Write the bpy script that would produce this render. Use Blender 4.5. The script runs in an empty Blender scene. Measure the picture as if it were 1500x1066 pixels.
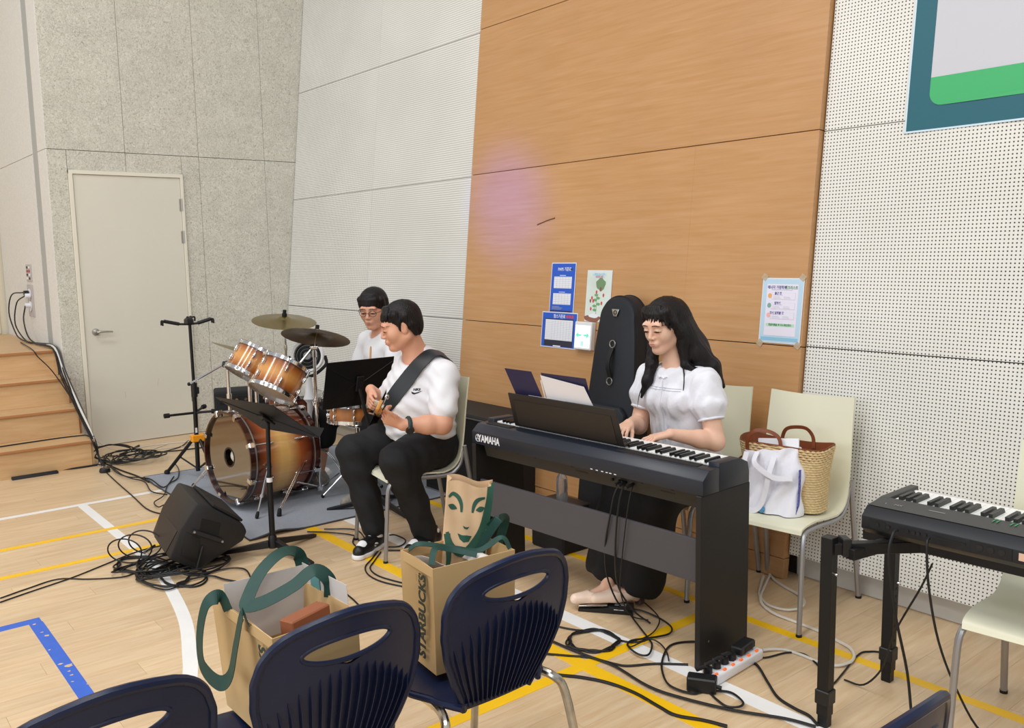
import bpy, bmesh, math, random
import numpy as np
from mathutils import Vector, Matrix
random.seed(7)
SC = bpy.context.scene
COL = SC.collection

# ---------------------------------------------------------------- camera, light, exposure
def make_camera():
    cd = bpy.data.cameras.new('camera'); co = bpy.data.objects.new('camera', cd); COL.objects.link(co)
    yaw, pitch, roll = 0.68544464, 0.12572706, -0.01708166
    f0 = Vector((math.sin(yaw), math.cos(yaw), 0)); r0 = Vector((math.cos(yaw), -math.sin(yaw), 0)); u0 = Vector((0, 0, 1))
    fw = f0*math.cos(pitch) - u0*math.sin(pitch); up = u0*math.cos(pitch) + f0*math.sin(pitch)
    rt = r0*math.cos(roll) + up*math.sin(roll); u2 = up*math.cos(roll) - r0*math.sin(roll)
    m = Matrix((rt, u2, -fw)).transposed().to_4x4(); m.translation = (0, 0, 1.58)
    co.matrix_world = m
    cd.sensor_fit = 'HORIZONTAL'; cd.sensor_width = 36.0; cd.lens = 1284.82/1500*36
    cd.clip_start = 0.05; cd.clip_end = 60
    SC.camera = co
make_camera()

W = bpy.data.worlds.new('world'); SC.world = W; W.use_nodes = True
W.node_tree.nodes['Background'].inputs[0].default_value = (0.93, 0.96, 1.0, 1)
W.node_tree.nodes['Background'].inputs[1].default_value = 0.50

def area(name, loc, target, sx, sy, power, col=(1, 1, 1)):
    l = bpy.data.lights.new(name, 'AREA'); l.shape = 'RECTANGLE'; l.size = sx; l.size_y = sy; l.energy = power; l.color = col
    o = bpy.data.objects.new(name, l); COL.objects.link(o); o.location = loc
    o.rotation_euler = (Vector(target) - Vector(loc)).to_track_quat('-Z', 'Y').to_euler()
    return o
# ceiling luminaires of the hall
for lx, ly in ((-3.5, 1.5), (0.2, 1.5), (-3.5, 5.0), (0.2, 5.0), (-3.5, -3.0), (0.2, -3.0), (-3.5, -6.5), (0.2, -6.5)):
    area('ceiling_lamp', (lx, ly, 6.6), (lx, ly, 0), 2.2, 1.0, 105, (1.0, 0.985, 0.96))
# tall windows along the far side of the hall
area('window_light', (-8.0, 2.5, 3.4), (3.0, 3.2, 1.0), 9.0, 3.6, 320, (0.93, 0.965, 1.0))
# stage wash lamp that leaves a violet patch on the wood
sp = bpy.data.lights.new('stage_lamp', 'SPOT'); sp.energy = 2100; sp.color = (0.03, 0.05, 1.0); sp.spot_size = math.radians(9.5); sp.spot_blend = 1.0; sp.shadow_soft_size = 0.15
so = bpy.data.objects.new('stage_lamp', sp); COL.objects.link(so); so.location = (-0.6, 7.0, 4.4)
so.rotation_euler = (Vector((3.77, 4.62, 1.88)) - Vector(so.location)).to_track_quat('-Z', 'Y').to_euler()

SC.view_settings.view_transform = 'Standard'; SC.view_settings.look = 'None'
SC.view_settings.exposure = -0.06; SC.view_settings.gamma = 1.0; SC.view_settings.use_curve_mapping = False

# ---------------------------------------------------------------- materials
def _lin(c):
    return tuple(((x/12.92) if x <= 0.04045 else ((x+0.055)/1.055)**2.4) for x in c)
def hexc(h):
    h = h.lstrip('#'); return _lin(tuple(int(h[i:i+2], 16)/255 for i in (0, 2, 4)))
MATS = {}
def mat(name, col, rough=0.5, metal=0.0, noise=None, bump=None, spec=0.5, trans=0.0, ior=1.45, emis=None, coat=0.0, alpha=1.0, sheen=0.0, randv=0.0, sss=0.0):
    """noise=(scale, amount, (sx,sy,sz)); bump=(scale, strength, dist)"""
    if name in MATS: return MATS[name]
    m = bpy.data.materials.new(name); m.use_nodes = True; nt = m.node_tree; N = nt.nodes; L = nt.links
    b = N['Principled BSDF']
    c = hexc(col) if isinstance(col, str) else col
    b.inputs['Base Color'].default_value = (*c, 1)
    b.inputs['Roughness'].default_value = rough; b.inputs['Metallic'].default_value = metal
    b.inputs['Specular IOR Level'].default_value = spec; b.inputs['IOR'].default_value = ior
    b.inputs['Transmission Weight'].default_value = trans; b.inputs['Coat Weight'].default_value = coat
    b.inputs['Alpha'].default_value = alpha
    if sheen: b.inputs['Sheen Weight'].default_value = sheen
    if sss:
        b.inputs['Subsurface Weight'].default_value = sss; b.inputs['Subsurface Radius'].default_value = (0.02, 0.008, 0.004); b.inputs['Subsurface Scale'].default_value = 0.4
    if emis:
        b.inputs['Emission Color'].default_value = (*emis[0], 1); b.inputs['Emission Strength'].default_value = emis[1]
    tc = N.new('ShaderNodeTexCoord')
    cs = None
    if noise:
        mp = N.new('ShaderNodeMapping'); mp.inputs['Scale'].default_value = noise[2] if len(noise) > 2 else (1, 1, 1)
        L.new(tc.outputs['Object'], mp.inputs[0])
        n = N.new('ShaderNodeTexNoise'); n.inputs['Scale'].default_value = noise[0]; n.inputs['Detail'].default_value = 6
        L.new(mp.outputs[0], n.inputs['Vector'])
        r = N.new('ShaderNodeMapRange'); r.inputs[1].default_value = 0.3; r.inputs[2].default_value = 0.7
        r.inputs[3].default_value = 1-noise[1]; r.inputs[4].default_value = 1+noise[1]
        L.new(n.outputs['Fac'], r.inputs[0])
        h = N.new('ShaderNodeHueSaturation'); h.inputs['Color'].default_value = (*c, 1); L.new(r.outputs[0], h.inputs['Value'])
        cs = h.outputs[0]
    if randv:
        oi = N.new('ShaderNodeObjectInfo'); r2 = N.new('ShaderNodeMapRange'); r2.inputs[3].default_value = 1-randv; r2.inputs[4].default_value = 1+randv
        L.new(oi.outputs['Random'], r2.inputs[0])
        h2 = N.new('ShaderNodeHueSaturation'); L.new(r2.outputs[0], h2.inputs['Value'])
        if cs: L.new(cs, h2.inputs['Color'])
        else: h2.inputs['Color'].default_value = (*c, 1)
        cs = h2.outputs[0]
    if cs: L.new(cs, b.inputs['Base Color'])
    if bump:
        n2 = N.new('ShaderNodeTexNoise'); n2.inputs['Scale'].default_value = bump[0]; n2.inputs['Detail'].default_value = 5
        L.new(tc.outputs['Object'], n2.inputs['Vector'])
        bp = N.new('ShaderNodeBump'); bp.inputs['Strength'].default_value = bump[1]; bp.inputs['Distance'].default_value = bump[2]
        L.new(n2.outputs['Fac'], bp.inputs['Height']); L.new(bp.outputs[0], b.inputs['Normal'])
    MATS[name] = m
    return m

def nodes_of(name, rough=0.5):
    m = bpy.data.materials.new(name); m.use_nodes = True; MATS[name] = m
    nt = m.node_tree; b = nt.nodes['Principled BSDF']; b.inputs['Roughness'].default_value = rough
    return m, nt, nt.nodes, nt.links, b
def ramp(N, pts):
    r = N.new('ShaderNodeValToRGB'); e = r.color_ramp.elements
    while len(e) < len(pts): e.new(0.5)
    for i, (p, c) in enumerate(pts):
        e[i].position = p; e[i].color = (*c, 1) if len(c) == 3 else c
    return r
def math_n(N, L, op, a, b=None, c=None):
    n = N.new('ShaderNodeMath'); n.operation = op
    for i, v in enumerate((a, b, c)):
        if v is None: continue
        if isinstance(v, (int, float)): n.inputs[i].default_value = v
        else: L.new(v, n.inputs[i])
    return n.outputs[0]

def wood_material(name, light, dark, scale=(1.2, 14, 14), rough=0.42, randv=0.05, mottling=0.06, coat=0.0):
    m, nt, N, L, b = nodes_of(name, rough)
    tc = N.new('ShaderNodeTexCoord'); oi = N.new('ShaderNodeObjectInfo')
    ad = N.new('ShaderNodeVectorMath'); ad.operation = 'ADD'
    cmb = N.new('ShaderNodeCombineXYZ')
    rr = math_n(N, L, 'MULTIPLY', oi.outputs['Random'], 37.0)
    for i in range(3): L.new(rr, cmb.inputs[i])
    L.new(tc.outputs['Object'], ad.inputs[0]); L.new(cmb.outputs[0], ad.inputs[1])
    mp = N.new('ShaderNodeMapping'); mp.inputs['Scale'].default_value = scale; L.new(ad.outputs[0], mp.inputs[0])
    n = N.new('ShaderNodeTexNoise'); n.inputs['Scale'].default_value = 3.2; n.inputs['Detail'].default_value = 7; n.inputs['Roughness'].default_value = 0.62; n.inputs['Distortion'].default_value = 0.4
    L.new(mp.outputs[0], n.inputs['Vector'])
    r = ramp(N, [(0.28, dark), (0.72, light)]); L.new(n.outputs['Fac'], r.inputs[0])
    n2 = N.new('ShaderNodeTexNoise'); n2.inputs['Scale'].default_value = 1.7; n2.inputs['Detail'].default_value = 3; L.new(ad.outputs[0], n2.inputs['Vector'])
    v1 = N.new('ShaderNodeMapRange'); v1.inputs[1].default_value = .3; v1.inputs[2].default_value = .7; v1.inputs[3].default_value = 1-mottling; v1.inputs[4].default_value = 1+mottling; L.new(n2.outputs['Fac'], v1.inputs[0])
    v2 = N.new('ShaderNodeMapRange'); v2.inputs[3].default_value = 1-randv; v2.inputs[4].default_value = 1+randv; L.new(oi.outputs['Random'], v2.inputs[0])
    h = N.new('ShaderNodeHueSaturation'); L.new(r.outputs[0], h.inputs['Color']); L.new(math_n(N, L, 'MULTIPLY', v1.outputs[0], v2.outputs[0]), h.inputs['Value'])
    L.new(h.outputs[0], b.inputs['Base Color']); b.inputs['Coat Weight'].default_value = coat; b.inputs['Coat Roughness'].default_value = 0.25
    return m

def pegboard_material():
    m, nt, N, L, b = nodes_of('perforated_board', 0.62)
    tc = N.new('ShaderNodeTexCoord'); sx = N.new('ShaderNodeSeparateXYZ'); L.new(tc.outputs['Object'], sx.inputs[0])
    P = 0.0160
    def cell(o):
        f = math_n(N, L, 'FRACT', math_n(N, L, 'MULTIPLY', o, 1/P)); return math_n(N, L, 'SUBTRACT', f, 0.5)
    a, c = cell(sx.outputs['Y']), cell(sx.outputs['Z'])
    d = math_n(N, L, 'SQRT', math_n(N, L, 'ADD', math_n(N, L, 'MULTIPLY', a, a), math_n(N, L, 'MULTIPLY', c, c)))
    k = N.new('ShaderNodeMapRange'); k.inputs[1].default_value = 0.17; k.inputs[2].default_value = 0.22; L.new(d, k.inputs[0])
    n = N.new('ShaderNodeTexNoise'); n.inputs['Scale'].default_value = 2.0; L.new(tc.outputs['Object'], n.inputs['Vector'])
    r = ramp(N, [(0.35, hexc('#dbdad4')), (0.65, hexc('#e1e0db'))]); L.new(n.outputs['Fac'], r.inputs[0])
    mx = N.new('ShaderNodeMix'); mx.data_type = 'RGBA'; L.new(k.outputs[0], mx.inputs['Factor']); mx.inputs[6].default_value = (*hexc('#262420'), 1); L.new(r.outputs[0], mx.inputs[7])
    L.new(mx.outputs[2], b.inputs['Base Color'])
    bp = N.new('ShaderNodeBump'); bp.inputs['Strength'].default_value = 0.6; bp.inputs['Distance'].default_value = 0.003
    L.new(k.outputs[0], bp.inputs['Height']); L.new(bp.outputs[0], b.inputs['Normal'])
    return m

def woodwool_material():
    m, nt, N, L, b = nodes_of('wood_wool_board', 0.9)
    tc = N.new('ShaderNodeTexCoord')
    n = N.new('ShaderNodeTexNoise'); n.inputs['Scale'].default_value = 40; n.inputs['Detail'].default_value = 4; n.inputs['Roughness'].default_value = .75; n.inputs['Distortion'].default_value = 2.2; L.new(tc.outputs['Object'], n.inputs['Vector'])
    r = ramp(N, [(0.30, hexc('#8f8c80')), (0.43, hexc('#c4c1b4')), (0.58, hexc('#dad8cd')), (0.70, hexc('#e6e4dc'))]); L.new(n.outputs['Fac'], r.inputs[0])
    n2 = N.new('ShaderNodeTexNoise'); n2.inputs['Scale'].default_value = 6; L.new(tc.outputs['Object'], n2.inputs['Vector'])
    v = N.new('ShaderNodeMapRange'); v.inputs[1].default_value = .3; v.inputs[2].default_value = .7; v.inputs[3].default_value = .95; v.inputs[4].default_value = 1.04; L.new(n2.outputs['Fac'], v.inputs[0])
    h = N.new('ShaderNodeHueSaturation'); L.new(r.outputs[0], h.inputs['Color']); L.new(v.outputs[0], h.inputs['Value']); L.new(h.outputs[0], b.inputs['Base Color'])
    bp = N.new('ShaderNodeBump'); bp.inputs['Strength'].default_value = 0.8; bp.inputs['Distance'].default_value = 0.006; L.new(n.outputs['Fac'], bp.inputs['Height']); L.new(bp.outputs[0], b.inputs['Normal'])
    return m

# ---------------------------------------------------------------- mesh builder
def catmull(pts, n=6, closed=False):
    P = [Vector(p) for p in pts]; out = []; m = len(P)
    rng = range(m if closed else m-1)
    for i in rng:
        p0 = P[(i-1) % m] if (closed or i > 0) else P[0]*2 - P[1]
        p1 = P[i]; p2 = P[(i+1) % m]
        p3 = P[(i+2) % m] if (closed or i+2 < m) else P[-1]*2 - P[-2]
        for k in range(n):
            t = k/n
            out.append(0.5*((2*p1) + (p2-p0)*t + (2*p0-5*p1+4*p2-p3)*t*t + (3*p1-p0-3*p2+p3)*t*t*t))
    if not closed: out.append(P[-1].copy())
    return out
def frame(d):
    d = Vector(d).normalized(); a = Vector((0, 0, 1)) if abs(d.z) < 0.9 else Vector((1, 0, 0))
    u = d.cross(a).normalized(); return u, d.cross(u).normalized()

class MB:
    def __init__(s): s.v = []; s.f = []; s.M = Matrix.Identity(4)
    def add(s, vs, fs):
        o = len(s.v); s.v += [tuple(s.M @ Vector(p)) for p in vs]; s.f += [tuple(i+o for i in f) for f in fs]; return s
    def box(s, c, size, bev=0.0, R=None, seg=1):
        bm = bmesh.new(); bmesh.ops.create_cube(bm, size=1.0)
        for v in bm.verts: v.co = Vector((v.co.x*size[0], v.co.y*size[1], v.co.z*size[2]))
        if bev > 0: bmesh.ops.bevel(bm, geom=bm.edges[:], offset=min(bev, min(size)*.49), segments=seg, affect='EDGES', profile=0.5)
        T = Matrix.Translation(c) @ (R.to_4x4() if R is not None else Matrix.Identity(4))
        bm.verts.index_update()
        s.add([T @ v.co for v in bm.verts], [[v.index for v in f.verts] for f in bm.faces]); bm.free(); return s
    def cyl(s, a, b, r, r2=None, n=12, caps=True):
        a, b = Vector(a), Vector(b); r2 = r if r2 is None else r2; u, w = frame(b-a); vs = []
        for p, q in ((a, r), (b, r2)):
            for i in range(n):
                t = 2*math.pi*i/n; vs.append(p + (u*math.cos(t) + w*math.sin(t))*q)
        fs = [(i, (i+1) % n, n+(i+1) % n, n+i) for i in range(n)]
        if caps: fs += [tuple(range(n))[::-1], tuple(range(n, 2*n))]
        return s.add(vs, fs)
    def tube(s, pts, r, n=8, smooth=6, closed=False, flat=None):
        P = catmull(pts, smooth, closed) if smooth else [Vector(p) for p in pts]
        m = len(P); vs = []; pu = None
        for i, p in enumerate(P):
            if closed: d = P[(i+1) % m] - P[i-1]
            else: d = P[min(i+1, m-1)] - P[max(i-1, 0)]
            if d.length < 1e-9: d = Vector((1, 0, 0))
            d.normalize()
            if pu is None: u, w = frame(d)
            else:
                u = pu - d*pu.dot(d)
                if u.length < 1e-6: u, w = frame(d)
                u.normalize(); w = d.cross(u)
            pu = u
            rr = r(i/(m-1)) if callable(r) else r
            for k in range(n):
                t = 2*math.pi*k/n
                vs.append(p + u*math.cos(t)*rr + w*math.sin(t)*rr)
        fs = []
        for i in range(m if closed else m-1):
            j = (i+1) % m
            for k in range(n): fs.append((i*n+k, i*n+(k+1) % n, j*n+(k+1) % n, j*n+k))
        if not closed: fs += [tuple(range(n))[::-1], tuple(range((m-1)*n, m*n))]
        return s.add(vs, fs)
    def lathe(s, prof, c=(0, 0, 0), axis=(0, 0, 1), n=24, caps=True):
        ax = Vector(axis).normalized(); u, w = frame(ax); c = Vector(c); vs = []; m = len(prof)
        for r, h in prof:
            for i in range(n):
                t = 2*math.pi*i/n; vs.append(c + ax*h + (u*math.cos(t)+w*math.sin(t))*max(r, 1e-5))
        fs = [(j*n+i, j*n+(i+1) % n, (j+1)*n+(i+1) % n, (j+1)*n+i) for j in range(m-1) for i in range(n)]
        if caps: fs += [tuple(range(n))[::-1], tuple(range((m-1)*n, m*n))]
        return s.add(vs, fs)
    def prism(s, poly, vec, bev=0):
        """poly: planar 3D polygon; extruded by vec"""
        vec = Vector(vec); n = len(poly); P = [Vector(p) for p in poly]
        if bev <= 0:
            return s.add(P + [p+vec for p in P], [tuple(range(n))[::-1], tuple(range(n, 2*n))] + [(i, (i+1) % n, n+(i+1) % n, n+i) for i in range(n)])
        bm = bmesh.new(); a = [bm.verts.new(p) for p in P]; b = [bm.verts.new(p+vec) for p in P]
        bm.faces.new(a[::-1]); bm.faces.new(b)
        for i in range(n): bm.faces.new((a[i], a[(i+1) % n], b[(i+1) % n], b[i]))
        bmesh.ops.bevel(bm, geom=bm.edges[:], offset=bev, segments=2, affect='EDGES', profile=0.5)
        bm.verts.index_update(); s.add([v.co for v in bm.verts], [[v.index for v in f.verts] for f in bm.faces]); bm.free(); return s
    def sphere(s, c, r, n=12, m=8, sc=(1, 1, 1), R=None):
        vs = []; fs = []; c = Vector(c)
        for j in range(m+1):
            ph = math.pi*j/m
            for i in range(n):
                t = 2*math.pi*i/n; p = Vector((math.sin(ph)*math.cos(t)*sc[0], math.sin(ph)*math.sin(t)*sc[1], math.cos(ph)*sc[2]))*r
                if R is not None: p = R @ p
                vs.append(c+p)
        for j in range(m):
            for i in range(n): fs.append((j*n+i, (j+1)*n+i, (j+1)*n+(i+1) % n, j*n+(i+1) % n))
        return s.add(vs, fs)
    def grid(s, fn, nu, nv, thick=0.0):
        """fn(u,v)->point; solidified along normals by thick"""
        G = [[Vector(fn(i/nu, j/nv)) for j in range(nv+1)] for i in range(nu+1)]
        idx = lambda i, j: i*(nv+1)+j
        vs = [p for row in G for p in row]; fs = [(idx(i, j), idx(i+1, j), idx(i+1, j+1), idx(i, j+1)) for i in range(nu) for j in range(nv)]
        if thick <= 0: return s.add(vs, fs)
        nm = []
        for i in range(nu+1):
            for j in range(nv+1):
                du = G[min(i+1, nu)][j]-G[max(i-1, 0)][j]; dv = G[i][min(j+1, nv)]-G[i][max(j-1, 0)]
                q = du.cross(dv); nm.append(q.normalized() if q.length > 1e-12 else Vector((0, 0, 1)))
        N0 = len(vs); vs2 = [p - q*thick for p, q in zip(vs, nm)]
        fs2 = [tuple(x+N0 for x in f[::-1]) for f in fs]; rim = []
        for i in range(nu): rim += [(idx(i+1, 0), idx(i, 0), idx(i, 0)+N0, idx(i+1, 0)+N0), (idx(i, nv), idx(i+1, nv), idx(i+1, nv)+N0, idx(i, nv)+N0)]
        for j in range(nv): rim += [(idx(0, j), idx(0, j+1), idx(0, j+1)+N0, idx(0, j)+N0), (idx(nu, j+1), idx(nu, j), idx(nu, j)+N0, idx(nu, j+1)+N0)]
        return s.add(vs+vs2, fs+fs2+rim)
    def ribbon(s, pts, width, normal_fn, thick=0.0015, smooth=8):
        P = catmull(pts, smooth) if smooth else [Vector(p) for p in pts]; m = len(P); vs = []; fs = []
        for i, p in enumerate(P):
            d = (P[min(i+1, m-1)]-P[max(i-1, 0)]).normalized(); nrm = Vector(normal_fn(i/(m-1))) if callable(normal_fn) else Vector(normal_fn)
            a = nrm.cross(d)
            if a.length < 1e-6: a = frame(d)[0]
            a.normalize(); nn = d.cross(a).normalized(); wd = width(i/(m-1)) if callable(width) else width
            for q in (-1, 1): vs += [p + a*q*wd/2 + nn*thick/2, p + a*q*wd/2 - nn*thick/2]
        for i in range(m-1):
            o = i*4; q = o+4
            fs += [(o, o+2, q+2, q), (o+1, q+1, q+3, o+3), (o, q, q+1, o+1), (o+2, o+3, q+3, q+2)]
        fs += [(0, 1, 3, 2), ((m-1)*4, (m-1)*4+2, (m-1)*4+3, (m-1)*4+1)]
        return s.add(vs, fs)
    def mesh(s, name, m=None, smooth=35):
        me = bpy.data.meshes.new(name); me.from_pydata(s.v, [], s.f); me.validate(); me.update()
        bm = bmesh.new(); bm.from_mesh(me); bmesh.ops.recalc_face_normals(bm, faces=bm.faces[:]); bm.to_mesh(me); bm.free()
        if smooth:
            me.shade_smooth(); me.set_sharp_from_angle(angle=math.radians(smooth))
        if m is not None: me.materials.append(m)
        return me

def obj(name, mesh, m=None, parent=None, smooth=35):
    if isinstance(mesh, MB): mesh = mesh.mesh(name, m, smooth)
    o = bpy.data.objects.new(name, mesh); COL.objects.link(o)
    if parent is not None: o.parent = parent
    return o
def tag(o, label=None, cat=None, group=None, kind=None):
    if label: o['label'] = label
    if cat: o['category'] = cat
    if group: o['group'] = group
    if kind: o['kind'] = kind
    return o
def thing(name, label, cat, loc=(0, 0, 0), rotz=0.0, group=None):
    o = bpy.data.objects.new(name, None); COL.objects.link(o); o.empty_display_size = 0.1
    o.location = loc; o.rotation_euler = (0, 0, rotz); tag(o, label, cat, group); return o
def dup(root, loc, rotz, label=None, group=None):
    r = root.copy(); COL.objects.link(r); r.location = loc; r.rotation_euler = (0, 0, rotz)
    if label: r['label'] = label
    if group: r['group'] = group
    for ch in list(root.children):
        c = ch.copy(); COL.objects.link(c); c.parent = r
        for g in list(ch.children):
            d = g.copy(); COL.objects.link(d); d.parent = c
    return r
def Rz(a): return Matrix.Rotation(a, 3, 'Z')
def Rx(a): return Matrix.Rotation(a, 3, 'X')
def Ry(a): return Matrix.Rotation(a, 3, 'Y')
def text_mesh(body, size, extrude=0.0005, shear=0.0, bold=0.0, xs=1.0):
    cu = bpy.data.curves.new('txt', 'FONT'); cu.body = body; cu.size = size; cu.extrude = extrude; cu.shear = shear; cu.offset = bold; cu.align_x = 'CENTER'; cu.align_y = 'CENTER'
    cu.resolution_u = 3
    o = bpy.data.objects.new('txt', cu); COL.objects.link(o); dg = bpy.context.evaluated_depsgraph_get(); dg.update()
    me = bpy.data.meshes.new_from_object(o.evaluated_get(dg)); bpy.data.objects.remove(o); bpy.data.curves.remove(cu)
    if xs != 1.0:
        for v in me.vertices: v.co.x *= xs
    return me
def place_text(name, body, size, m, parent, loc, xaxis, yaxis, **kw):
    me = text_mesh(body, size, **kw); me.materials.clear(); me.materials.append(m)
    x = Vector(xaxis).normalized(); y = Vector(yaxis); y = (y - x*y.dot(x)).normalized(); z = x.cross(y)
    T = Matrix((x, y, z)).transposed().to_4x4(); T.translation = loc
    me.transform(T); o = obj(name, me, None, parent); return o
# ================================================================ the room
M_floor = wood_material('gym_floor_wood', hexc('#dcc4a2'), hexc('#c8a77e'), scale=(1.0, 11, 11), rough=0.36, randv=0.035, mottling=0.05, coat=0.15)
M_joint = mat('floor_joint', '#bfa27c', 0.8)
M_panelwood = wood_material('wall_veneer', hexc('#c09468'), hexc('#b48552'), scale=(14, 0.8, 16), rough=0.38, randv=0.03, mottling=0.035, coat=0.1)
M_stepwood = wood_material('step_wood', hexc('#d4b287'), hexc('#c29a6b'), scale=(1.0, 10, 10), rough=0.42, randv=0.05)
M_stepedge = wood_material('step_nosing_wood', hexc('#ba8456'), hexc('#a47044'), scale=(1.0, 10, 10), rough=0.42, randv=0.03)
M_peg = pegboard_material(); M_wool = woodwool_material()
M_seam = mat('seam_shadow_gap', '#3b3630', 0.9)
M_base = mat('baseboard_paint', '#c9c7c1', 0.6, noise=(3, .04))
M_door = mat('door_paint', '#d8d5c8', 0.42, noise=(1.5, .02)); M_frame = mat('door_frame_paint', '#e2decf', 0.45)
M_steel = mat('brushed_steel', '#b9b8b3', 0.32, 1.0)
M_revealwhite = mat('white_coarse_plaster', '#dcdad5', 0.9, noise=(60, .07), bump=(120, .6, .004))
M_grey = mat('grey_channel', '#a9aba8', 0.6)
M_cream = mat('stage_cream', '#e6ddc6', 0.6)
M_white = mat('line_white', '#e9e8e6', 0.42, noise=(8, .03)); M_yellow = mat('line_yellow', '#f0bd12', 0.42, noise=(8, .04)); M_blue = mat('line_blue', '#2f62c8', 0.42, noise=(20, .05))

YA = 7.936; SL = 0.1055; XP = 3.588; XW = 3.556
floor = tag(obj('floor', MB().box((-2.2, 2.0, -0.062), (13.0, 18.0, 0.1)), M_joint), kind='structure')
# planks run along X; those in view are pieces, the rest one field
PW, PL = 0.125, 1.25
pm = MB().box((0, 0, -0.006), (PL-0.0008, PW-0.0006, 0.012)).mesh('plank', M_floor, 0)
field = MB(); cnt = 0
ny = int((9.0+4.0)/PW)
for j in range(ny):
    y = -4.0 + (j+.5)*PW
    off = ((j*0.618) % 1.0)*PL
    x = -6.0 - off
    while x < 3.72:
        cx = x + PL/2
        if -0.35 < x + PL and y > 0.9 and x < 3.7 and y < 7.95 and (cx > 0.12*y - 0.5) and (cx < 3.8) and cnt < 300:
            lo, hi = x, min(x+PL, 3.70)
            if y > 7.19 and lo < 1.69: lo = 1.69
            if hi - lo > 0.015:
                if hi-lo > PL-1e-4:
                    o = obj('plank', pm, None, floor); o.location = (cx, y, 0)
                else:
                    o = obj('plank', MB().box((0, 0, -0.006), (hi-lo-0.0008, PW-0.0006, 0.012)), M_floor, floor, 0); o.location = ((lo+hi)/2, y, 0)
                cnt += 1
        elif x < 3.69:
            wd_ = min(PL, 3.70-x); field.box((x+wd_/2, y, -0.006), (wd_-0.0008, PW-0.0006, 0.012))
        x += PL
tag(obj('plank_field', field, M_floor, floor, 0), kind='stuff')

def strip(pts, w, m, z=0.0008):
    b = MB(); P = [Vector((p[0], p[1], 0)) for p in pts]; vs = []
    for i, p in enumerate(P):
        d = (P[min(i+1, len(P)-1)]-P[max(i-1, 0)]).normalized(); n = Vector((-d.y, d.x, 0))
        vs += [p+n*w/2+Vector((0, 0, z)), p-n*w/2+Vector((0, 0, z)), p+n*w/2, p-n*w/2]
    fs = []
    for i in range(len(P)-1):
        o = i*4; q = o+4; fs += [(o, o+1, q+1, q), (o, q, q+2, o+2), (o+1, o+3, q+3, q+1)]
    b.add(vs, fs); return obj('floor_line', b, m, floor, 0)
strip([(-2, 6.096), (3.6, 6.096)], 0.05, M_white)
strip([(-2, 5.415), (2.3, 5.415)], 0.05, M_yellow, .0012); strip([(-2, 4.925), (2.2, 4.925)], 0.05, M_yellow, .0012)
arc = catmull([(1.338, 6.07, 0), (1.338, 5.4, 0), (1.337, 4.9, 0), (1.322, 4.5, 0), (1.279, 4.165, 0), (1.206, 3.77, 0), (1.103, 3.424, 0), (1.047, 3.26, 0), (0.93, 2.98, 0), (0.78, 2.7, 0)], 8)
strip(arc, 0.056, M_white)
strip([(-2, 4.229), (0.7245, 4.229)], 0.058, M_blue); strip([(0.7, 4.20), (0.7, 3.18)], 0.055, M_blue)
strip([(3.054, 0.3), (3.06, 5.6)], 0.048, M_yellow); strip([(2.228, 0.3), (2.23, 4.9)], 0.064, M_yellow, .0012)
strip([(1.2, 2.317), (3.05, 2.322)], 0.055, M_yellow, .001); strip([(2.494, 0.8), (2.486, 4.9)], 0.076, M_white, .0006)
# chipped paint on the blue line
chips = MB()
for (cx, cy, s) in ((0.705, 4.02, .013), (0.70, 4.07, .006), (0.684, 3.86, .006), (0.689, 3.69, .008), (0.712, 3.655, .016), (0.699, 3.60, .008), (0.70, 3.56, .007), (0.687, 3.50, .005), (0.728, 3.44, .005), (0.676, 3.33, .006), (0.69, 4.185, .009)):
    n = 7; chips.add([(cx+math.cos(6.28*i/n)*s*random.uniform(.5, 1.6), cy+math.sin(6.28*i/n)*s*random.uniform(.5, 1.1), .0012) for i in range(n)], [tuple(range(n))])
obj('paint_chip', chips, M_floor, floor, 0)

# ---- wall with the door (acoustic wood-wool boards)
wall_back = tag(obj('wall_back', MB().box((2.855, YA+0.14, 3.0), (2.30, 0.24, 6.0)).box((3.9, YA+.14, 3.0), (1.2, .24, 6.0)), M_seam, None, 0), kind='structure')
vx = [1.692, 2.297, 2.922, 3.54, 4.6]; hz = [0.0, 2.476, 4.9, 6.0]
DX0, DX1, DZ = 1.838, 2.765, 2.316      # door opening incl. frame
def rect_minus_door(x0, x1, z0, z1):
    out = []
    if z0 < DZ and x0 < DX1 and x1 > DX0:
        if x0 < DX0: out.append((x0, DX0, z0, z1))
        if x1 > DX1: out.append((DX1, x1, z0, z1))
        out.append((max(x0, DX0), min(x1, DX1), DZ, z1))
    else: out.append((x0, x1, z0, z1))
    return out
for i in range(4):
    for k in range(3):
        b = MB()
        for (a, c, d, e) in rect_minus_door(vx[i], vx[i+1], hz[k], hz[k+1]):
            g = .0022
            b.box(((a+c)/2, YA+0.011, (d+e)/2), (c-a-.0030, 0.022, e-d-2*g), 0.0015)
        obj('acoustic_panel', b, M_wool, wall_back, 0)
# stage-side reveal
rev = tag(obj('wall_stage_side', MB().box((1.80, 9.3, 3.0), (0.20, 2.72, 6.0)), M_seam, None, 0), kind='structure')
for (y0, y1, dx) in ((YA+.002, 8.24, 0.0), (8.43, 10.2, 0.0)):
    for (z0, z1) in ((0.0, 2.476), (2.480, 4.9), (4.904, 6.0)):
        obj('plaster_panel', MB().box((1.696, (y0+y1)/2, (z0+z1)/2), (0.012, y1-y0-.004, z1-z0), 0.001), M_revealwhite, rev, 0)
obj('channel', MB().box((1.70, 8.335, 3.0), (0.012, 0.186, 6.0)), M_grey, rev, 0)
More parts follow.
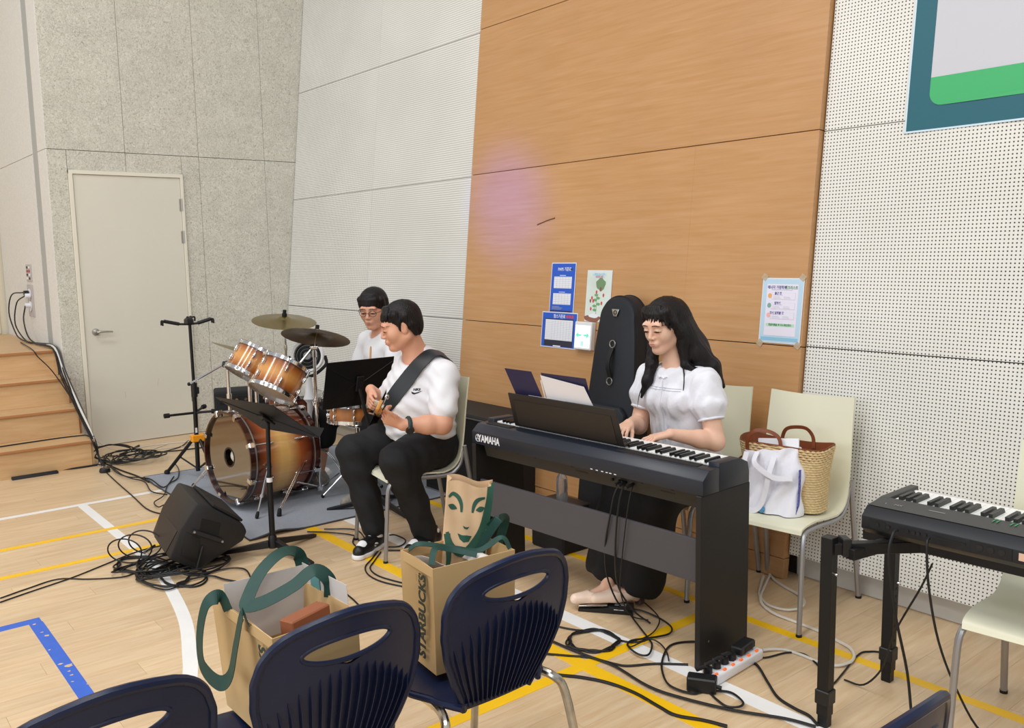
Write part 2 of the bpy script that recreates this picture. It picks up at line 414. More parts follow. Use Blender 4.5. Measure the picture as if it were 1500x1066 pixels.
# stage back wall
sb = tag(obj('wall_stage', MB().box((-1.4, 10.30, 3.4), (6.6, 0.12, 5.2)), M_cream, None, 0), kind='structure')
for i in range(6): obj('stage_panel', MB().box((1.63-0.6*i-.3, 10.232, 3.4), (0.592, 0.014, 5.1), .002), M_cream, sb, 0)

# ---- door
door = tag(bpy.data.objects.new('door_1', None), kind='structure'); COL.objects.link(door); door.location = (1.838, YA, 0)
fr = MB()
fr.box((0.0155, 0.004, 1.158), (0.031, 0.05, 2.316), .002).box((0.927-.012, 0.004, 1.158), (0.024, 0.05, 2.316), .002).box((0.4635, 0.004, 2.300), (0.927, 0.0495, 0.032), .002)
obj('door_frame', fr, M_frame, door, 20)
obj('door_leaf', MB().box((0.468, 0.012, 1.1435), (0.866, 0.04, 2.277), .0015), M_door, door, 20)
obj('threshold_gap', MB().box((0.468, 0.02, 0.002), (0.866, 0.03, 0.004)), M_seam, door, 0)
for z in (2.05, 1.77, .35):
    hg = MB().cyl((0.908, -0.014, z-.055), (0.908, -0.014, z+.055), 0.008, n=10)
    for q in (-.033, 0, .033): hg.cyl((0.908, -0.014, z+q-.001), (0.908, -.014, z+q+.001), .0086, n=10)
    hg.box((0.894, -.0105, z), (.02, .004, .105)); obj('hinge', hg, M_steel, door)
hd = MB().lathe([(0.0, 0.0), (.028, 0), (.03, .003), (.028, .010), (.012, .014), (.010, .045)], (0.118, -0.008, 0.98), (0, -1, 0), 20)
hd.tube([(0.118, -.053, .98), (0.15, -.058, .982), (0.2, -.058, .981), (0.243, -.055, .978)], lambda t: .0105-.004*t, 10)
obj('door_handle', hd, M_steel, door)
obj('strike_mark', MB().box((0.32, -.0083, .42), (.002, .0006, .06)).box((.60, -.0083, .5), (.002, .0006, .07), R=Ry(.2)), mat('scuff', '#b0ad9f', .6), door, 0)

# ---- long tilted wall: perforated board, wood panels, perforated board
def wx(z, x0): return x0 + SL*z
wall_right = tag(obj('wall_right', MB().prism([(3.68, -4, -0.05), (3.68, -4, 0.05), (3.62+SL*6, -4, 6), (3.9+SL*6, -4, 6), (4.0, -4, -.05)], (0, 12.2, 0)), M_seam, None, 0), kind='structure')
TILT = math.atan(SL)
def wall_panel(name, y0, y1, z0, z1, x0, m, thick=0.02, gap=.0020):
    # local frame: origin at panel foot, local z up the slope
    h = (z1-z0)/math.cos(TILT); b = MB().box((thick/2, 0, h/2), (thick, y1-y0-2*gap, h-2*gap), 0.001)
    o = obj(name, b, m, wall_right, 0); o.location = (wx(z0, x0), (y0+y1)/2, z0); o.rotation_euler = (0, TILT, 0); return o
ZS = [0.118, 1.1165, 2.1205, 3.1205, 4.12, 5.12]
for y0, y1 in ((5.043, 6.455), (6.455, 7.93)):
    for k in range(5): wall_panel('perforated_panel', y0, y1, ZS[k], ZS[k+1], XP, M_peg)
for y0, y1 in ((0.85, 2.322), (-0.62, 0.85), (-2.1, -.62)):
    for k in range(5): wall_panel('perforated_panel', y0, y1, ZS[k], ZS[k+1], XP, M_peg)
ZW = [0.10, 1.1155, 2.128, 3.128, 4.13, 5.13]
for k in range(5): wall_panel('wood_panel', 2.325, 5.040, ZW[k], ZW[k+1], XW, M_panelwood, .05)
wall_panel('wood_plinth', 2.325, 5.040, 0.001, 0.10, XW+.004, M_panelwood, .045)
# two faint veneer joins
for y in (3.05,): wall_panel('veneer_join', y, y+.0052, 1.118, 2.126, XW-.0006, mat('veneer_line', '#b9834a', .5), .003)
sc = MB().tube([(wx(1.758, XW)-.002, 4.294, 1.758), (wx(1.781, XW)-.002, 4.20, 1.781), (wx(1.794, XW)-.002, 4.129, 1.794)], .0035, 6)
obj('scratch', sc, mat('scratch_mark', '#7d5b35', .7), wall_right)
for i, (y0, y1) in enumerate(((-4, 2.32), (5.045, YA))):
    bb = tag(obj('baseboard_right', MB().box((3.678, (y0+y1)/2, 0.058), (0.02, y1-y0, 0.114), .003), M_base, None, 20), kind='structure')

# ---- banner high on the wall
ban = thing('wall_banner', 'teal bordered white vinyl banner with a green band, taped high on the perforated wall', 'banner', (wx(2.07, XP), 1.928, 2.07)); ban.rotation_euler = (0, TILT, 0)
bt = mat('banner_teal', '#175c6b', .45); bw = mat('banner_white', '#c1c2ca', .5); bg = mat('banner_green', '#3dab69', .45)
def wave(y, z): return -0.004 - 0.003*math.sin(y*7+z*3) - .001*math.sin(z*9)
def sheet(y0, y1, z0, z1, dx, r=0.0):
    b = MB(); b.grid(lambda u, v: (wave(y0+(y1-y0)*u, z0+(z1-z0)*v)-dx, y0+(y1-y0)*u, z0+(z1-z0)*v), 24, 12, .0006); return b
obj('banner_sheet', sheet(-2.6, 0, 0, 1.55, 0), bt, ban)
obj('banner_edge', sheet(-.004, 0.003, 0, 1.55, .0008).add(*(lambda g: (g.v, g.f))(sheet(-2.6, 0, -.006, .002, .0008))), mat('banner_hem', '#c7dcea', .5), ban)
obj('banner_field', sheet(-2.5, -.094, 0.218, 1.45, .0012), bw, ban)
gb = MB()
pts = [(-.094, .218)]; R = .055
for i in range(9):
    a = math.pi/2*i/8; pts.append((-.094-R+R*math.cos(a), .098+R-R*math.sin(a)))
pts += [(-2.5, .098), (-2.5, .218)]
gb.prism([(wave(y, z)-.0022, y, z) for y, z in pts], (-.0006, 0, 0)); obj('banner_band', gb, bg, ban, 0)

# ---- steps to the stage
steps = tag(bpy.data.objects.new('stage_steps', None)); COL.objects.link(steps); steps.location = (0.0, 7.19, 0)
tag(steps, 'light wooden steps climbing to the stage beside the white door', 'steps')
yst = [7.19, 7.505, 7.775, 8.03]; RS = .212
for k in range(4):
    y0 = yst[k]-7.19; y1 = (yst[k+1] if k < 3 else 10.2)-7.19; z1 = RS*(k+1); xr = 1.70 if k < 3 else 1.686
    if k < 3:
        obj('riser', MB().box(((xr-3.0)/2-.01, y0+.012, z1-RS/2-.011), (xr+3.0-.02, .02, RS-.022), .001), M_stepwood, steps, 0)
        obj('tread', MB().box(((xr-3)/2, (y0+y1)/2-.004, z1-.011), (xr+3.0, y1-y0+.016, .022), .003), M_stepwood, steps, 20)
        obj('end_panel', MB().box((xr-.011, (y0+y1)/2+.01, (z1-.022)/2), (.02, y1-y0-.006, z1-.022), .001), M_stepedge if k else M_stepwood, steps, 0)
    else:
        obj('riser', MB().box(((xr-3.0)/2-.01, y0+.012, z1-RS/2-.011), (xr+3.0-.02, .02, RS-.022), .001), M_stepwood, steps, 0)
    obj('nosing', MB().box(((xr-3)/2, y0-.012, z1-.012), (xr+3.0, .008, .02), .002), M_stepedge, steps, 20)
stage = tag(obj('floor_stage', MB().box((-0.66, 9.1, RS*4-.03), (4.69, 2.13, .06), .003), M_stepwood, None, 20), kind='structure')
# ================================================================ seating
M_cream_pl = mat('cream_plastic', '#dcdac2', 0.42); M_leg = mat('satin_grey_tube', '#a3a3a6', 0.38, 0.75)
M_chrome = mat('chrome', '#dcdcdc', 0.12, 1.0); M_black = mat('black_plastic', '#17171a', 0.42); M_blackm = mat('black_matte', '#101012', 0.65)
M_rubber = mat('black_rubber', '#0f0f10', 0.7); M_blackmetal = mat('black_powdercoat', '#151517', 0.45, 0.2, bump=(300, .15, .001))
M_navy = mat('navy_plastic', '#161f3a', 0.34, noise=(40, .06), bump=(400, .12, .0006), spec=.35); M_chromeworn = mat('worn_chrome', '#c2beb4', 0.22, 1.0, noise=(30, .15))
M_cable = mat('cable_black', '#121214', 0.5); M_cablew = mat('cable_white', '#d6d0c6', 0.5); M_cableg = mat('cable_grey', '#b9b7b0', .5)

def polyline_frame(pts): return pts
def cream_shell():
    # side profile (x forward, z), front edge -> seat -> back top
    pr = catmull([(0.235, 0, .418), (0.215, 0, .440), (0.12, 0, .447), (0.0, 0, .437), (-.10, 0, .436), (-.165, 0, .458), (-.205, 0, .52), (-.225, 0, .62), (-.243, 0, .76), (-.268, 0, .915)], 5)
    n = len(pr)
    def hw(t): # half width along profile
        return .205 + .008*math.sin(t*3.14) - .006*max(0, t-.6)/.4
    def fn(u, v):
        i = v*(n-1); k = min(int(i), n-2); p = pr[k].lerp(pr[k+1], i-k)
        s = (u-.5)*2; w = hw(v); d = .014*(s*s)
        if v < .45: return (p.x, s*w, p.z + d*.5*math.sin(v/.45*3.14))
        top = .012*(s*s)*max(0, (v-.85)/.15)
        return (p.x + d*1.2, s*w, p.z + top)
    b = MB(); b.grid(fn, 12, 44, .008); return b
def make_cream_chair(label, loc, rz, group='cream chairs'):
    t = thing('cream_chair', label, 'chair', loc, rz, group)
    obj('seat_shell', cream_shell(), M_cream_pl, t, 50)
    for s in (-1, 1):
        y = s*.205
        obj('front_leg', MB().tube([(.262, s*.222, 0), (.253, s*.2195, .12), (.244, s*.217, .24), (.236, s*.215, .34), (.226, s*.212, .39), (.20, y, .418), (.16, y, .424), (.08, y, .422), (-.02, y, .414), (-.10, y, .412), (-.15, y, .425), (-.19, y, .468), (-.205, y, .53)], .0115, 8, 3), M_leg, t)
        obj('rear_leg', MB().tube([(-.212, s*.213, .56), (-.228, s*.215, .45), (-.252, s*.2185, .30), (-.276, s*.222, .15), (-.30, s*.225, 0)], .0125, 8, 2), M_leg, t)
        obj('foot_cap', MB().cyl((.262, s*.222, 0), (.262, s*.222, .012), .0125), M_rubber, t); obj('foot_cap', MB().cyl((-.30, s*.225, 0), (-.299, s*.225, .012), .0135), M_rubber, t)
    for x in (.12, -.12): obj('cross_bar', MB().cyl((x, -.205, .414), (x, .205, .414), .009), M_leg, t)
    return t
PI = math.pi
ch_bag = make_cream_chair('cream plastic chair carrying the straw bag against the perforated wall', (3.30, 2.165, 0), PI+.10)
ch_pia = dup(ch_bag, (3.26, 2.68, 0), PI+.02, 'cream plastic chair the keyboard player sits on')
ch_bass = dup(ch_bag, (2.545, 3.985, 0), PI-.17, 'cream plastic chair the bass player sits on')
ch_rt = dup(ch_bag, (2.925, 0.935, 0), PI+.09, 'cream plastic chair behind the black keyboard at the right edge')

# navy stacking chairs
def interp(x, xs, ys):
    return float(np.interp(x, xs, ys))
BZ = [.40, .44, .50, .57, .64, .70, .75, .785, .808, .820]; BW = [.110, .126, .157, .186, .200, .200, .184, .149, .100, .03]
def back_x(z, s): # depth of back surface (local x, negative = rear), bowed
    return -.175 - .10*(z-.42)/.4 - .02*math.sin((z-.42)/.4*3.0) + .062*s*s*(.35+.65*(z-.4)/.42)
def navy_back():
    b = MB(); zs = list(np.linspace(.40, .70, 11)) + list(np.linspace(.715, .765, 9)) + list(np.linspace(.775, .820, 8))
    rows = []
    for z in zs:
        w = interp(z, BZ, BW); h0, h1 = .712, .768
        if h0 < z < h1:
            q = (z-(h0+h1)/2)/((h1-h0)/2); a = .108*math.sqrt(max(0, 1-q*q))*(1.0 - .05*q)
        else: a = .004
        a = min(a, w*.86); hole = h0 < z < h1
        row = []
        for i in range(7): row.append(-w + (w-a)*i/6)
        for i in range(1, 6): row.append(-a + 2*a*i/6)
        for i in range(7): row.append(a + (w-a)*i/6)
        rows.append((z, row, hole))
    def pt(z, y):
        w = interp(z, BZ, BW); s = y/.22; return Vector((back_x(z, s), y, z))
    vs = []; fs = []; n = 19; th = .007
    for z, row, h in rows: vs += [pt(z, y) for y in row]
    N0 = len(vs); vs += [p + Vector((-th, 0, 0)) for p in vs[:]]
    for j in range(len(rows)-1):
        for i in range(n-1):
            mid = 6 <= i < 12
            if mid and (rows[j][2] or rows[j+1][2]): continue
            a, c = j*n+i, (j+1)*n+i; fs += [(a, a+1, c+1, c), (a+N0, c+N0, c+1+N0, a+1+N0)]
    b.add(vs, fs)
    return b, pt
def make_navy_chair(label, loc, rz, group='navy plastic chairs in rows'):
    t = thing('navy_chair', label, 'chair', loc, rz, group)
    bb, pt = navy_back(); br = obj('backrest', bb, M_navy, t, 50)
    ol = [pt(z, interp(z, BZ, BW)) for z in np.linspace(.40, .819, 22)]; orr = [pt(z, -interp(z, BZ, BW)) for z in np.linspace(.819, .40, 22)]
    obj('rolled_rim', MB().tube([p+Vector((-.004, 0, 0)) for p in ol+orr], .0105, 8, 2), M_navy, br)
    hp = []
    for i in range(24):
        a = 2*PI*i/24; hp.append(pt(.740+.028*math.sin(a),   .109*math.cos(a)) + Vector((-.0035, 0, 0)))
    obj('grip_rim', MB().tube(hp, .006, 7, 2, closed=True), M_navy, br)
    for i in range(17):
        s = (i-8)/8*.93; zt = .694 - .105*abs(s)**2.0
        zz = np.linspace(.415, zt, 12); vs = []; fs = []
        for k, z in enumerate(zz):
            y = s*interp(z, BZ, BW)*.97; p = pt(z, y); d = .013*min(1, (zt-z)/.03) + .001
            vs += [p+Vector((-.006, -.0016, 0)), p+Vector((-.006-d, -.0012, 0)), p+Vector((-.006-d, .0012, 0)), p+Vector((-.006, .0016, 0))]
        for k in range(11):
            o = k*4; q = o+4; fs += [(o, o+1, q+1, q), (o+1, o+2, q+2, q+1), (o+2, o+3, q+3, q+2)]
        fs += [(0, 3, 2, 1), (44, 45, 46, 47)]
        obj('rib', MB().add(vs, fs), M_navy, br, 30)
    def sf(u, v):
        s = (u-.5)*2; x = -.185 + .415*v
        w = interp(v, [0, .1, .3, .6, .85, 1], [.13, .175, .205, .212, .20, .17])
        z = .432 - .016*math.sin(min(1, v*1.15)*PI)*(1-s*s*.8) + .012*s*s - (.03*((v-.8)/.2)**2 if v > .8 else 0) - (.02*(1-v/.12) if v < .12 else 0)
        return (x, s*w, z)
    seat = obj('seat', MB().grid(sf, 14, 20, .006), M_navy, t, 60)
    rim = [Vector(sf(0, v/14)) for v in range(15)] + [Vector(sf(u/8, 1)) for u in range(1, 8)] + [Vector(sf(1, 1-v/14)) for v in range(15)]
    obj('rolled_rim', MB().tube([p+Vector((0, 0, -.006)) for p in rim], .009, 8, 2), M_navy, seat)
    for s in (-1, 1):
        obj('leg', MB().tube([(-.30, s*.225, 0), (-.255, s*.215, .2), (-.215, s*.205, .36), (-.19, s*.185, .405), (-.12, s*.165, .413), (0, s*.16, .408)], .0125, 10, 5), M_chromeworn, t)
        obj('leg', MB().tube([(.25, s*.225, 0), (.22, s*.215, .2), (.195, s*.205, .35), (.165, s*.185, .398), (.10, s*.165, .405), (-.02, s*.16, .405)], .0125, 10, 5), M_chromeworn, t)
        for x in (-.30, .25): obj('foot_cap', MB().cyl((x, s*.225, 0), (x, s*.225, .02), .016), M_rubber, t)
    for x in (.05, -.10): obj('seat_brace', MB().cyl((x, -.165, .403), (x, .165, .403), .009), M_chromeworn, t)
    return t
nav2 = make_navy_chair('navy plastic chair holding the upright paper bag with the printed face bag in it', (1.365, 1.925, 0), PI/2)
nav1 = dup(nav2, (0.868, 1.905, 0), PI/2, 'navy plastic chair holding the open paper bag with loose green ribbons')
nav0 = dup(nav2, (0.363, 1.87, 0), PI/2+.02, 'navy plastic chair at the bottom left corner, empty')
nav3 = dup(nav2, (1.38, 0.915, 0), PI/2-.03, 'navy plastic chair at the bottom right, only its top showing')

# ================================================================ digital piano
M_piano = mat('piano_black', '#1d222d', 0.34, noise=(120, .05), bump=(900, .08, .0004)); M_pstand = mat('stand_black_board', '#141314', 0.5, bump=(500, .1, .0005)); M_pbeam = mat('stand_dark_board', '#47454a', 0.55, bump=(300, .1, .0005))
M_keyw = mat('white_key', '#efefec', 0.25); M_keyb = mat('black_key', '#121213', 0.35); M_rest = mat('rest_dark', '#221e1c', 0.45); M_under = mat('underside_grey', '#2a2826', 0.55)
M_print = mat('white_print', '#d9dbe0', 0.4); M_mdf = mat('raw_board_edge', '#b99e73', .8)
PLEN = 1.345
prz = 0.042
piano = thing('digital_piano', 'black digital piano with its back toward the camera and keys facing the player', 'piano', (2.53, 1.995, 0.676), prz)
def pz(z): return z-.676
def xz(poly, y0, y1): return MB().prism([(x, y0, pz(z)) for x, z in poly], (0, y1-y0, 0))
obj('back_cover', MB().prism([(0, 0.012, pz(z0)) if False else (x, 0.0, pz(z0)) for x, z0 in ((0, .676), (0, .735), (.038, .768), (.098, .771), (.102, .762), (.102, .676))], (0, PLEN, 0), .0025), M_piano, piano, 30)
for y0 in (0.0, PLEN-.05):
    obj('end_block', MB().prism([(.10, y0, pz(.676)), (.10, y0, pz(.786)), (.235, y0, pz(.784)), (.29, y0, pz(.76)), (.302, y0, pz(.72)), (.302, y0, pz(.676))], (0, .05, 0), .004), M_piano, piano, 30)
obj('key_bed', MB().prism([(.03, .05, pz(.676)), (.05, .05, pz(.612)), (.27, .05, pz(.612)), (.295, .05, pz(.676)), (.295, .05, pz(.74)), (.27, .05, pz(.742)), (.27, .05, pz(.70)), (.11, .05, pz(.70))], (0, PLEN-.10, 0)), M_under, piano, 20)
for k, y in enumerate((.16, .31, .56, .70, .93, 1.05, 1.20)):
    obj('underside_rib', MB().prism([(.026, y, pz(.676)), (.046, y+.004, pz(.640)), (.05, y+.012, pz(.640)), (.026, y+.018, pz(.676))], (.02, 0, 0)), M_blackm, piano, 0)
for y in (.58, .12): # speaker slots
    for q in range(9): obj('vent_slot', MB().box((.0395, y+.04+q*.008, pz(.650)), (.004, .004, .006), R=Ry(-.3)), M_blackm, piano, 0)
for y0, y1 in ((.065, .47), (1.13, 1.30)):
    obj('speaker_grille', MB().box((.072, (y0+y1)/2, pz(.7705)), (.04, y1-y0, .005), .002, R=Ry(-.05)), M_blackm, piano, 20)
nW = 52; kw = (PLEN-.10)/nW
wm = MB().box((0, 0, 0), (.150, kw-.0012, .018), .0015).mesh('white_key', M_keyw, 30); bmk = MB().prism([(-.047, -.0052, 0), (.047, -.0052, 0), (.042, -.0045, .0125), (-.047, -.0045, .0125)], (0, .0104, 0)).mesh('black_key', M_keyb, 20)
names = 'ABCDEFG'
for i in range(nW):
    o = obj('white_key', wm, None, piano); o.location = (.193, .05+(i+.5)*kw, pz(.764))
    nm = names[i % 7]
    if nm in 'ACDFG' and i < nW-1:
        o = obj('black_key', bmk, None, piano); o.location = (.163, .05+(i+1)*kw, pz(.7725))
# music rest
rest = obj('music_rest', MB().prism([(.093, .462, pz(.776)), (.043, .470, pz(.938)), (.043, 1.128, pz(.938)), (.093, 1.136, pz(.776))], (.006, 0, .002), .0015), M_rest, piano, 30)
obj('rest_inset', MB().prism([(.0890, .495, pz(.786)), (.0515, .50, pz(.908)), (.0515, 1.098, pz(.908)), (.0890, 1.103, pz(.786))], (-.0012, 0, -.0004)), mat('rest_inset_brown', '#2a2420', .4), rest, 0)
obj('rest_ledge', MB().box((.108, .80, pz(.784)), (.03, .68, .012), .003), M_rest, rest, 20)
# print on the back
place_text('brand_lettering', 'YAMAHA', .047, M_print, piano, (-.0012, PLEN-.125, pz(.7065)), (0, -1, 0), (0, 0, 1), extrude=.0006, bold=.0012, xs=.80)
lg = MB()
lg.tube([(-.001, PLEN-.045+.0165*math.cos(a), pz(.707)+.0165*math.sin(a)) for a in np.linspace(0, 2*PI, 25)[:-1]], .0013, 5, 0, closed=True)
for k in range(3):
    a = PI/2+k*2*PI/3
    lg.cyl((-.001, PLEN-.045, pz(.707)), (-.001, PLEN-.045+.0145*math.cos(a), pz(.707)+.0145*math.sin(a)), .0011, n=5)
    for q in (-.45, .45): lg.cyl((-.001, PLEN-.045+.006*math.cos(a), pz(.707)+.006*math.sin(a)), (-.001, PLEN-.045+.0125*math.cos(a+q), pz(.707)+.0125*math.sin(a+q)), .0008, n=5)
obj('brand_emblem', lg, M_print, piano)
for y in (.43, .455, .475, .50, .53, .56): obj('port_marking', MB().box((-.0006, y, pz(.684)), (.0006, .012, .0035)), M_print, piano, 0)
for y in (.415, .435, .47): obj('jack_socket', MB().cyl((.034, y, pz(.650)), (.022, y, pz(.650)), .006, n=10), M_blackm, piano)

stand = thing('piano_stand', 'black board stand with two side panels and a dark cross board under the piano', 'stand', (2.53, 1.995, 0), prz)
for y in (0.004, PLEN-.024-.004): obj('side_panel', MB().box((.153, y+.012, .338), (.315, .026, .6755), .0025), M_pstand, stand, 20)
obj('cross_board', MB().box((.026, PLEN/2, .415), (.015, PLEN-.066, .17), .001), M_pbeam, stand, 0)
obj('board_edge', MB().box((.0262, .0325, .415), (.0155, .003, .168)), M_mdf, stand, 0)
for y in (-.0012,): obj('screw_cap', MB().cyl((.05, .0042, .10), (.05, .0030, .10), .005, n=10), M_mdf, stand)
# sheets and folder on the music rest
def local_pt(x, y, z): c, s = math.cos(prz), math.sin(prz); return (2.53+c*x-s*y, 1.995+s*x+c*y, z)
def sheet_on_rest(name, label, cat, m, y0, y1, h, lean, off, skew=0.0, bend=.004, n=6, cut=None):
    b = MB(); zb = .792
    def fn(u, v):
        y = y0+(y1-y0)*u + skew*v; z = zb + h*v; x = .121 - off - lean*h*v + bend*math.sin(u*PI)
        return local_pt(x, y, z)
    b.grid(fn, n, 8, .0008); o = obj(name, b, m); tag(o, label, cat); return o
M_navyfold = mat('navy_folder', '#2a2748', .4); M_paper = mat('paper_white', '#e6e4e8', .6)
fo = thing('music_folder', 'dark navy display folder standing open on the music rest of the piano', 'folder')
for (y0, y1, sk) in ((.885, 1.065, .075), (.61, .882, .015)):
    b = MB(); b.grid(lambda u, v: local_pt(.116-.30*.262*v, y0+(y1-y0)*u+sk*v, .7915+.262*v), 4, 6, .0012); obj('folder_page', b, M_navyfold, fo, 30)
obj('folder_spine', MB().box(local_pt(.080, .884+.022, .905), (.003, .006, .235), R=Ry(-.29)), M_paper, fo, 0)
b = MB(); b.grid(lambda u, v: local_pt(.111-.30*.25*v, .560+(.880-.560)*u + (.075-.055*u)*v, .7925+(.250-.025*(1-u))*v), 6, 6, .0006)
tag(obj('sheet_music', b, M_paper, None, 30), 'tall loose white sheet in front of the navy folder', 'sheet music')
b = MB(); b.grid(lambda u, v: local_pt(.109-.30*.145*v, .62+(1.00-.62)*u + .01*v, .7925+.145*v), 6, 6, .0006)
tag(obj('sheet_music', b, M_paper, None, 30), 'low white sheet showing just above the music rest', 'sheet music')

# pedal
ped = thing('sustain_pedal', 'black sustain pedal with a chrome plate under the pale shoes', 'pedal', (2.665, 2.63, 0), math.radians(-53))
obj('pedal_base', MB().prism([(-.12, -.035, 0), (.12, -.035, 0), (.12, -.035, .034), (.02, -.035, .032), (-.02, -.035, .018), (-.12, -.035, .014)], (0, .07, 0), .004), M_black, ped, 30)
obj('pedal_plate', MB().prism([(-.118, -.028, .020), (.01, -.028, .032), (.01, -.028, .036), (-.118, -.028, .026)], (0, .056, 0), .002), M_chrome, ped, 30)
for q in (-.012, 0.004): obj('printed_line', MB().box((.065+q, -.0355, .022), (.028, .001, .003)).box((.065, q, .0346), (.05, .004, .0006)), M_print, ped, 0)

# ================================================================ second keyboard on a square-tube stand
kb = thing('stage_keyboard', 'charcoal electronic keyboard on a square tube stand at the right edge', 'keyboard', (2.62, 1.425, 0.655), 0.03)
KL = 1.25
M_kb = mat('keyboard_charcoal', '#3f3f3d', .5, bump=(500, .1, .0004)); M_kbd = mat('keyboard_back', '#16191f', .42)
obj('case', MB().prism([(0.03, 0, 0), (0, 0, .022), (0, 0, .062), (.035, 0, .090), (.135, 0, .097), (.14, 0, .080), (.31, 0, .080), (.31, 0, .07), (.345, 0, .065), (.345, 0, .01), (.33, 0, 0)], (0, -KL, 0), .002), M_kbd, kb, 30)
obj('top_panel', MB().prism([(.036, -.004, .0915), (.134, -.004, .0985), (.134, -KL, .0985), (.036, -KL, .0915)], (0, 0, .0012)), M_kb, kb, 0)
obj('end_cheek', MB().prism([(.03, 0, .088), (.13, 0, .100), (.345, 0, .100), (.355, 0, .06), (.345, 0, .01)], (0, -.028, 0), .003), M_kb, kb, 30)
kw2 = .0233
wm2 = MB().box((0, 0, 0), (.165, kw2-.0012, .018), .0015).mesh('white_key', M_keyw, 30); bm2 = MB().prism([(-.05, -.006, 0), (.05, -.006, 0), (.043, -.005, .014), (-.05, -.005, .014)], (0, .012, 0)).mesh('black_key', mat('grey_black_key', '#2c2c2b', .4), 20)
for i in range(45):
    o = obj('white_key', wm2, None, kb); o.location = (.228, -.034-(i+.5)*kw2, .084)
    if 'CDEFGAB'[(-i-1) % 7] in 'DEGAB' and i >= 0:
        o = obj('black_key', bm2, None, kb); o.location = (.198, -.034-(i+1)*kw2, .093)
obj('socket_panel', MB().box((.0005, -.055, .043), (.002, .05, .03)), M_blackm, kb, 0); obj('card_slot', MB().box((-.0008, -.28, .043), (.002, .09, .006)), M_blackm, kb, 0); obj('socket_panel', MB().box((-.0005, -.395, .043), (.002, .115, .034)), M_blackm, kb, 0)
for y in (-.055, -.09, -.15, -.17, -.185, -.205, -.365, -.395, -.425): obj('socket', MB().cyl((0, y, .043), (-.003, y, .043), .0095 if y < -.3 else .006, n=12), M_black, kb)
for k, y in enumerate((-.36, -.372, -.41, -.422, -.46, -.472)): obj('green_marking', MB().box((.112, y, .1003), (.03, .0035, .0006)), mat('green_print', '#2c9a5c', .5), kb, 0)
place_text('panel_lettering', 'MX', .018, mat('grey_print', '#8b8b88', .5), kb, (.075, -.085, .0965), (0, -1, 0), (1, 0, .07))
obj('panel_mark', MB().box((.072, -.045, .0962), (.014, .003, .0005), R=Rz(.3)).box((.09, -.20, .0972), (.006, .05, .0005)), mat('grey_print', '#8b8b88', .5), kb, 0)
obj('maker_plate', MB().box((-.0008, -.53, .043), (.002, .12, .022)), mat('pink_plate', '#d8b39c', .4), kb, 0)

ks = thing('keyboard_stand', 'black square tube keyboard stand with telescoping legs', 'stand', (2.53, 1.482, 0), 0.04)
def post(x, y, zt):
    obj('leg', MB().box((x, y, zt/2+.02), (.040, .040, zt-.04), .002), M_blackmetal, ks, 20)
    obj('leg_foot', MB().box((x, y, .045), (.034, .034, .09), .002), M_blackmetal, ks, 20)
    obj('leg_collar', MB().box((x, y, .105), (.050, .050, .05), .003), M_black, ks, 20)
post(0, 0, .652); post(.452, .0, .645)
an_ = -.70; obj('arm', MB().box((.165*math.cos(an_), .165*math.sin(an_), .612), (.33, .034, .038), .002, R=Rz(an_)), M_blackmetal, ks, 20)
obj('arm_clamp', MB().box((.050*math.cos(an_), .050*math.sin(an_), .618), (.028, .050, .060), .003, R=Rz(an_)), M_black, ks, 20)
obj('cross_arm', MB().box((.235, -.10, .60), (.43, .034, .036), .002, R=Rz(-.2)), M_blackmetal, ks, 20)
obj('knob', MB().cyl((0.0, -.02, .53), (0.0, -.032, .53), .007).cyl((.452, -.02, .38), (.452, -.032, .38), .007), M_chrome, ks)
post(0, -1.05, .652); post(.452, -1.05, .645)
obj('rail', MB().box((.23, -.53, .612), (.036, 1.05, .034), .002).box((.235, -1.05, .628), (.43, .036, .04), .002), M_blackmetal, ks, 20)
for z in np.arange(.16, .36, .028): obj('adjust_hole', MB().cyl((.452, -.0195, z), (.452, -.0206, z), .0055, n=10), M_blackm, ks)
# ================================================================ carpet and drum kit
M_carpet = mat('grey_carpet', '#989ea8', 0.95, noise=(300, .16), bump=(600, .7, .004)); M_bind = mat('carpet_binding', '#44464b', .9)
rug = thing('drum_carpet', 'grey carpet under the drum kit with a dark bound edge', 'carpet', (0, 0, 0))
RX0, RY0 = 1.86, 4.625
def rugpt(u, v):
    x = 1.865 + (3.55-1.865)*u + .012*math.sin(v*6)*(1-u); y = 4.63 + (6.53-4.63)*v
    z = .008
    if v < .10: z += .022*math.exp(-((u-.10)/.06)**2)*(1-v/.10)
    if u < .1 and v > .85: z += .004
    return (x, y, z)
obj('pile', MB().grid(rugpt, 60, 50, .0065), M_carpet, rug, 60)
edge = [rugpt(u/40, 0) for u in range(41)] + [rugpt(1, v/20) for v in range(1, 21)] + [rugpt(1-u/40, 1) for u in range(1, 41)] + [rugpt(0, 1-v/20) for v in range(1, 20)]
obj('bound_edge', MB().tube([(p[0], p[1], p[2]-.003) for p in edge], .0055, 6, 0, closed=True), M_bind, rug)
RZ = .009

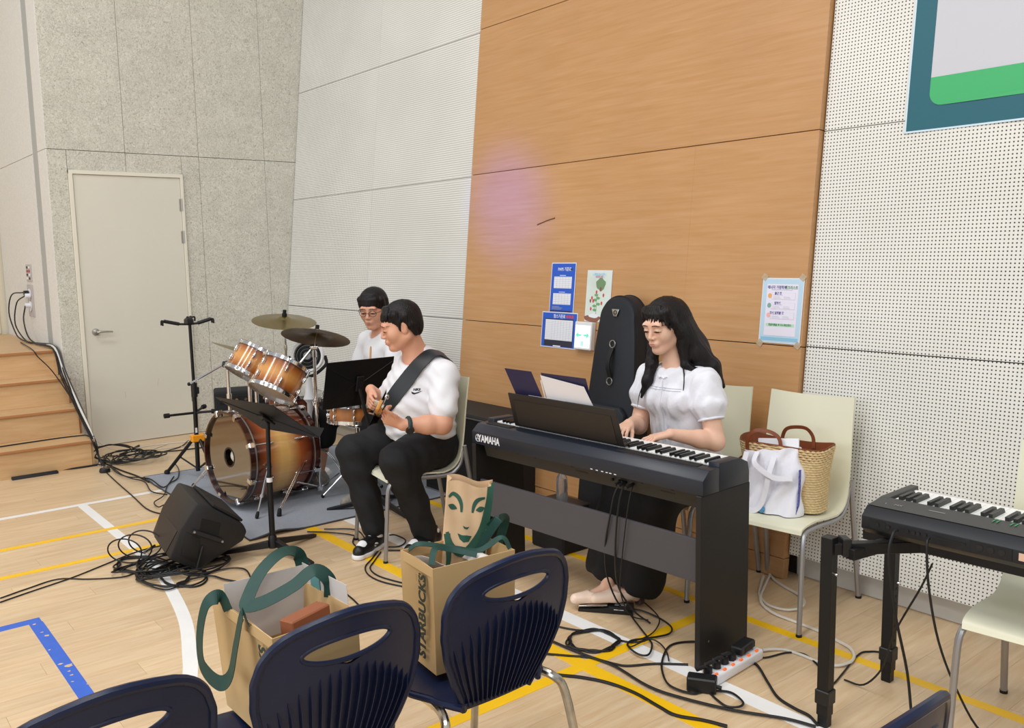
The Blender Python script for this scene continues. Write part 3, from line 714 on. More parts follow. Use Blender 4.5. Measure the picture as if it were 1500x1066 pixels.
def sunburst(name, half, ends='#3a150a', mid='#d59a52', amber='#a8592a', axis='Z'):
    m, nt, N, L, b = nodes_of(name, 0.18)
    tc = N.new('ShaderNodeTexCoord'); sx = N.new('ShaderNodeSeparateXYZ'); L.new(tc.outputs['Object'], sx.inputs[0])
    v = math_n(N, L, 'ABSOLUTE', math_n(N, L, 'MULTIPLY', sx.outputs[axis], 1/half))
    r = ramp(N, [(0.12, hexc(mid)), (0.52, hexc(amber)), (0.92, hexc(ends))]); L.new(v, r.inputs[0])
    mp = N.new('ShaderNodeMapping'); mp.inputs['Scale'].default_value = (30, 30, 2); L.new(tc.outputs['Object'], mp.inputs[0])
    n = N.new('ShaderNodeTexNoise'); n.inputs['Scale'].default_value = 2.0; n.inputs['Detail'].default_value = 5; L.new(mp.outputs[0], n.inputs['Vector'])
    k = N.new('ShaderNodeMapRange'); k.inputs[3].default_value = .88; k.inputs[4].default_value = 1.1; L.new(n.outputs['Fac'], k.inputs[0])
    h = N.new('ShaderNodeHueSaturation'); L.new(r.outputs[0], h.inputs['Color']); L.new(k.outputs[0], h.inputs['Value']); L.new(h.outputs[0], b.inputs['Base Color'])
    b.inputs['Coat Weight'].default_value = .8; b.inputs['Coat Roughness'].default_value = .05
    return m
M_hoopwood = mat('dark_lacquer', '#35150f', .2, coat=.8); M_head = mat('drum_head_coated', '#e4e2da', .5, trans=.2); M_headclear = mat('drum_head_clear', '#cfcfc8', .15, alpha=.45)
M_headblack = mat('drum_head_black', '#14110f', .08, spec=1.0, ior=2.0, coat=1.0); M_felt = mat('felt_black', '#1a1a1b', .95); M_pillow = mat('pillow_cloth', '#dedbd0', .9)

def orient(o, axis, up=(0, 0, 1)):
    z = Vector(axis).normalized(); x = Vector(up).cross(z); x = x.normalized() if x.length > 1e-4 else Vector((1, 0, 0)); y = z.cross(x)
    o.rotation_euler = Matrix((x, y, z)).transposed().to_euler()
def lug_mesh(h, m):
    b = MB(); b.sphere((.012, 0, 0), .011, 10, 8, (.9, .75, h/.022)); b.box((.004, 0, 0), (.008, .014, h*.7), .002); return b.mesh('lug', m, 50)
def metal_drum(name, label, loc, axis, r, d, nl, shellm, group='drums of the kit', top='head', lugs2=True):
    t = thing(name, label, 'drum', loc, 0, group); orient(t, axis)
    obj('shell', MB().lathe([(r-.006, -d/2), (r, -d/2), (r, d/2), (r-.006, d/2)], (0, 0, 0), (0, 0, 1), 48, False), shellm, t, 40)
    for s in (-1, 1):
        z = s*d/2
        obj('hoop', MB().lathe([(r+.002, z-s*.012), (r+.013, z-s*.012), (r+.010, z-s*.010), (r+.009, z+s*.012), (r+.013, z+s*.014), (r+.004, z+s*.015), (r+.004, z-s*.012)], (0, 0, 0), (0, 0, 1), 48, False), M_chrome, t, 40)
        obj('drum_head', MB().lathe([(0.001, z+s*.002), (r+.004, z+s*.002), (r+.004, z+s*.0005), (.001, z+s*.0005)], (0, 0, 0), (0, 0, 1), 48), M_head if s > 0 else M_headclear, t, 40)
    lm = lug_mesh(.05 if d > .12 else .04, M_chrome)
    for k in range(nl):
        a = 2*PI*(k+.5)/nl
        for s in ((-1, 1) if lugs2 else (0,)):
            l = obj('lug', lm, None, t); l.location = ((r)*math.cos(a), (r)*math.sin(a), s*(d/2-.055 if d > .16 else .022)); l.rotation_euler = (0, 0, a)
        rr = r+.014
        for s in (-1, 1):
            zt = s*(d/2+.006); z0 = s*(d/2-.05 if d > .16 else .02)
            obj('tension_rod', MB().cyl((rr*math.cos(a), rr*math.sin(a), z0), (rr*math.cos(a), rr*math.sin(a), zt+s*.012), .003, n=6).cyl((rr*math.cos(a), rr*math.sin(a), zt), (rr*math.cos(a), rr*math.sin(a), zt+s*.006), .007, n=8), M_chrome, t)
    return t
# bass drum, front head toward -X
bd_c = Vector((2.275, 5.365, .318+RZ)); bd_ax = Vector((-1, -.13, 0.02)).normalized(); R = .278; D = .42
bd = thing('bass_drum', 'sunburst bass drum with dark wooden hoops standing on the carpet', 'drum', bd_c, 0, 'drums of the kit'); orient(bd, bd_ax)
obj('shell', MB().lathe([(R-.008, -D/2), (R, -D/2), (R, D/2), (R-.008, D/2)], (0, 0, 0), (0, 0, 1), 72, False), sunburst('burst_bass', D/2+.01, '#3a130b', '#dcae6a', '#9c4f26'), bd, 40)
for s in (1, -1):
    z0 = D/2-.012 if s > 0 else -D/2+.012
    z1 = z0 + s*.052
    obj('wood_hoop', MB().lathe([(R+.002, z0), (R+.014, z0), (R+.014, z1), (R+.002, z1), (R+.002, z0)], (0, 0, 0), (0, 0, 1), 72, False), M_hoopwood, bd, 40)
    obj('hoop_inlay', MB().lathe([(R+.0135, z0+s*.006), (R+.0150, z0+s*.006), (R+.0150, z0+s*.016), (R+.0135, z0+s*.016)], (0, 0, 0), (0, 0, 1), 72, False), mat('grey_inlay', '#8f8c88', .3, .6), bd, 40)
zf = D/2+.022
hd_ = obj('front_head', MB().lathe([(.055, zf-.001), (.055, zf), (R+.001, zf), (R+.001, zf-.001)], (.15, -.02, 0) if False else (0, 0, 0), (0, 0, 1), 72, False), M_headblack, bd, 40)
# port hole off-centre: ring and pillow behind it
obj('port_ring', MB().lathe([(.054, zf+.001), (.064, zf+.002), (.064, zf-.002), (.054, zf-.003)], (0, 0, 0), (0, 0, 1), 36, False), M_black, bd, 40)
pil = MB(); pil.sphere((0.0, 0, zf-.08), .085, 18, 12, (.9, .7, .7)); obj('damping_pillow', pil, M_pillow, bd, 60)
obj('batter_head', MB().lathe([(0.001, -D/2-.02), (R+.001, -D/2-.02), (R+.001, -D/2-.019), (.001, -D/2-.019)], (0, 0, 0), (0, 0, 1), 48), M_head, bd, 40)
lm = lug_mesh(.065, M_chrome)
for k in range(8):
    a = 2*PI*(k+.5)/8; ca, sa = math.cos(a), math.sin(a)
    for s in (1, -1):
        l = obj('lug', lm, None, bd); l.location = (R*ca, R*sa, s*.105); l.rotation_euler = (0, 0, a)
        rr = R+.021
        rod = obj('tension_rod', MB().cyl((rr*ca, rr*sa, s*.09), (rr*ca, rr*sa, s*(D/2+.03)), .0038, n=7), M_chrome, bd)
        zz = s*(D/2+.022)
        c = MB(); T = Matrix.Rotation(a, 4, 'Z'); c.M = T
        c.box((R+.021, 0, zz), (.016, .034, .038), .004).box((R+.008, 0, zz+s*.021), (.04, .026, .006), .002)
        obj('claw_hook', c, M_chrome, rod, 30)
# spurs
def bd_local(p): return bd.rotation_euler.to_matrix().inverted() @ (Vector(p) - bd_c)
for (ax_, foot, knee) in (((2.185, 5.095, .30), (2.055, 4.985, RZ+.001), (2.18, 5.055, .30)), ((2.13, 5.61, .27), (1.97, 5.92, RZ+.001), (2.12, 5.65, .27))):
    spm = MB(); spm.cyl(bd_local(ax_), bd_local(knee), .022, n=16); obj('spur_bracket', spm, M_chrome, bd)
    m_ = MB(); k_ = Vector(knee); f_ = Vector(foot); mid = k_.lerp(f_, .58)
    m_.cyl(bd_local(k_), bd_local(mid), .0085, n=10).cyl(bd_local(mid), bd_local(k_.lerp(f_, .9)), .005, n=10).cyl(bd_local(k_.lerp(f_, .55)), bd_local(k_.lerp(f_, .60)), .012, n=10)
    spur = obj('spur', m_, M_chrome, bd)
    obj('rubber_tip', MB().lathe([(.004, 0), (.010, .004), (.012, .02), (.009, .04), (.005, .045)], bd_local(f_), bd_local(k_)-bd_local(f_), 12), M_rubber, spur)
# kick pedal glimpse behind
# rack toms
tom_ax = Vector((.56, .12, .82))
tom1 = metal_drum('rack_tom', 'sunburst rack tom hung nearest the camera above the bass drum', (2.335, 5.185, .818), tom_ax, .149, .195, 6, sunburst('burst_tom', .105, '#5e2c13', '#cf9350', '#a8642c'))
tom2 = metal_drum('rack_tom', 'sunburst rack tom hung behind the other, toward the door', (2.315, 5.545, .885), Vector((.58, .02, .82)), .138, .175, 6, MATS['burst_tom'])
ft = metal_drum('floor_tom', 'reddish sunburst floor tom on three legs behind the bass drum', (2.855, 6.10, .385), (0.05, -.05, 1), .195, .36, 8, sunburst('burst_floor', .19, '#4a1d10', '#a2552c', '#7e3a1e'))
for k in range(3):
    a = 2*PI*k/3+.5; obj('leg', MB().cyl((.215*math.cos(a), .215*math.sin(a), .02), (.215*math.cos(a), .215*math.sin(a), -.36), .006, n=8), M_chrome, ft); obj('leg_foot', MB().cyl((.215*math.cos(a), .215*math.sin(a), -.372), (.215*math.cos(a), .215*math.sin(a), -.34), .011, n=10), M_rubber, ft)
sn = metal_drum('snare_drum', 'shallow amber snare drum on a chrome basket stand', (2.765, 4.985, .575), (0.06, 0.04, 1), .172, .105, 8, sunburst('burst_snare', .07, '#8a4a24', '#b9763c', '#a3622f'), lugs2=True)
obj('snare_strainer', MB().box((-.185, .03, -.01), (.03, .04, .08), .005).cyl((-.20, .03, .0), (-.215, .03, .04), .008), M_chrome, sn, 30)
ss = thing('snare_stand', 'chrome basket stand holding the snare drum', 'stand', (2.765, 4.985, RZ), 0, 'kit stands')
obj('post', MB().cyl((0, 0, .12), (0, 0, .48), .012, n=12), M_chrome, ss)
for k in range(3):
    a = 2*PI*k/3+.4; c, s_ = math.cos(a), math.sin(a)
    obj('basket_arm', MB().tube([(0, 0, .46), (.10*c, .10*s_, .485), (.178*c, .178*s_, .495), (.186*c, .186*s_, .52)], .006, 8, 3), M_chrome, ss)
    obj('leg', MB().cyl((0, 0, .26), (.24*c, .24*s_, .012), .007, n=8).cyl((0, 0, .13), (.13*c, .13*s_, .13), .005, n=8), M_chrome, ss)
    obj('leg_foot', MB().sphere((.24*c, .24*s_, .012), .012), M_rubber, ss)

M_cym = mat('cymbal_bronze', '#8f7f55', .30, .95, noise=(60, .10, (1, 1, 1)), bump=(250, .15, .0004))
M_cymd = mat('cymbal_dark_bronze', '#6f5c3a', .28, .95, noise=(60, .12), bump=(250, .15, .0004))
def cymbal(t, c, axis, r, m=None):
    o = obj('cymbal', MB().lathe([(.006, .020), (.03, .017), (.045, .006), (.055, .001), (r*.6, -.010), (r, -.020), (r, -.0215), (r*.6, -.0118), (.05, -.001), (.04, .004), (.028, .0145), (.006, .018)], c, axis, 56, False), m or M_cym, t, 50)
    a = Vector(axis).normalized(); cc = Vector(c)
    obj('cymbal_felt', MB().cyl(cc+a*.016, cc+a*.040, .018, n=14).cyl(cc+a*.040, cc+a*.066, .013, n=12), M_felt, o)
    obj('centre_rod', MB().cyl(cc-a*.07, cc+a*.05, .004, n=8), M_chrome, o)
def tripod(t, z0, spread0, feet_ang, double=True, zc=None, h=.26):
    for a in feet_ang:
        a, spread = a if isinstance(a, tuple) else (a, spread0)
        c, s = math.cos(a), math.sin(a); lat = Vector((-s, c, 0))*.008
        foot = Vector((spread*c, spread*s, z0+.03)); top = Vector((.018*c, .018*s, h)); bul = Vector((spread*.36*c, spread*.36*s, h-.045))
        m = MB()
        for q in (-1, 1): m.tube([top+lat*q, bul+lat*q, foot+lat*q*.6], .0042, 6, 3)
        l = obj('leg', m.cyl((.02*c, .02*s, .06), Vector((spread*.55*c, spread*.55*s, h*.50)), .005, n=6), M_chrome, t)
        obj('rubber_foot', MB().lathe([(.006, .05), (.012, .04), (.015, .005), (.013, 0)], (spread*c, spread*s, z0), (-.25*c, -.25*s, 1), 10), M_rubber, l)
# front cymbal stand
cs = thing('cymbal_stand', 'chrome tripod stand with a dark crash cymbal, nearest the bass player', 'cymbal stand', (2.60, 5.215, RZ), 0, 'kit stands')
tripod(cs, 0.0, .34, ((3.72, .50), (5.25, .27), (1.3, .34)), h=.31)
obj('base_tube', MB().cyl((0, 0, .045), (0, 0, .62), .0135, n=14).cyl((0, 0, .59), (0, 0, .65), .019, n=14).cyl((0, 0, .03), (0, 0, .06), .026, n=14), M_chrome, cs)
obj('upper_tube', MB().cyl((0, 0, .62), (0, 0, .97), .0105, n=12).cyl((0, 0, .92), (0, 0, .96), .016, n=12), M_chrome, cs)
obj('wing_nut', MB().cyl((.0, 0, .62), (-.03, -.02, .62), .006).box((-.035, -.022, .62), (.01, .02, .03), .003), M_chrome, cs, 30)
obj('tilter', MB().cyl((-.02, .01, .985), (.02, -.01, .985), .02, n=14).cyl((0, 0, .96), (0, 0, .99), .012).cyl((0, 0, .99), (-.09, .07, .86), .008, n=8), M_chrome, cs)
cymbal(cs, (0.015, -.012, 1.065), (.324, .239, 1), .222, M_cymd)
# rear cymbal stand
cs2 = thing('cymbal_stand', 'chrome stand with a light bronze cymbal behind the toms', 'cymbal stand', (2.735, 5.93, RZ), 0, 'kit stands')
tripod(cs2, 0.0, .30, (.5, 2.6, 4.7)); obj('base_tube', MB().cyl((0, 0, .045), (0, 0, .70), .0125, n=12).cyl((0, 0, .68), (0, 0, .73), .018, n=12), M_chrome, cs2)
obj('upper_tube', MB().cyl((0, 0, .70), (0, 0, 1.08), .0085, n=10).cyl((0, 0, .90), (0, 0, .94), .014, n=12), M_chrome, cs2)
cymbal(cs2, (0, 0, 1.128), (-.008, -.20, 1), .228)
# left boom stand
cs3 = thing('boom_cymbal_stand', 'chrome boom stand carrying the tilted cymbal on the door side', 'cymbal stand', (2.275, 5.875, RZ), 0, 'kit stands')
tripod(cs3, 0.0, .28, (.9, 3.0, 5.1)); obj('base_tube', MB().cyl((0, 0, .045), (0, 0, .83), .0125, n=12).cyl((0, 0, .60), (0, 0, .64), .018, n=12), M_chrome, cs3)
obj('boom_arm', MB().cyl((-.215, .13, .722), (.20, -.06, .97), .0075, n=10), M_chrome, cs3); obj('boom_clamp', MB().cyl((-.02, .02, .845), (.02, -.02, .845), .022, n=14).box((0, 0, .845), (.03, .03, .05), .006), M_black, cs3, 30)
obj('counter_tip', MB().sphere((-.222, .135, .718), .013, 10, 8), M_rubber, cs3)
cymbal(cs3, (.19, .17, .915), (.42, -.10, 1), .222)
obj('cymbal_arm', MB().cyl((.20, -.06, .97), (.20, .16, .90), .006, n=8), M_chrome, cs3)
# tom stand
ts = thing('tom_stand', 'double chrome tube stand carrying the two rack toms', 'stand', (2.36, 5.72, RZ), 0, 'kit stands')
tripod(ts, 0.0, .26, (1.0, 3.2, 5.0), h=.2)
for dx, dy in ((0, 0), (.035, -.03)):
    obj('post', MB().cyl((dx, dy, .05), (dx, dy, .90), .013, n=14), M_chrome, ts)
obj('clamp_block', MB().box((.02, -.02, .80), (.08, .06, .05), .008).box((.02, -.02, .92), (.09, .06, .06), .01), M_chrome, ts, 30)
obj('tom_arm', MB().tube([(.01, -.02, .92), (.0, -.10, .95), (-.06, -.18, .90)], .008, 8, 4), M_chrome, ts); obj('tom_arm', MB().tube([(.04, -.05, .92), (.02, -.25, .93), (-.05, -.44, .88)], .008, 8, 4), M_chrome, ts)
obj('memory_lock', MB().cyl((-.05, -.03, .87), (.0, -.03, .87), .022, n=16), M_chrome, ts)
# stool
th = thing('drum_throne', 'round black drum stool under the drummer', 'stool', (3.09, 5.15, RZ), 0)
obj('cushion', MB().lathe([(.001, .40), (.15, .40), (.165, .415), (.165, .455), (.15, .475), (.001, .48)], (0, 0, 0), (0, 0, 1), 32), M_blackm, th, 40); obj('post', MB().cyl((0, 0, .1), (0, 0, .41), .014), M_chrome, th)
tripod(th, 0, .27, (.2, 2.3, 4.4), h=.3)
# drumstick
# floor fan behind
fan = thing('circulator_fan', 'white and black round desk fan raised behind the drums', 'fan', (2.85, 5.80, 0), 0)
fd = Vector((-.62, -.76, .12)).normalized(); fc = Vector((-.02, -.02, .872))
M_fanw = mat('fan_white', '#dfe0e2', .35)
obj('housing', MB().lathe([(.06, -.10), (.095, -.08), (.116, -.03), (.120, .01), (.112, .018), (.098, .012), (.095, -.02)], fc, fd, 40, False), M_fanw, fan, 40)
obj('grille_dish', MB().lathe([(.001, -.02), (.096, -.02), (.096, -.024), (.001, -.024)], fc, fd, 36), M_blackm, fan, 30)
u_, w_ = frame(fd)
for k in range(28):
    a = 2*PI*k/28; d_ = u_*math.cos(a)+w_*math.sin(a); t_ = u_*math.cos(a+.25)+w_*math.sin(a+.25)
    obj('grille_bar', MB().cyl(fc+d_*.03+fd*.016, fc+t_*.095+fd*.008, .0013, n=4), M_black, fan)
for r_ in (.05, .075): obj('grille_ring', MB().tube([fc+(u_*math.cos(a)+w_*math.sin(a))*r_+fd*.013 for a in np.linspace(0, 2*PI, 33)[:-1]], .0013, 5, 0, closed=True), mat('fan_grey', '#8b8d90', .4), fan)
obj('hub', MB().lathe([(.001, .022), (.026, .02), (.03, .012), (.03, 0)], fc, fd, 24), mat('fan_grey', '#8b8d90', .4), fan)
obj('yoke', MB().tube([fc+u_*.125, fc+u_*.13-w_*.06 if False else fc+u_*.125+Vector((0, 0, -.07)), fc+Vector((0, 0, -.15)), fc-u_*.125+Vector((0, 0, -.07)), fc-u_*.125], .012, 8, 5), M_black, fan)
obj('stem', MB().lathe([(.022, .72), (.03, .60), (.045, .56), (.02, .53), (.018, .05), (.12, .03), (.14, .005), (.14, 0)], (-.02, -.02, 0), (0, 0, 1), 24), M_fanw, fan, 40)
# amplifier
amp = thing('guitar_amplifier', 'black combo amplifier standing behind the drums by the wall', 'amplifier', (2.80, 6.78, 0), -.35)
obj('cabinet', MB().box((0, 0, .27), (.56, .28, .53), .02, seg=3), mat('tolex_black', '#1b1b1d', .8, bump=(400, .5, .002)), amp, 30); obj('grille_cloth', MB().box((0, -.141, .22), (.48, .006, .36)), mat('grille_dark', '#26262a', .9), amp, 0); obj('control_panel', MB().box((0, -.141, .47), (.48, .008, .06), .002), M_blackm, amp, 0)
for k in range(6): obj('knob', MB().cyl((-.18+k*.07, -.145, .47), (-.18+k*.07, -.16, .47), .012), M_chrome, amp)

# ================================================================ guitar stand
gs = thing('guitar_stand', 'black triple guitar stand with an orange collar in front of the door', 'guitar stand', (2.155, 6.235, 0), 0)
obj('pole', MB().cyl((.0, 0, .06), (.008, .0, .66), .0155, n=14).cyl((.008, 0, .66), (.006, 0, 1.125), .0115, n=12), M_blackmetal, gs)
obj('height_grip', MB().cyl((.008, 0, .60), (.008, 0, .70), .022, n=14).box((.028, -.01, .645), (.02, .02, .05), .004), M_black, gs, 30)
M_orange = mat('orange_plastic', '#ee9a1c', .4)
obj('collar', MB().box((.03, 0, .30), (.13, .05, .052), .006), M_orange, gs, 30)
for (fx, fy) in ((-.135, .27), (.30, .12), (.05, -.26)):
    l = obj('leg', MB().cyl((.02*np.sign(fx), .05*fy, .29), (fx, fy, .02), .0125, n=10), M_blackmetal, gs); obj('leg_foot', MB().sphere((fx, fy, .022), .021, 12, 8, (1, 1, 1)), M_rubber, l)
    obj('leg_brace', MB().cyl((0, 0, .075), (fx*.55, fy*.55, .15), .006, n=6), M_blackmetal, gs)
for (tx, ty, tz) in ((-.165, .02, 1.15), (.15, -.02, 1.15), (.06, .13, 1.16)):
    h_ = obj('neck_yoke', MB().cyl((0, 0, 1.12), (tx*.45, ty*.45, 1.125), .008, n=8).cyl((tx*.40, ty*.40, 1.125), (tx, ty, tz), .013, n=10), M_black, gs)
    d_ = Vector((tx, ty, 0)).normalized(); s_ = Vector((-d_.y, d_.x, 0))
    for q in (-1, 1): obj('yoke_finger', MB().tube([Vector((tx, ty, tz)) + s_*q*.012, Vector((tx, ty, tz))+s_*q*.026+d_*.012, Vector((tx, ty, tz-.03))+s_*q*.026+d_*.014], .006, 7, 3), M_rubber, h_)
obj('yoke_hub', MB().box((.0, 0, 1.14), (.06, .05, .05), .012), M_black, gs, 30)
for (tx, ty, tz) in ((-.19, .0, .488), (.11, .12, .50), (.11, -.06, .49)):
    c_ = obj('cradle_arm', MB().cyl((0, 0, .485), (tx, ty, tz), .009, n=10), M_blackmetal, gs); obj('cradle_pad', MB().cyl((tx*.93, ty*.93, tz), (tx*1.12, ty*1.12, tz), .017, n=12), M_rubber, c_)
obj('small_tag', MB().box((-.0005, -.0158, .36), (.014, .002, .035)), M_paper, gs, 0)

# ================================================================ monitor speaker wedge (lies on its side)
mo = thing('floor_monitor', 'black plastic floor monitor speaker tipped back on its side near the cables', 'speaker', (1.472, 4.355, 0), -.14)
poly = [(0.0, .003), (-.134, .088), (-.07, .235), (.018, .355), (.085, .322), (.24, .205), (.258, .160), (.235, .115)]
M_spk = mat('speaker_black', '#1c1b1d', .5, bump=(700, .35, .0012))
obj('cabinet', MB().prism([(x, 0, z) for x, z in poly], (0, .50, 0), .012), M_spk, mo, 35)
obj('end_recess', MB().prism([(-.098+.02, -.004, .10), (-.045, -.004, .215), (.02, -.004, .17), (.0, -.004, .04)], (0, .006, 0), .002), mat('speaker_black2', '#121213', .5), mo, 30)
obj('handle_recess', MB().prism([(.015, -.003, .195), (.035, -.003, .272), (.125, -.003, .232), (.11, -.003, .16)], (0, .005, 0), .002), mat('recess_black', '#050506', .7), mo, 0)
obj('handle_bar', MB().box((.058, -.012, .175), (.165, .016, .022), .004, R=Ry(.50)), M_spk, mo, 30)
for x, z in ((-.008, .212), (.125, .138)): obj('screw', MB().cyl((x, -.018, z), (x, -.022, z), .006, n=8), M_leg, mo)
obj('side_ridge', MB().cyl((.03, -.006, .13), (-.005, -.006, .02), .006, n=6), M_spk, mo)
obj('front_grille', MB().prism([(.094, .02, .318), (.236, .02, .212), (.245, .02, .222), (.102, .02, .330)], (0, .46, 0), .003), mat('grille_steel', '#161618', .6), mo, 20)
obj('side_cut', MB().prism([(-.131, .10, .094), (-.078, .04, .215), (-.078, .46, .215), (-.131, .42, .094)], (-.004, 0, -.001)), mat('speaker_satin', '#221f21', .5), mo, 0)

# ================================================================ music stands
def music_stand(label, loc, rz, post_top, tray_c, tray_n, w, h, feet, roll=0.0):
    t = thing('music_stand', label, 'music stand', loc, rz, 'music stands')
    obj('post', MB().cyl((0, 0, .05), (0, 0, post_top*.62), .0155, n=14).cyl((0, 0, post_top*.60), tuple(Vector(tray_c)*1.0 - Vector((0, 0, .03))), .0115, n=12), M_blackmetal, t)
    obj('post_sticker', MB().cyl((0, 0, post_top*.58), (0, 0, post_top*.615), .0160, n=14), M_paper, t) if roll == 0 else None
    obj('hub', MB().lathe([(.022, .04), (.024, .06), (.022, .10), (.018, .11)], (0, 0, 0), (0, 0, 1), 16), M_black, t)
    for a, L_ in feet:
        c, s = math.cos(a), math.sin(a)
        obj('foot', MB().prism([(.015*c, .015*s, .085), (.015*c, .015*s, .045), (L_*c, L_*s, 0.0), (L_*c*1.02, L_*s*1.02, .016), (L_*.5*c, L_*.5*s, .05)], (-s*.03, c*.03, 0), .004), M_black, t, 30)
    n = Vector(tray_n).normalized(); x = Vector((0, 0, 1)).cross(n).normalized(); y = n.cross(x)
    T = Matrix((x, y, n)).transposed() @ Matrix.Rotation(roll, 3, 'Z'); T = T.to_4x4(); T.translation = tray_c
    d = MB(); d.M = T; d.box((0, 0, 0), (w, h, .004), .0015)
    desk = obj('desk', d, M_blackmetal, t, 30)
    l = MB(); l.M = T; l.box((0, -h/2+.002, .028), (w, .004, .058), .0015); obj('ledge', l, M_blackmetal, desk, 30)
    k = MB(); k.M = T; k.cyl((0, .0, -.004), (0, 0, -.03), .018, n=12).box((0, 0, -.014), (.05, .10, .012), .003); obj('tilt_knuckle', k, M_black, desk, 30)
    r = MB(); r.M = T
    for sx in (-1, 1): r.cyl((sx*w*.04, 0, -.003), (sx*w*.48, -h*.42, -.003), .0025, n=5).cyl((sx*w*.04, 0, -.003), (sx*w*.48, h*.40, -.003), .0025, n=5)
    obj('pressed_crease', r, M_blackmetal, desk)
    return t
ms1 = music_stand('black orchestra music stand with a steeply tilted desk in front of the bass drum', (1.868, 4.33, 0), 0, .69, (.015, .02, .742), (.58, .14, .79), .48, .36, ((2.45, .34), (.35, .33), (-1.35, .30)))
ms2 = music_stand('black music stand with an upright desk between the drums and the bass player', (2.72, 4.70, 0), 0, .70, (-.055, .06, .80), (.0, .95, .28), .47, .31, ((2.5, .3), (.4, .3), (-1.5, .3)), roll=.0001)
# ================================================================ notices on the wood wall
def wall_frame(y, z, x0=XW, off=.002):
    return (wx(z, x0)-off, y, z)
def poster(name, label, y0, y1, z0, z1, m, cat='poster', thick=.0012, off=.002, tilt=0.0):
    t = thing(name, label, cat, wall_frame(y1, z0, XW, off)); t.rotation_euler = (tilt, TILT, 0)
    # local: -y runs to the right in the picture; z up the slope
    w, h = y1-y0, (z1-z0)/math.cos(TILT)
    obj('laminate', MB().box((-thick/2, -w/2, h/2), (thick, w+.012, h+.012), .0004), mat('laminate_clear', '#d8dce4', .18), t, 0)
    obj('sheet', MB().box((-thick-.0003, -w/2, h/2), (.0006, w, h)), m, t, 0)
    return t, w, h, -thick-.0009
def patch(t, u0, u1, v0, v1, w, h, x, m, name='printed_block'):
    return obj(name, MB().box((x-.0003, -(u0+u1)/2*w, (v0+v1)/2*h), (.0005, abs(u1-u0)*w, abs(v1-v0)*h)), m, t, 0)
P_blue = mat('print_blue', '#2158c4', .3); P_white = mat('print_white', '#e3e6ee', .3); P_dark = mat('print_dark', '#2a2d3e', .3); P_line = mat('print_grey_line', '#a9b0bf', .3)
P_lb = mat('print_pale_blue', '#b9d4e6', .3); P_mb = mat('print_mid_blue', '#8cc0dc', .3); P_lav = mat('print_lavender', '#e3dfee', .3); P_purple = mat('print_purple', '#4a3f8c', .3); P_green = mat('print_green', '#3f8a56', .3); P_lg = mat('print_pale_green', '#b6d9bd', .3)
P_or = mat('print_orange', '#eaa965', .3); P_pk = mat('print_pink', '#eeb2ae', .3); P_tg = mat('print_grey_green', '#7fa8a0', .3); P_brown = mat('print_brown', '#8a5a4a', .3); P_leaf = mat('print_leaf', '#6fa36c', .3); P_red = mat('print_red', '#c9474a', .3)
def ptext(t, txt, u, v, size, m, w, h, x, xs=.9):
    place_text('printed_text', txt, size, m, t, (x-.0006, -u*w, v*h), (0, -1, 0), (0, 0, 1), extrude=.0001, bold=.0004, xs=xs)
def dots(t, txts, u, v, w, h, x, m, lw=.0022):
    # rows of small printed lines standing for body text
    for i, (a, b_, vv) in enumerate(txts): patch(t, a, b_, vv-lw/h/2, vv+lw/h/2, w, h, x, m, 'printed_line')
t, w, h, x = poster('blue_notice', 'tall blue laminated notice with two white tables, upper left on the wood wall', 3.908, 4.119, 1.212, 1.51, P_blue)
ptext(t, 'PAPS 기준표', .55, .88, .026, P_white, w, h, x)
patch(t, .80, .88, .865, .895, w, h, x-.0004, P_dark)
for v0, v1 in ((.49, .73), (.155, .385)):
    patch(t, .12, .88, v0, v1, w, h, x, P_white, 'table')
    for k in range(6): patch(t, .14, .86, v0+(v1-v0)*(k+.5)/6-.002, v0+(v1-v0)*(k+.5)/6+.002, w, h, x-.0005, P_line, 'table_rule')
    for k in range(1, 6): patch(t, .12+.76*k/6-.003, .12+.76*k/6+.001, v0, v1, w, h, x-.0005, P_line, 'table_rule')
    patch(t, .36, .62, v1+.02, v1+.032, w, h, x, P_white, 'printed_line')
dots(t, [(.1, .42, .11), (.1, .55, .085), (.1, .5, .06)], 0, 0, w, h, x, P_line); patch(t, .02, .93, .005, .03, w, h, x, P_dark)
t, w, h, x = poster('blue_notice', 'square blue laminated notice with one large white table below the tall blue one', 3.866, 4.178, .995, 1.205, P_blue)
ptext(t, '팝스기준표', .5, .90, .026, P_white, w, h, x); 
for k in range(3): patch(t, .70+.075*k, .755+.075*k, .865, .95, w, h, x, P_red, 'printed_figure')
patch(t, .085, .915, .02, .83, w, h, x, P_dark, 'dark_frame'); patch(t, .10, .90, .20, .80, w, h, x-.0005, P_white, 'table')
for k in range(11): patch(t, .12, .88, .23+k*.052-.003, .23+k*.052+.001, w, h, x-.001, P_line, 'table_rule')
for k in range(7): patch(t, .3+k*.085, .303+k*.085, .22, .78, w, h, x-.001, P_line, 'table_rule')
patch(t, .36, .58, .01, .045, w, h, x-.0006, P_white)
t, w, h, x = poster('growth_poster', 'pale laminated poster with a drawn tree and little plant, partly behind the gig bag', 3.60, 3.795, 1.172, 1.465, mat('print_sky_cream', '#d3dfd8', .3, noise=(6, .08)))
dots(t, [(.2, .78, .935), (.3, .72, .885)], 0, 0, w, h, x, P_lb, .010)
ptext(t, '함께 크는 나무', .5, .935, .015, P_mb, w, h, x); ptext(t, '건강한 성장', .5, .885, .014, P_red, w, h, x)
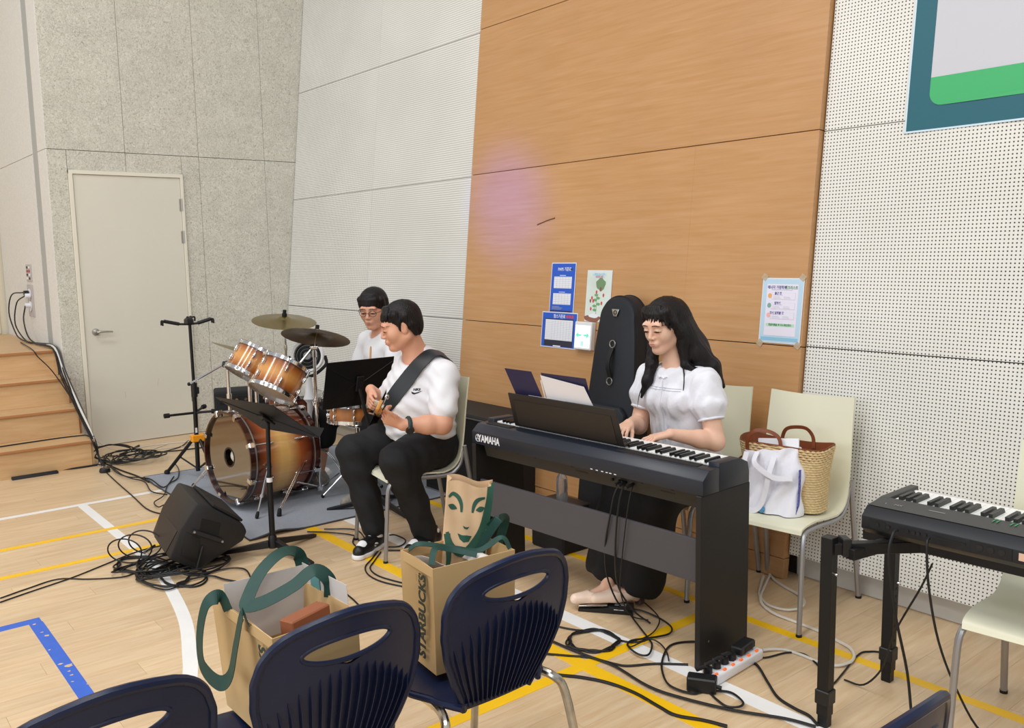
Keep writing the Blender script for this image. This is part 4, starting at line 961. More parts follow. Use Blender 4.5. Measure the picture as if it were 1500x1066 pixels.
def blob(t, u, v, ru, rv, w, h, x, m, nm='drawn_shape', n=14, wob=.12):
    obj(nm, MB().prism([(x-.0002, -(u*w+ru*math.cos(2*PI*k/n)*(1+wob*math.sin(k*2.3))), v*h+rv*math.sin(2*PI*k/n)*(1+wob*math.cos(k*1.7))) for k in range(n)], (-.0004, 0, 0)), m, t, 0)
blob(t, .58, .74, .040, .036, w, h, x, mat('print_tree_green', '#6f8f6a', .3)); patch(t, .55, .63, .60, .68, w, h, x-.0003, P_brown, 'drawn_trunk')
patch(t, .44, .455, .14, .50, w, h, x, P_leaf, 'drawn_stem')
for u, v in ((.38, .42), (.5, .46), (.36, .30), (.52, .34), (.42, .52), (.38, .22)): blob(t, u, v, .016, .008, w, h, x, P_leaf, 'drawn_leaf')
for u, v in ((.24, .46), (.18, .40), (.30, .40), (.22, .24), (.72, .52), (.42, .58), (.66, .36)): blob(t, u, v, .007, .011, w, h, x, P_red if u > .2 else P_brown, 'drawn_figure')
blob(t, .30, .05, .07, .022, w, h, x, P_brown, 'drawn_soil'); blob(t, .36, .10, .045, .012, w, h, x-.0005, P_white, 'drawn_label')
# exit guide light
ex = thing('exit_light', 'small glowing white and green exit guide light beside the notices', 'exit sign', wall_frame(3.846, .995, XW, .0)); ex.rotation_euler = (0, TILT, 0)
w, h = .145, .168
obj('housing', MB().box((-.018, -w/2, h/2), (.036, w, h), .004), M_fanw, ex, 30)
obj('lit_face', MB().box((-.0365, -w/2, h/2-.005), (.002, w-.02, h-.035)), mat('exit_glow', '#e8fff4', .4, emis=((.80, 1.0, .93), .85)), ex, 0)
M_eg = mat('exit_green', '#46cf9c', .4, emis=((.12, .80, .50), .5))
for s in (-1, 1):
    yc = -w/2 + s*.030
    obj('arrow', MB().prism([(-.038, yc+s*.026, h*.52), (-.038, yc+s*.006, h*.62), (-.038, yc+s*.006, h*.55), (-.038, yc-s*.018, h*.55), (-.038, yc-s*.018, h*.49), (-.038, yc+s*.006, h*.49), (-.038, yc+s*.006, h*.42)], (-.0006, 0, 0)), M_eg, ex, 0)
obj('running_mark', MB().box((-.038, -w/2-.006, h*.22), (.0008, .006, .03)).box((-.038, -w/2+.006, h*.22), (.0008, .006, .03)), M_eg, ex, 0)
# right notice
t, w, h, x = poster('checklist_notice', 'pale blue laminated checklist taped near the right end of the wood wall', 2.342, 2.560, 1.130, 1.433, P_lb, tilt=0.0)
patch(t, .10, .90, .10, .92, w, h, x, P_lav, 'inner_panel'); patch(t, .03, .97, .025, .075, w, h, x, P_mb, 'footer_band')
x2 = x-.0006
ptext(t, '에너지 가정학부', .36, .865, .0185, P_purple, w, h, x2, .85); ptext(t, '체크리스트', .72, .865, .0185, P_green, w, h, x2, .85)
dots(t, [(.22, .75, .83)], 0, 0, w, h, x2, P_line)
for i, (v, c, nm) in enumerate(((.735, P_or, '출근 전'), (.58, P_tg, '일하기'), (.425, P_pk, '다시 살펴볼 것'))):
    patch(t, .24, .84, v-.058, v+.05, w, h, x2, mat('print_box_line', '#c9c9d8', .3), 'text_box'); patch(t, .247, .833, v-.054, v+.046, w, h, x2-.0004, P_lav, 'text_box')
    blob(t, .19, v, .011, .012, w, h, x2, c, 'icon', wob=0); ptext(t, nm, .40, v+.036, .015, P_purple, w, h, x2-.0006, .85)
    dots(t, [(.28, .52, v+.012), (.28, .45, v-.018), (.55, .70, v-.018), (.28, .48, v-.038), (.55, .72, v-.038)], 0, 0, w, h, x2-.0006, P_line, .0016)
patch(t, .14, .86, .25, .295, w, h, x2, P_lg, 'green_strip'); ptext(t, '한글이름을 꼭 다시 확인한다', .5, .272, .0125, P_green, w, h, x2-.0005, .85)
tp = mat('clear_tape', '#d4c3a8', .25, alpha=.45)
for (u, v) in ((.02, 1.03), (.98, 1.03), (.02, -.03), (.98, -.03)): obj('tape', MB().box((-.0022, -u*w, v*h), (.0006, .03, .03), R=Rx(.6)), tp, t, 0)

# ================================================================ gig bag leaning on the wood wall
gig = thing('gig_bag', 'tall black soft bass gig bag leaning upright against the wood wall', 'instrument bag', (3.42, 3.365, 0.0), PI)
M_nylon = mat('black_nylon', '#161a22', .6, noise=(30, .08), bump=(900, .35, .0008)); M_nylon2 = mat('black_nylon_side', '#0f1013', .65, bump=(900, .35, .0008))
# outline in (y, z) local, thickness along x; leans back toward the wall (local -x)
def gig_outline(n=60):
    zs = np.concatenate([np.linspace(0, 1.22, 26), 1.22 + .115*np.sin(np.linspace(0, PI/2, 12))[1:]])
    L_ = []
    for z in zs:
        if z <= 1.22: wv = interp(z, [0, .05, .35, .6, .85, 1.1, 1.22], [.16, .178, .190, .184, .170, .148, .130])
        else: wv = .130*math.sqrt(max(0, 1-((z-1.22)/.115)**2))*.98+.003
        L_.append((wv, z))
    return [(w_, z_) for w_, z_ in L_] + [(-w_, z_) for w_, z_ in L_[::-1]]
GT = .15
def lean(x, y, z): return (x*(1-.15*z) - .112*z, y, z + .0*x)
go = gig_outline()
bm_ = MB(); n_ = len(go)
layers = [(-.5, .93), (-.46, .985), (-.3, 1.0), (.3, 1.0), (.44, .985), (.5, .93)]
vs = []
for q, sc_ in layers:
    for (y, z) in go: vs.append(lean(q*GT, y*sc_, (z-.6)*sc_+.6 if z > .6 else z))
fs = []
for k in range(len(layers)-1):
    for i in range(n_): fs.append((k*n_+i, k*n_+(i+1) % n_, (k+1)*n_+(i+1) % n_, (k+1)*n_+i))
fs += [tuple(range(n_))[::-1], tuple(range((len(layers)-1)*n_, len(layers)*n_))]
obj('bag_body', bm_.add(vs, fs), M_nylon, gig, 40)
for q in (-.3, .3): obj('piping', MB().tube([lean(q*GT, y*1.0, z) for y, z in go], .004, 6, 0), M_nylon2, gig)
fx_ = GT*.5+.004
obj('hook_plate', MB().prism([lean(fx_, .028, 1.265), lean(fx_, -.028, 1.265), lean(fx_, -.012, 1.225), lean(fx_, .012, 1.225)], (.006, 0, 0), .001), M_steel, gig, 30)
obj('hook_ring', MB().tube([lean(fx_+.008, .010*math.cos(a), 1.247+.010*math.sin(a)) for a in np.linspace(0, 2*PI, 17)[:-1]], .0025, 6, 0, closed=True), M_blackm, gig)
for z in (1.075, .87): obj('d_ring', MB().tube([lean(fx_+.008, .02*math.cos(a), z+.02*math.sin(a)) for a in np.linspace(0, 2*PI, 17)[:-1]], .003, 6, 0, closed=True), M_steel, gig)
obj('carry_handle', MB().ribbon([lean(fx_+.004, 0, 1.055), lean(fx_+.03, 0, 1.0), lean(fx_+.032, 0, .95), lean(fx_+.004, 0, .89)], .028, (1, 0, 0), .008), M_nylon2, gig)
obj('front_pocket', MB().prism([lean(fx_-.002, -.15, .15), lean(fx_-.002, .15, .15), lean(fx_-.002, .15, .70), lean(fx_-.002, .11, .74), lean(fx_-.002, -.11, .74), lean(fx_-.002, -.15, .70)], (.035, 0, 0), .012), M_nylon, gig, 40)

# black case lying against the wood wall behind the piano's left end
case = thing('speaker_cabinet', 'long black cabinet lying along the foot of the wood wall behind the bass player', 'cabinet', (3.40, 4.52, 0), .0)
obj('body', MB().box((0, 0, .29), (.36, .74, .57), .012), mat('case_black', '#17181b', .6, bump=(500, .3, .001)), case, 30)
obj('metal_trim', MB().box((-.181, 0, .555), (.006, .74, .008)), M_leg, case, 0); obj('metal_trim', MB().box((-.181, 0, .014), (.006, .74, .008)), M_leg, case, 0)
obj('grille', MB().box((-.181, 0, .28), (.004, .68, .48)), mat('case_grille', '#121214', .7), case, 0)

# water bottle behind the stand
bo = thing('water_bottle', 'small clear plastic water bottle standing behind the piano cross board', 'bottle', (3.10, 3.365, 0))
M_pet = mat('clear_pet', '#cfd3da', .08, trans=.85, ior=1.33)
stool = thing('low_box', 'dark low box behind the piano that the water bottle stands on', 'box', (3.10, 3.40, 0)); obj('body', MB().box((0, 0, .12), (.20, .26, .24), .01), M_blackm, stool, 30); obj('lid', MB().box((0, 0, .2445), (.206, .266, .009), .003), M_black, stool, 30)
bo.location = (3.09, 3.375, .249)
obj('bottle_body', MB().lathe([(.001, 0), (.028, 0), (.031, .006), (.031, .06), (.029, .066), (.031, .072), (.031, .12), (.027, .142), (.013, .165), (.013, .178)], (0, 0, 0), (0, 0, 1), 20), M_pet, bo, 40); obj('cap', MB().lathe([(.001, .176), (.0145, .176), (.0145, .192), (.001, .193)], (0, 0, 0), (0, 0, 1), 16), mat('cap_white', '#dcdde0', .4), bo, 40)

# ================================================================ bags on the bag chair
M_straw = mat('woven_straw', '#cdb587', .85, noise=(90, .22, (1, 1, 3)), bump=(70, .5, .004)); M_strap = mat('brown_leather', '#7a3f22', .45, noise=(20, .12)); M_canvas = mat('white_canvas', '#e4e4ec', .85, noise=(8, .03), bump=(25, .4, .008)); M_ring = mat('notebook_white', '#e6e7ea', .5)
sbag = thing('straw_bag', 'woven straw tote with brown leather trim on the cream chair', 'bag', (3.335, 2.175, .451), .12)
BWY, BDX, BH = .180, .088, .292
def straw(u, v):
    a = 2*PI*u; z = BH*v; ky = 1 + .16*v - .05*math.sin(v*PI); kx = 1+.10*v
    c, s = math.cos(a), math.sin(a); e = .62
    y = BWY*ky*(abs(c)**e)*np.sign(c); x = BDX*kx*(abs(s)**e)*np.sign(s)
    sag = -.03*v*(abs(s)) + .01*math.sin(3*a)*v
    return (x, y, z+sag*.5)
rows = 26; nu = 72
wv = MB()
def straww(u, v):
    p = straw(u, v); a = 2*PI*u; k = 1 + .012*math.sin(v*rows*2*PI)*1.0 + .010*math.sin(u*nu*PI + (PI if int(v*rows) % 2 else 0)); return (p[0]*k, p[1]*k, p[2])
wv.grid(straww, nu*2, rows*4, .0); obj('woven_body', wv, M_straw, sbag, 60)
obj('bag_floor', MB().prism([straw(i/36, .001) for i in range(36)], (0, 0, .004)), M_straw, sbag, 0)
def inner(u, v): p = straw(u, .80+.215*v); return (p[0]*.965, p[1]*.975, p[2])
obj('leather_lining', MB().grid(inner, 48, 3, .003), M_strap, sbag, 50)
for s in (-1, 1):
    pts = [(s*.088, -.085, .25), (s*.090, -.08, .300), (s*.078, -.055, .336), (s*.066, -.01, .340), (s*.07, .035, .325), (s*.085, .06, .285), (s*.088, .06, .24)]
    if s < 0: pts = [(-.088, .14, .23), (-.098, .135, .295), (-.10, .10, .335), (-.09, .05, .340), (-.08, .01, .325), (-.08, -.01, .30), (-.085, -.02, .24)]
    obj('handle', MB().ribbon(pts, .016, (s, 0, .3), .004), M_strap, sbag)
obj('side_tie', MB().ribbon([(-.02, .193, .20), (-.03, .225, .17), (-.07, .21, .155), (-.09, .17, .18)], .02, (0, 1, .2), .004), M_strap, sbag)
tote = thing('canvas_tote', 'slumped white canvas tote leaning on the straw bag', 'bag', (3.205, 2.180, .452), .12)
rs = random.Random(5)
def totefn(u, v):
    a = 2*PI*u; c, s = math.cos(a), math.sin(a); e = .7
    wy = .152*(1+.05*math.sin(v*5)) - .016*v; wx_ = .050*(1-.45*v)+.006
    y = wy*(abs(c)**e)*np.sign(c); x = wx_*(abs(s)**e)*np.sign(s)
    x += .010*math.sin(7*y/.1+v*9)*(1-v*.4) + .05*v; y += .008*math.sin(v*11+c*2)
    z = .262*v*(1-.10*(y/.15)) + .006*math.sin(y*60)*v
    return (x, y+.0, z)
obj('tote_body', MB().grid(totefn, 56, 30, 0), M_canvas, tote, 70)
obj('tote_mouth', MB().prism([totefn(i/40, .985) for i in range(40)], (0, 0, -.004)), M_canvas, tote, 0)
obj('tote_handle', MB().ribbon([(-.01, .095, .245), (-.050, .092, .17), (-.066, .085, .06), (-.070, .070, .018), (-.068, .03, .006), (-.062, .0, .03), (-.055, -.02, .09), (-.046, -.03, .17), (-.01, -.035, .24)], .024, lambda t_: (-1, .0, .25), .003), M_canvas, tote, 50)
obj('tote_handle', MB().ribbon([(.0, .05, .25), (-.045, .04, .215), (-.052, 0, .185), (-.05, -.06, .16), (-.03, -.13, .165)], .022, lambda t_: (-1, 0, .3), .003), M_canvas, tote, 50)
ob = MB(); ob.M = Matrix.Rotation(-.12, 4, 'Y'); obj('orange_edge', MB().box((-.056, .105, .006), (.01, .06, .006), .002), mat('orange_cloth', '#f0642a', .7), tote, 0)
M_floral = mat('floral_blue', '#5d63a8', .8, noise=(120, .8)); obj('floral_side', MB().ribbon([(-.0, -.148, .20), (-.01, -.152, .12), (-.02, -.153, .05), (-.02, -.148, .012)], .02, (0, -1, 0), .002), M_floral, tote, 50); obj('floral_side', MB().ribbon([(-.0, .150, .17), (-.01, .154, .10), (-.02, .152, .05)], .018, (0, 1, 0), .002), M_floral, tote, 50)
obj('blue_emblem', MB().lathe([(.001, .003), (.014, .002), (.016, 0)], (-.063, -.008, .016), (-1, 0, .2), 14), mat('emblem_blue', '#4d86ae', .7, noise=(150, .5)), tote)
nb = thing('spiral_notebook', 'white spiral notebook sticking out of the canvas tote', 'notebook', (3.225, 2.170, .50), .12)
R_ = Ry(.26) @ Rx(-.12)
obj('cover', MB().box((.034, -.008, .165), (.008, .19, .19), .002, R=R_), M_ring, nb, 20)
for k in range(13):
    p = R_ @ Vector((-.0, .096, -.085+k*.0138)); obj('wire_loop', MB().tube([Vector((.034, -.008, .165))+p+Vector((.006*math.cos(a), .004*math.sin(a), 0)) for a in np.linspace(0, 2*PI, 9)[:-1]], .0013, 5, 0, closed=True), M_blackm, nb)

# ================================================================ paper bags
M_kraft = mat('kraft_paper', '#c9a876', .75, noise=(5, .035), bump=(14, .25, .006)); M_kraft2 = mat('kraft_paper_light', '#cfae88', .75, noise=(6, .03), bump=(16, .3, .006)); M_ribbon = mat('green_ribbon', '#123c34', .55, noise=(40, .08)); M_liner = mat('bag_liner', '#cfcac6', .6, noise=(5, .05)); M_inkg = mat('ink_green', '#24503f', .6); M_ink = mat('ink_dark', '#27342c', .6); M_teal = mat('teal_stripe', '#5f9a9a', .5)
def paper_bag(name, label, loc, rz, wx_, dy, h, flare=.0, rxy=(0, 0)):
    t = thing(name, label, 'paper bag', loc, rz, 'kraft coffee bags on the navy chairs'); t.rotation_euler = (rxy[0], rxy[1], rz)
    a, c = wx_/2, dy/2; f = flare
    cn = [(-a, -c), (a, -c), (a, c), (-a, c)]
    for i in range(4):
        p, q = cn[i], cn[(i+1) % 4]; nx, ny = (q[1]-p[1]), -(q[0]-p[0]); L_ = math.hypot(nx, ny); nx /= L_; ny /= L_; gus = i in (1, 3)
        def fn(u, v):
            bow = -(.010 if not gus else .018)*math.sin(u*PI)*math.sin(v*PI*.9) if gus else .006*math.sin(u*PI)*math.sin(v*PI)
            k = 1+f*v
            return ((p[0]+(q[0]-p[0])*u)*k + nx*bow, (p[1]+(q[1]-p[1])*u)*k + ny*bow, h*v)
        obj('side_panel', MB().grid(fn, 10, 10, .0012), M_kraft, t, 60)
    obj('bag_bottom', MB().box((0, 0, .0015), (wx_*.98, dy*.98, .002)), M_kraft, t, 0)
    for i in range(4):
        p, q = cn[i], cn[(i+1) % 4]; k = (1+f)*.985
        obj('folded_hem', MB().prism([(p[0]*k, p[1]*k, h-.028), (q[0]*k, q[1]*k, h-.028), (q[0]*k, q[1]*k, h), (p[0]*k, p[1]*k, h)], (-(q[1]-p[1])*.006, (q[0]-p[0])*.006, 0)), M_kraft, t, 0)
    return t
# upright bag on the third chair
pb2 = paper_bag('paper_bag', 'upright kraft paper bag on the navy chair with lettering up its narrow side', (1.388, 1.955, .452), -.10, .255, .185, .30, .03)
place_text('bag_lettering', 'STARBUCKS', .054, M_ink, pb2, (-.132, -.030, .148), (.03, 0, 1), (0, 1, 0), extrude=.0004, bold=.0022, xs=.80)
obj('small_print', MB().box((-.04, -.0975, .16), (.0015, .0008, .13)), M_ink, pb2, 0)
obj('corner_mark', MB().tube([(-.1335, -.026, .262), (-.1335, -.004, .262), (-.1335, -.004, .240), (-.1335, -.026, .240)], .0006, 4, 0, closed=True), mat('print_faint', '#a88a5c', .7), pb2)
obj('ribbon_handle', MB().ribbon([(-.11, .085, .30), (-.085, .06, .318), (.0, .02, .300), (.06, -.02, .292), (.11, -.06, .33), (.125, -.08, .30)], .018, lambda q: (0.2, -.6, .8), .0015), M_ribbon, pb2, 50)
obj('ribbon_handle', MB().ribbon([(-.10, -.03, .285), (-.07, .0, .318), (-.02, .0, .305), (.04, -.04, .288)], .018, lambda q: (-.3, -.6, .7), .0015), M_ribbon, pb2, 50)
obj('paper_liner', MB().grid(lambda u, v: (-.118+.08*u, .06-.13*u*v, .22+.065*v+.01*math.sin(u*6)), 8, 8, .001), M_liner, pb2, 60)
obj('paper_liner', MB().grid(lambda u, v: (.03+.085*u, .07-.15*v, .26+.02*math.sin(u*5)+.01*v), 8, 8, .001), M_liner, pb2, 60)
# smaller printed bag standing inside it
fb = thing('printed_bag', 'smaller kraft bag with a green printed woman face standing inside the upright bag', 'paper bag', (1.450, 1.985, .468), 0)
fn_ = Vector((-.50, -.84, .10)).normalized(); fxv = Vector((.86, -.51, 0)).normalized(); fyv = fn_.cross(fxv); fyv = fyv if fyv.z > 0 else -fyv
def fbp(x, y, z=0.0): return Vector((-.035, -.02, 0)) + fxv*(x + .12*(y-.2)) + fyv*y + fn_*z
FW = .135; FH = .455
def fface(u, v, off=0.0):
    x = (u-.5)*FW*(1-.06*math.sin(v*3)); y = FH*v - .012*(u-.5)*2*v + .006*math.sin(u*7)*(v > .95); return fbp(x, y, off + .010*math.sin(u*PI)*math.sin(v*3) + .003*math.sin(v*23+u*5) + .002*math.sin(u*17+v*9))
obj('front_panel', MB().grid(lambda u, v: fface(u, v), 18, 36, .001), M_kraft2, fb, 60)
obj('back_panel', MB().grid(lambda u, v: fface(1-u, v*1.03, -.075+.045*v), 12, 24, .001), M_kraft2, fb, 60)
for s in (0, 1): obj('gusset', MB().grid(lambda u, v: Vector(fface(s, v)).lerp(Vector(fface(s, v*1.03, -.075+.045*v)), u) - fxv*(1 if s else -1)*.012*math.sin(u*PI), 6, 18, .001), M_kraft2, fb, 60)
def ink(poly, nm, m=M_inkg, off=.0012):
    # flat print that follows the bag face: triangulated through a fine 2D fill
    bm = bmesh.new(); vv = [bm.verts.new((x, y, 0)) for x, y in poly]; f = bm.faces.new(vv)
    bmesh.ops.triangulate(bm, faces=[f]); bmesh.ops.subdivide_edges(bm, edges=bm.edges[:], cuts=2, use_grid_fill=True)
    bm.verts.index_update(); P = [fface(.5+v.co.x/FW, v.co.y/FH, off) for v in bm.verts]
    b = MB().add(P, [[v.index for v in f.verts] for f in bm.faces]); bm.free(); return obj(nm, b, m, fb, 60)
def band(pts, wd, nm='hair_strand'):
    P = catmull([(x, y, 0) for x, y in pts], 5); L_ = []; R2 = []
    for i, p in enumerate(P):
        d = (P[min(i+1, len(P)-1)]-P[max(i-1, 0)]).normalized(); q = Vector((-d.y, d.x, 0)); ww = wd(i/(len(P)-1)) if callable(wd) else wd
        L_.append(p+q*ww/2); R2.append(p-q*ww/2)
    vs = []; fs = []
    for i in range(len(P)):
        vs += [fface(.5+L_[i].x/FW, L_[i].y/FH, .0012), fface(.5+P[i].x/FW, P[i].y/FH, .0012), fface(.5+R2[i].x/FW, R2[i].y/FH, .0012)]
        if i: o = i*3; fs += [(o-3, o-2, o+1, o), (o-2, o-1, o+2, o+1)]
    obj(nm, MB().add(vs, fs), M_inkg, fb, 60)
y0 = .395
ink([(-.028, y0-.082), (-.014, y0-.086), (0, y0-.085), (.016, y0-.087), (.008, y0-.103), (-.008, y0-.106), (-.020, y0-.098)], 'printed_lips')
ink([(-.014, y0-.058), (-.004, y0-.062), (.006, y0-.060), (.000, y0-.068), (-.010, y0-.066)], 'printed_nose')
band([(-.062, y0+.018), (-.05, y0+.028), (-.034, y0+.020), (-.024, y0+.002), (-.022, y0-.02)], lambda q: .006+.006*math.sin(q*PI), 'printed_brow')
band([(-.062, y0-.004), (-.050, y0-.008), (-.036, y0-.012)], lambda q: .002+.014*math.sin(q*PI), 'printed_eye')
band([(.012, y0-.02), (.016, y0+.002), (.026, y0+.018), (.046, y0+.026)], lambda q: .006+.006*math.sin(q*PI), 'printed_brow')
band([(.022, y0-.012), (.036, y0-.008), (.048, y0-.003)], lambda q: .002+.014*math.sin(q*PI), 'printed_eye')
band([(.055, y0+.06), (.058, y0+.01), (.050, y0-.05), (.034, y0-.095), (.008, y0-.128), (-.02, y0-.135), (-.045, y0-.115), (-.060, y0-.08)], lambda q: .006+.016*math.sin(q*PI)+.004)
band([(-.060, y0-.085), (-.052, y0-.13), (-.050, y0-.18), (-.062, y0-.24)], lambda q: .02-.012*q)
band([(.026, y0-.11), (.022, y0-.16), (.034, y0-.21), (.030, y0-.27)], lambda q: .018-.006*q)
band([(.052, y0-.04), (.046, y0-.12), (.046, y0-.17), (.058, y0-.22)], lambda q: .012)
band([(.064, y0+.07), (.066, y0), (.062, y0-.08), (.060, y0-.14)], lambda q: .008)
obj('ribbon_handle', MB().ribbon([fbp(.066, .33, .004), fbp(.085, .355, .03), fbp(.05, .30, .035), fbp(.01, .22, .03), fbp(-.012, .14, .03), fbp(.0, .095, .03), fbp(.03, .10, .03)], .024, lambda q: fn_*1.0, .0015), M_ribbon, fb, 50)
obj('ribbon_handle', MB().ribbon([fbp(.085, .355, .028), fbp(.112, .345, -.01), fbp(.10, .27, -.03), fbp(.085, .21, -.035)], .026, lambda q: fn_, .0015), M_ribbon, fb, 50)
# open bag on the second chair
pb1 = paper_bag('paper_bag', 'wide open kraft paper bag with loose looping green ribbon handles on the navy chair', (0.870, 1.945, .452), .0, .205, .345, .29, .05, (-.03, -.04))
place_text('bag_lettering', 'STARBUCKS', .054, M_ink, pb1, (-.1105, -.128, .140), (0.0, .0, 1), (0, 1, 0), extrude=.0004, bold=.0022, xs=.80)
obj('small_print', MB().box((-.1105, -.160, .10), (.0008, .0015, .06)), M_ink, pb1, 0)
obj('ribbon_handle', MB().ribbon([(-.108, .07, .285), (-.118, .085, .318), (-.15, .10, .305), (-.172, .105, .23), (-.176, .095, .16), (-.165, .03, .135), (-.150, -.01, .16), (-.134, -.03, .24), (-.118, -.045, .31), (-.108, -.05, .285)], .036, lambda q: (-1, -.2+.4*q, .25), .0015), M_ribbon, pb1, 50)
obj('ribbon_handle', MB().ribbon([(.105, .09, .29), (.10, .10, .36), (.05, .085, .385), (-.02, .055, .365), (-.075, .02, .322), (-.085, .0, .31), (-.05, -.02, .315), (.02, -.03, .335), (.075, -.035, .36), (.105, -.05, .33), (.105, -.05, .285)], .034, lambda q: (-.5, -.5, .7), .0015), M_ribbon, pb1, 50)
obj('clear_liner', MB().grid(lambda u, v: (-.095+.20*u, .12-.03*u, .17+.165*v), 6, 6, .001), M_liner, pb1, 60)
obj('clear_liner', MB().grid(lambda u, v: (.105, .13-.27*u, .14+.20*v), 8, 6, .001), M_liner, pb1, 60)
obj('teal_band', MB().grid(lambda u, v: (.1025, .05-.05*u, .14+.20*v), 4, 6, .001), M_teal, pb1, 60)
obj('brown_box', MB().box((.01, -.105, .27), (.12, .045, .05), .003, R=Rz(.3)), mat('brown_card', '#8f5436', .7), pb1, 20)

# ================================================================ mains strip, adapters, wall sockets
ps = thing('power_strip', 'white mains power strip with orange switches at the foot of the piano stand', 'power strip', (2.600, 1.915, 0), .06)
obj('strip_body', MB().box((.005, 0, .022), (.36, .062, .042), .010, seg=3), mat('strip_white', '#e2e2e6', .35), ps, 40)
M_or = mat('switch_orange', '#f0602a', .35, emis=((1, .25, .05), .3))
for k in range(6):
    x = -.135+.054*k
    obj('socket_ring', MB().lathe([(.018, 0), (.021, .0), (.0205, .003), (.017, .0035)], (x, .006, .0425), (0, 0, 1), 18, False), mat('strip_grey', '#c9c9cd', .4), ps)
    obj('switch', MB().box((x+.012, -.022, .0455), (.018, .009, .008), .002), M_or, ps, 20)
for x in (-.135, -.081, -.03, .02):
    obj('plug', MB().cyl((x, .006, .04), (x, .006, .066), .017, n=16).tube([(x, .006, .06), (x-.02, .012, .072), (x-.05, .02, .07)], .008, 8, 4), M_black, ps)
ad1 = thing('power_adapter', 'black brick adapter lying on the power strip', 'adapter', (2.705, 1.935, .049), .15); obj('brick', MB().box((0, 0, .016), (.115, .05, .032), .005), M_black, ad1, 30); obj('rating_label', MB().box((0, -.0255, .016), (.06, .0008, .02)), M_blackm, ad1, 0)
ad2 = thing('power_adapter', 'black brick adapter lying on the floor beside the white strip', 'adapter', (2.415, 1.90, 0), -1.0); obj('brick', MB().box((0, 0, .027), (.105, .055, .054), .005), M_black, ad2, 30); obj('cord_collar', MB().cyl((.05, 0, .02), (.07, 0, .018), .007), M_black, ad2)
# outlets on the stage-side wall
for (nm, lb, y, z, hh) in (('control_plate', 'grey control plate with small switches on the stage side wall', 8.955, 1.475, .155), ('socket_plate', 'grey double socket plate crowded with plugs on the stage side wall', 8.965, 1.225, .29)):
    t = thing(nm, lb, 'wall plate', (1.6895, y, z), 0)
    obj('plate', MB().box((-.004, 0, 0), (.008, .20 if nm == 'control_plate' else .22, hh), .002), mat('plate_grey', '#b9b1b0', .5), t, 20)
    if nm == 'control_plate':
        for k in range(4):
            for q in (-.04, .04): obj('switch', MB().box((-.010, q, .05-.033*k), (.006, .05, .02), .001), mat('switch_red', '#a8303f', .4) if k == 1 else (M_black if (k+int(q > 0)) % 2 else P_white), t, 0)
    else:
        for zz in (.06, -.05): obj('socket_ring', MB().lathe([(.045, 0), (.05, .012), (.04, .014), (.001, .006)], (-.004, 0, zz), (-1, 0, 0), 18), P_white, t)
        for zz, yy in ((.07, .02), (.045, -.03), (-.04, .0)): obj('plug', MB().cyl((-.012, yy, zz), (-.055, yy, zz), .022, n=12), P_white if zz < .06 else M_black, t)

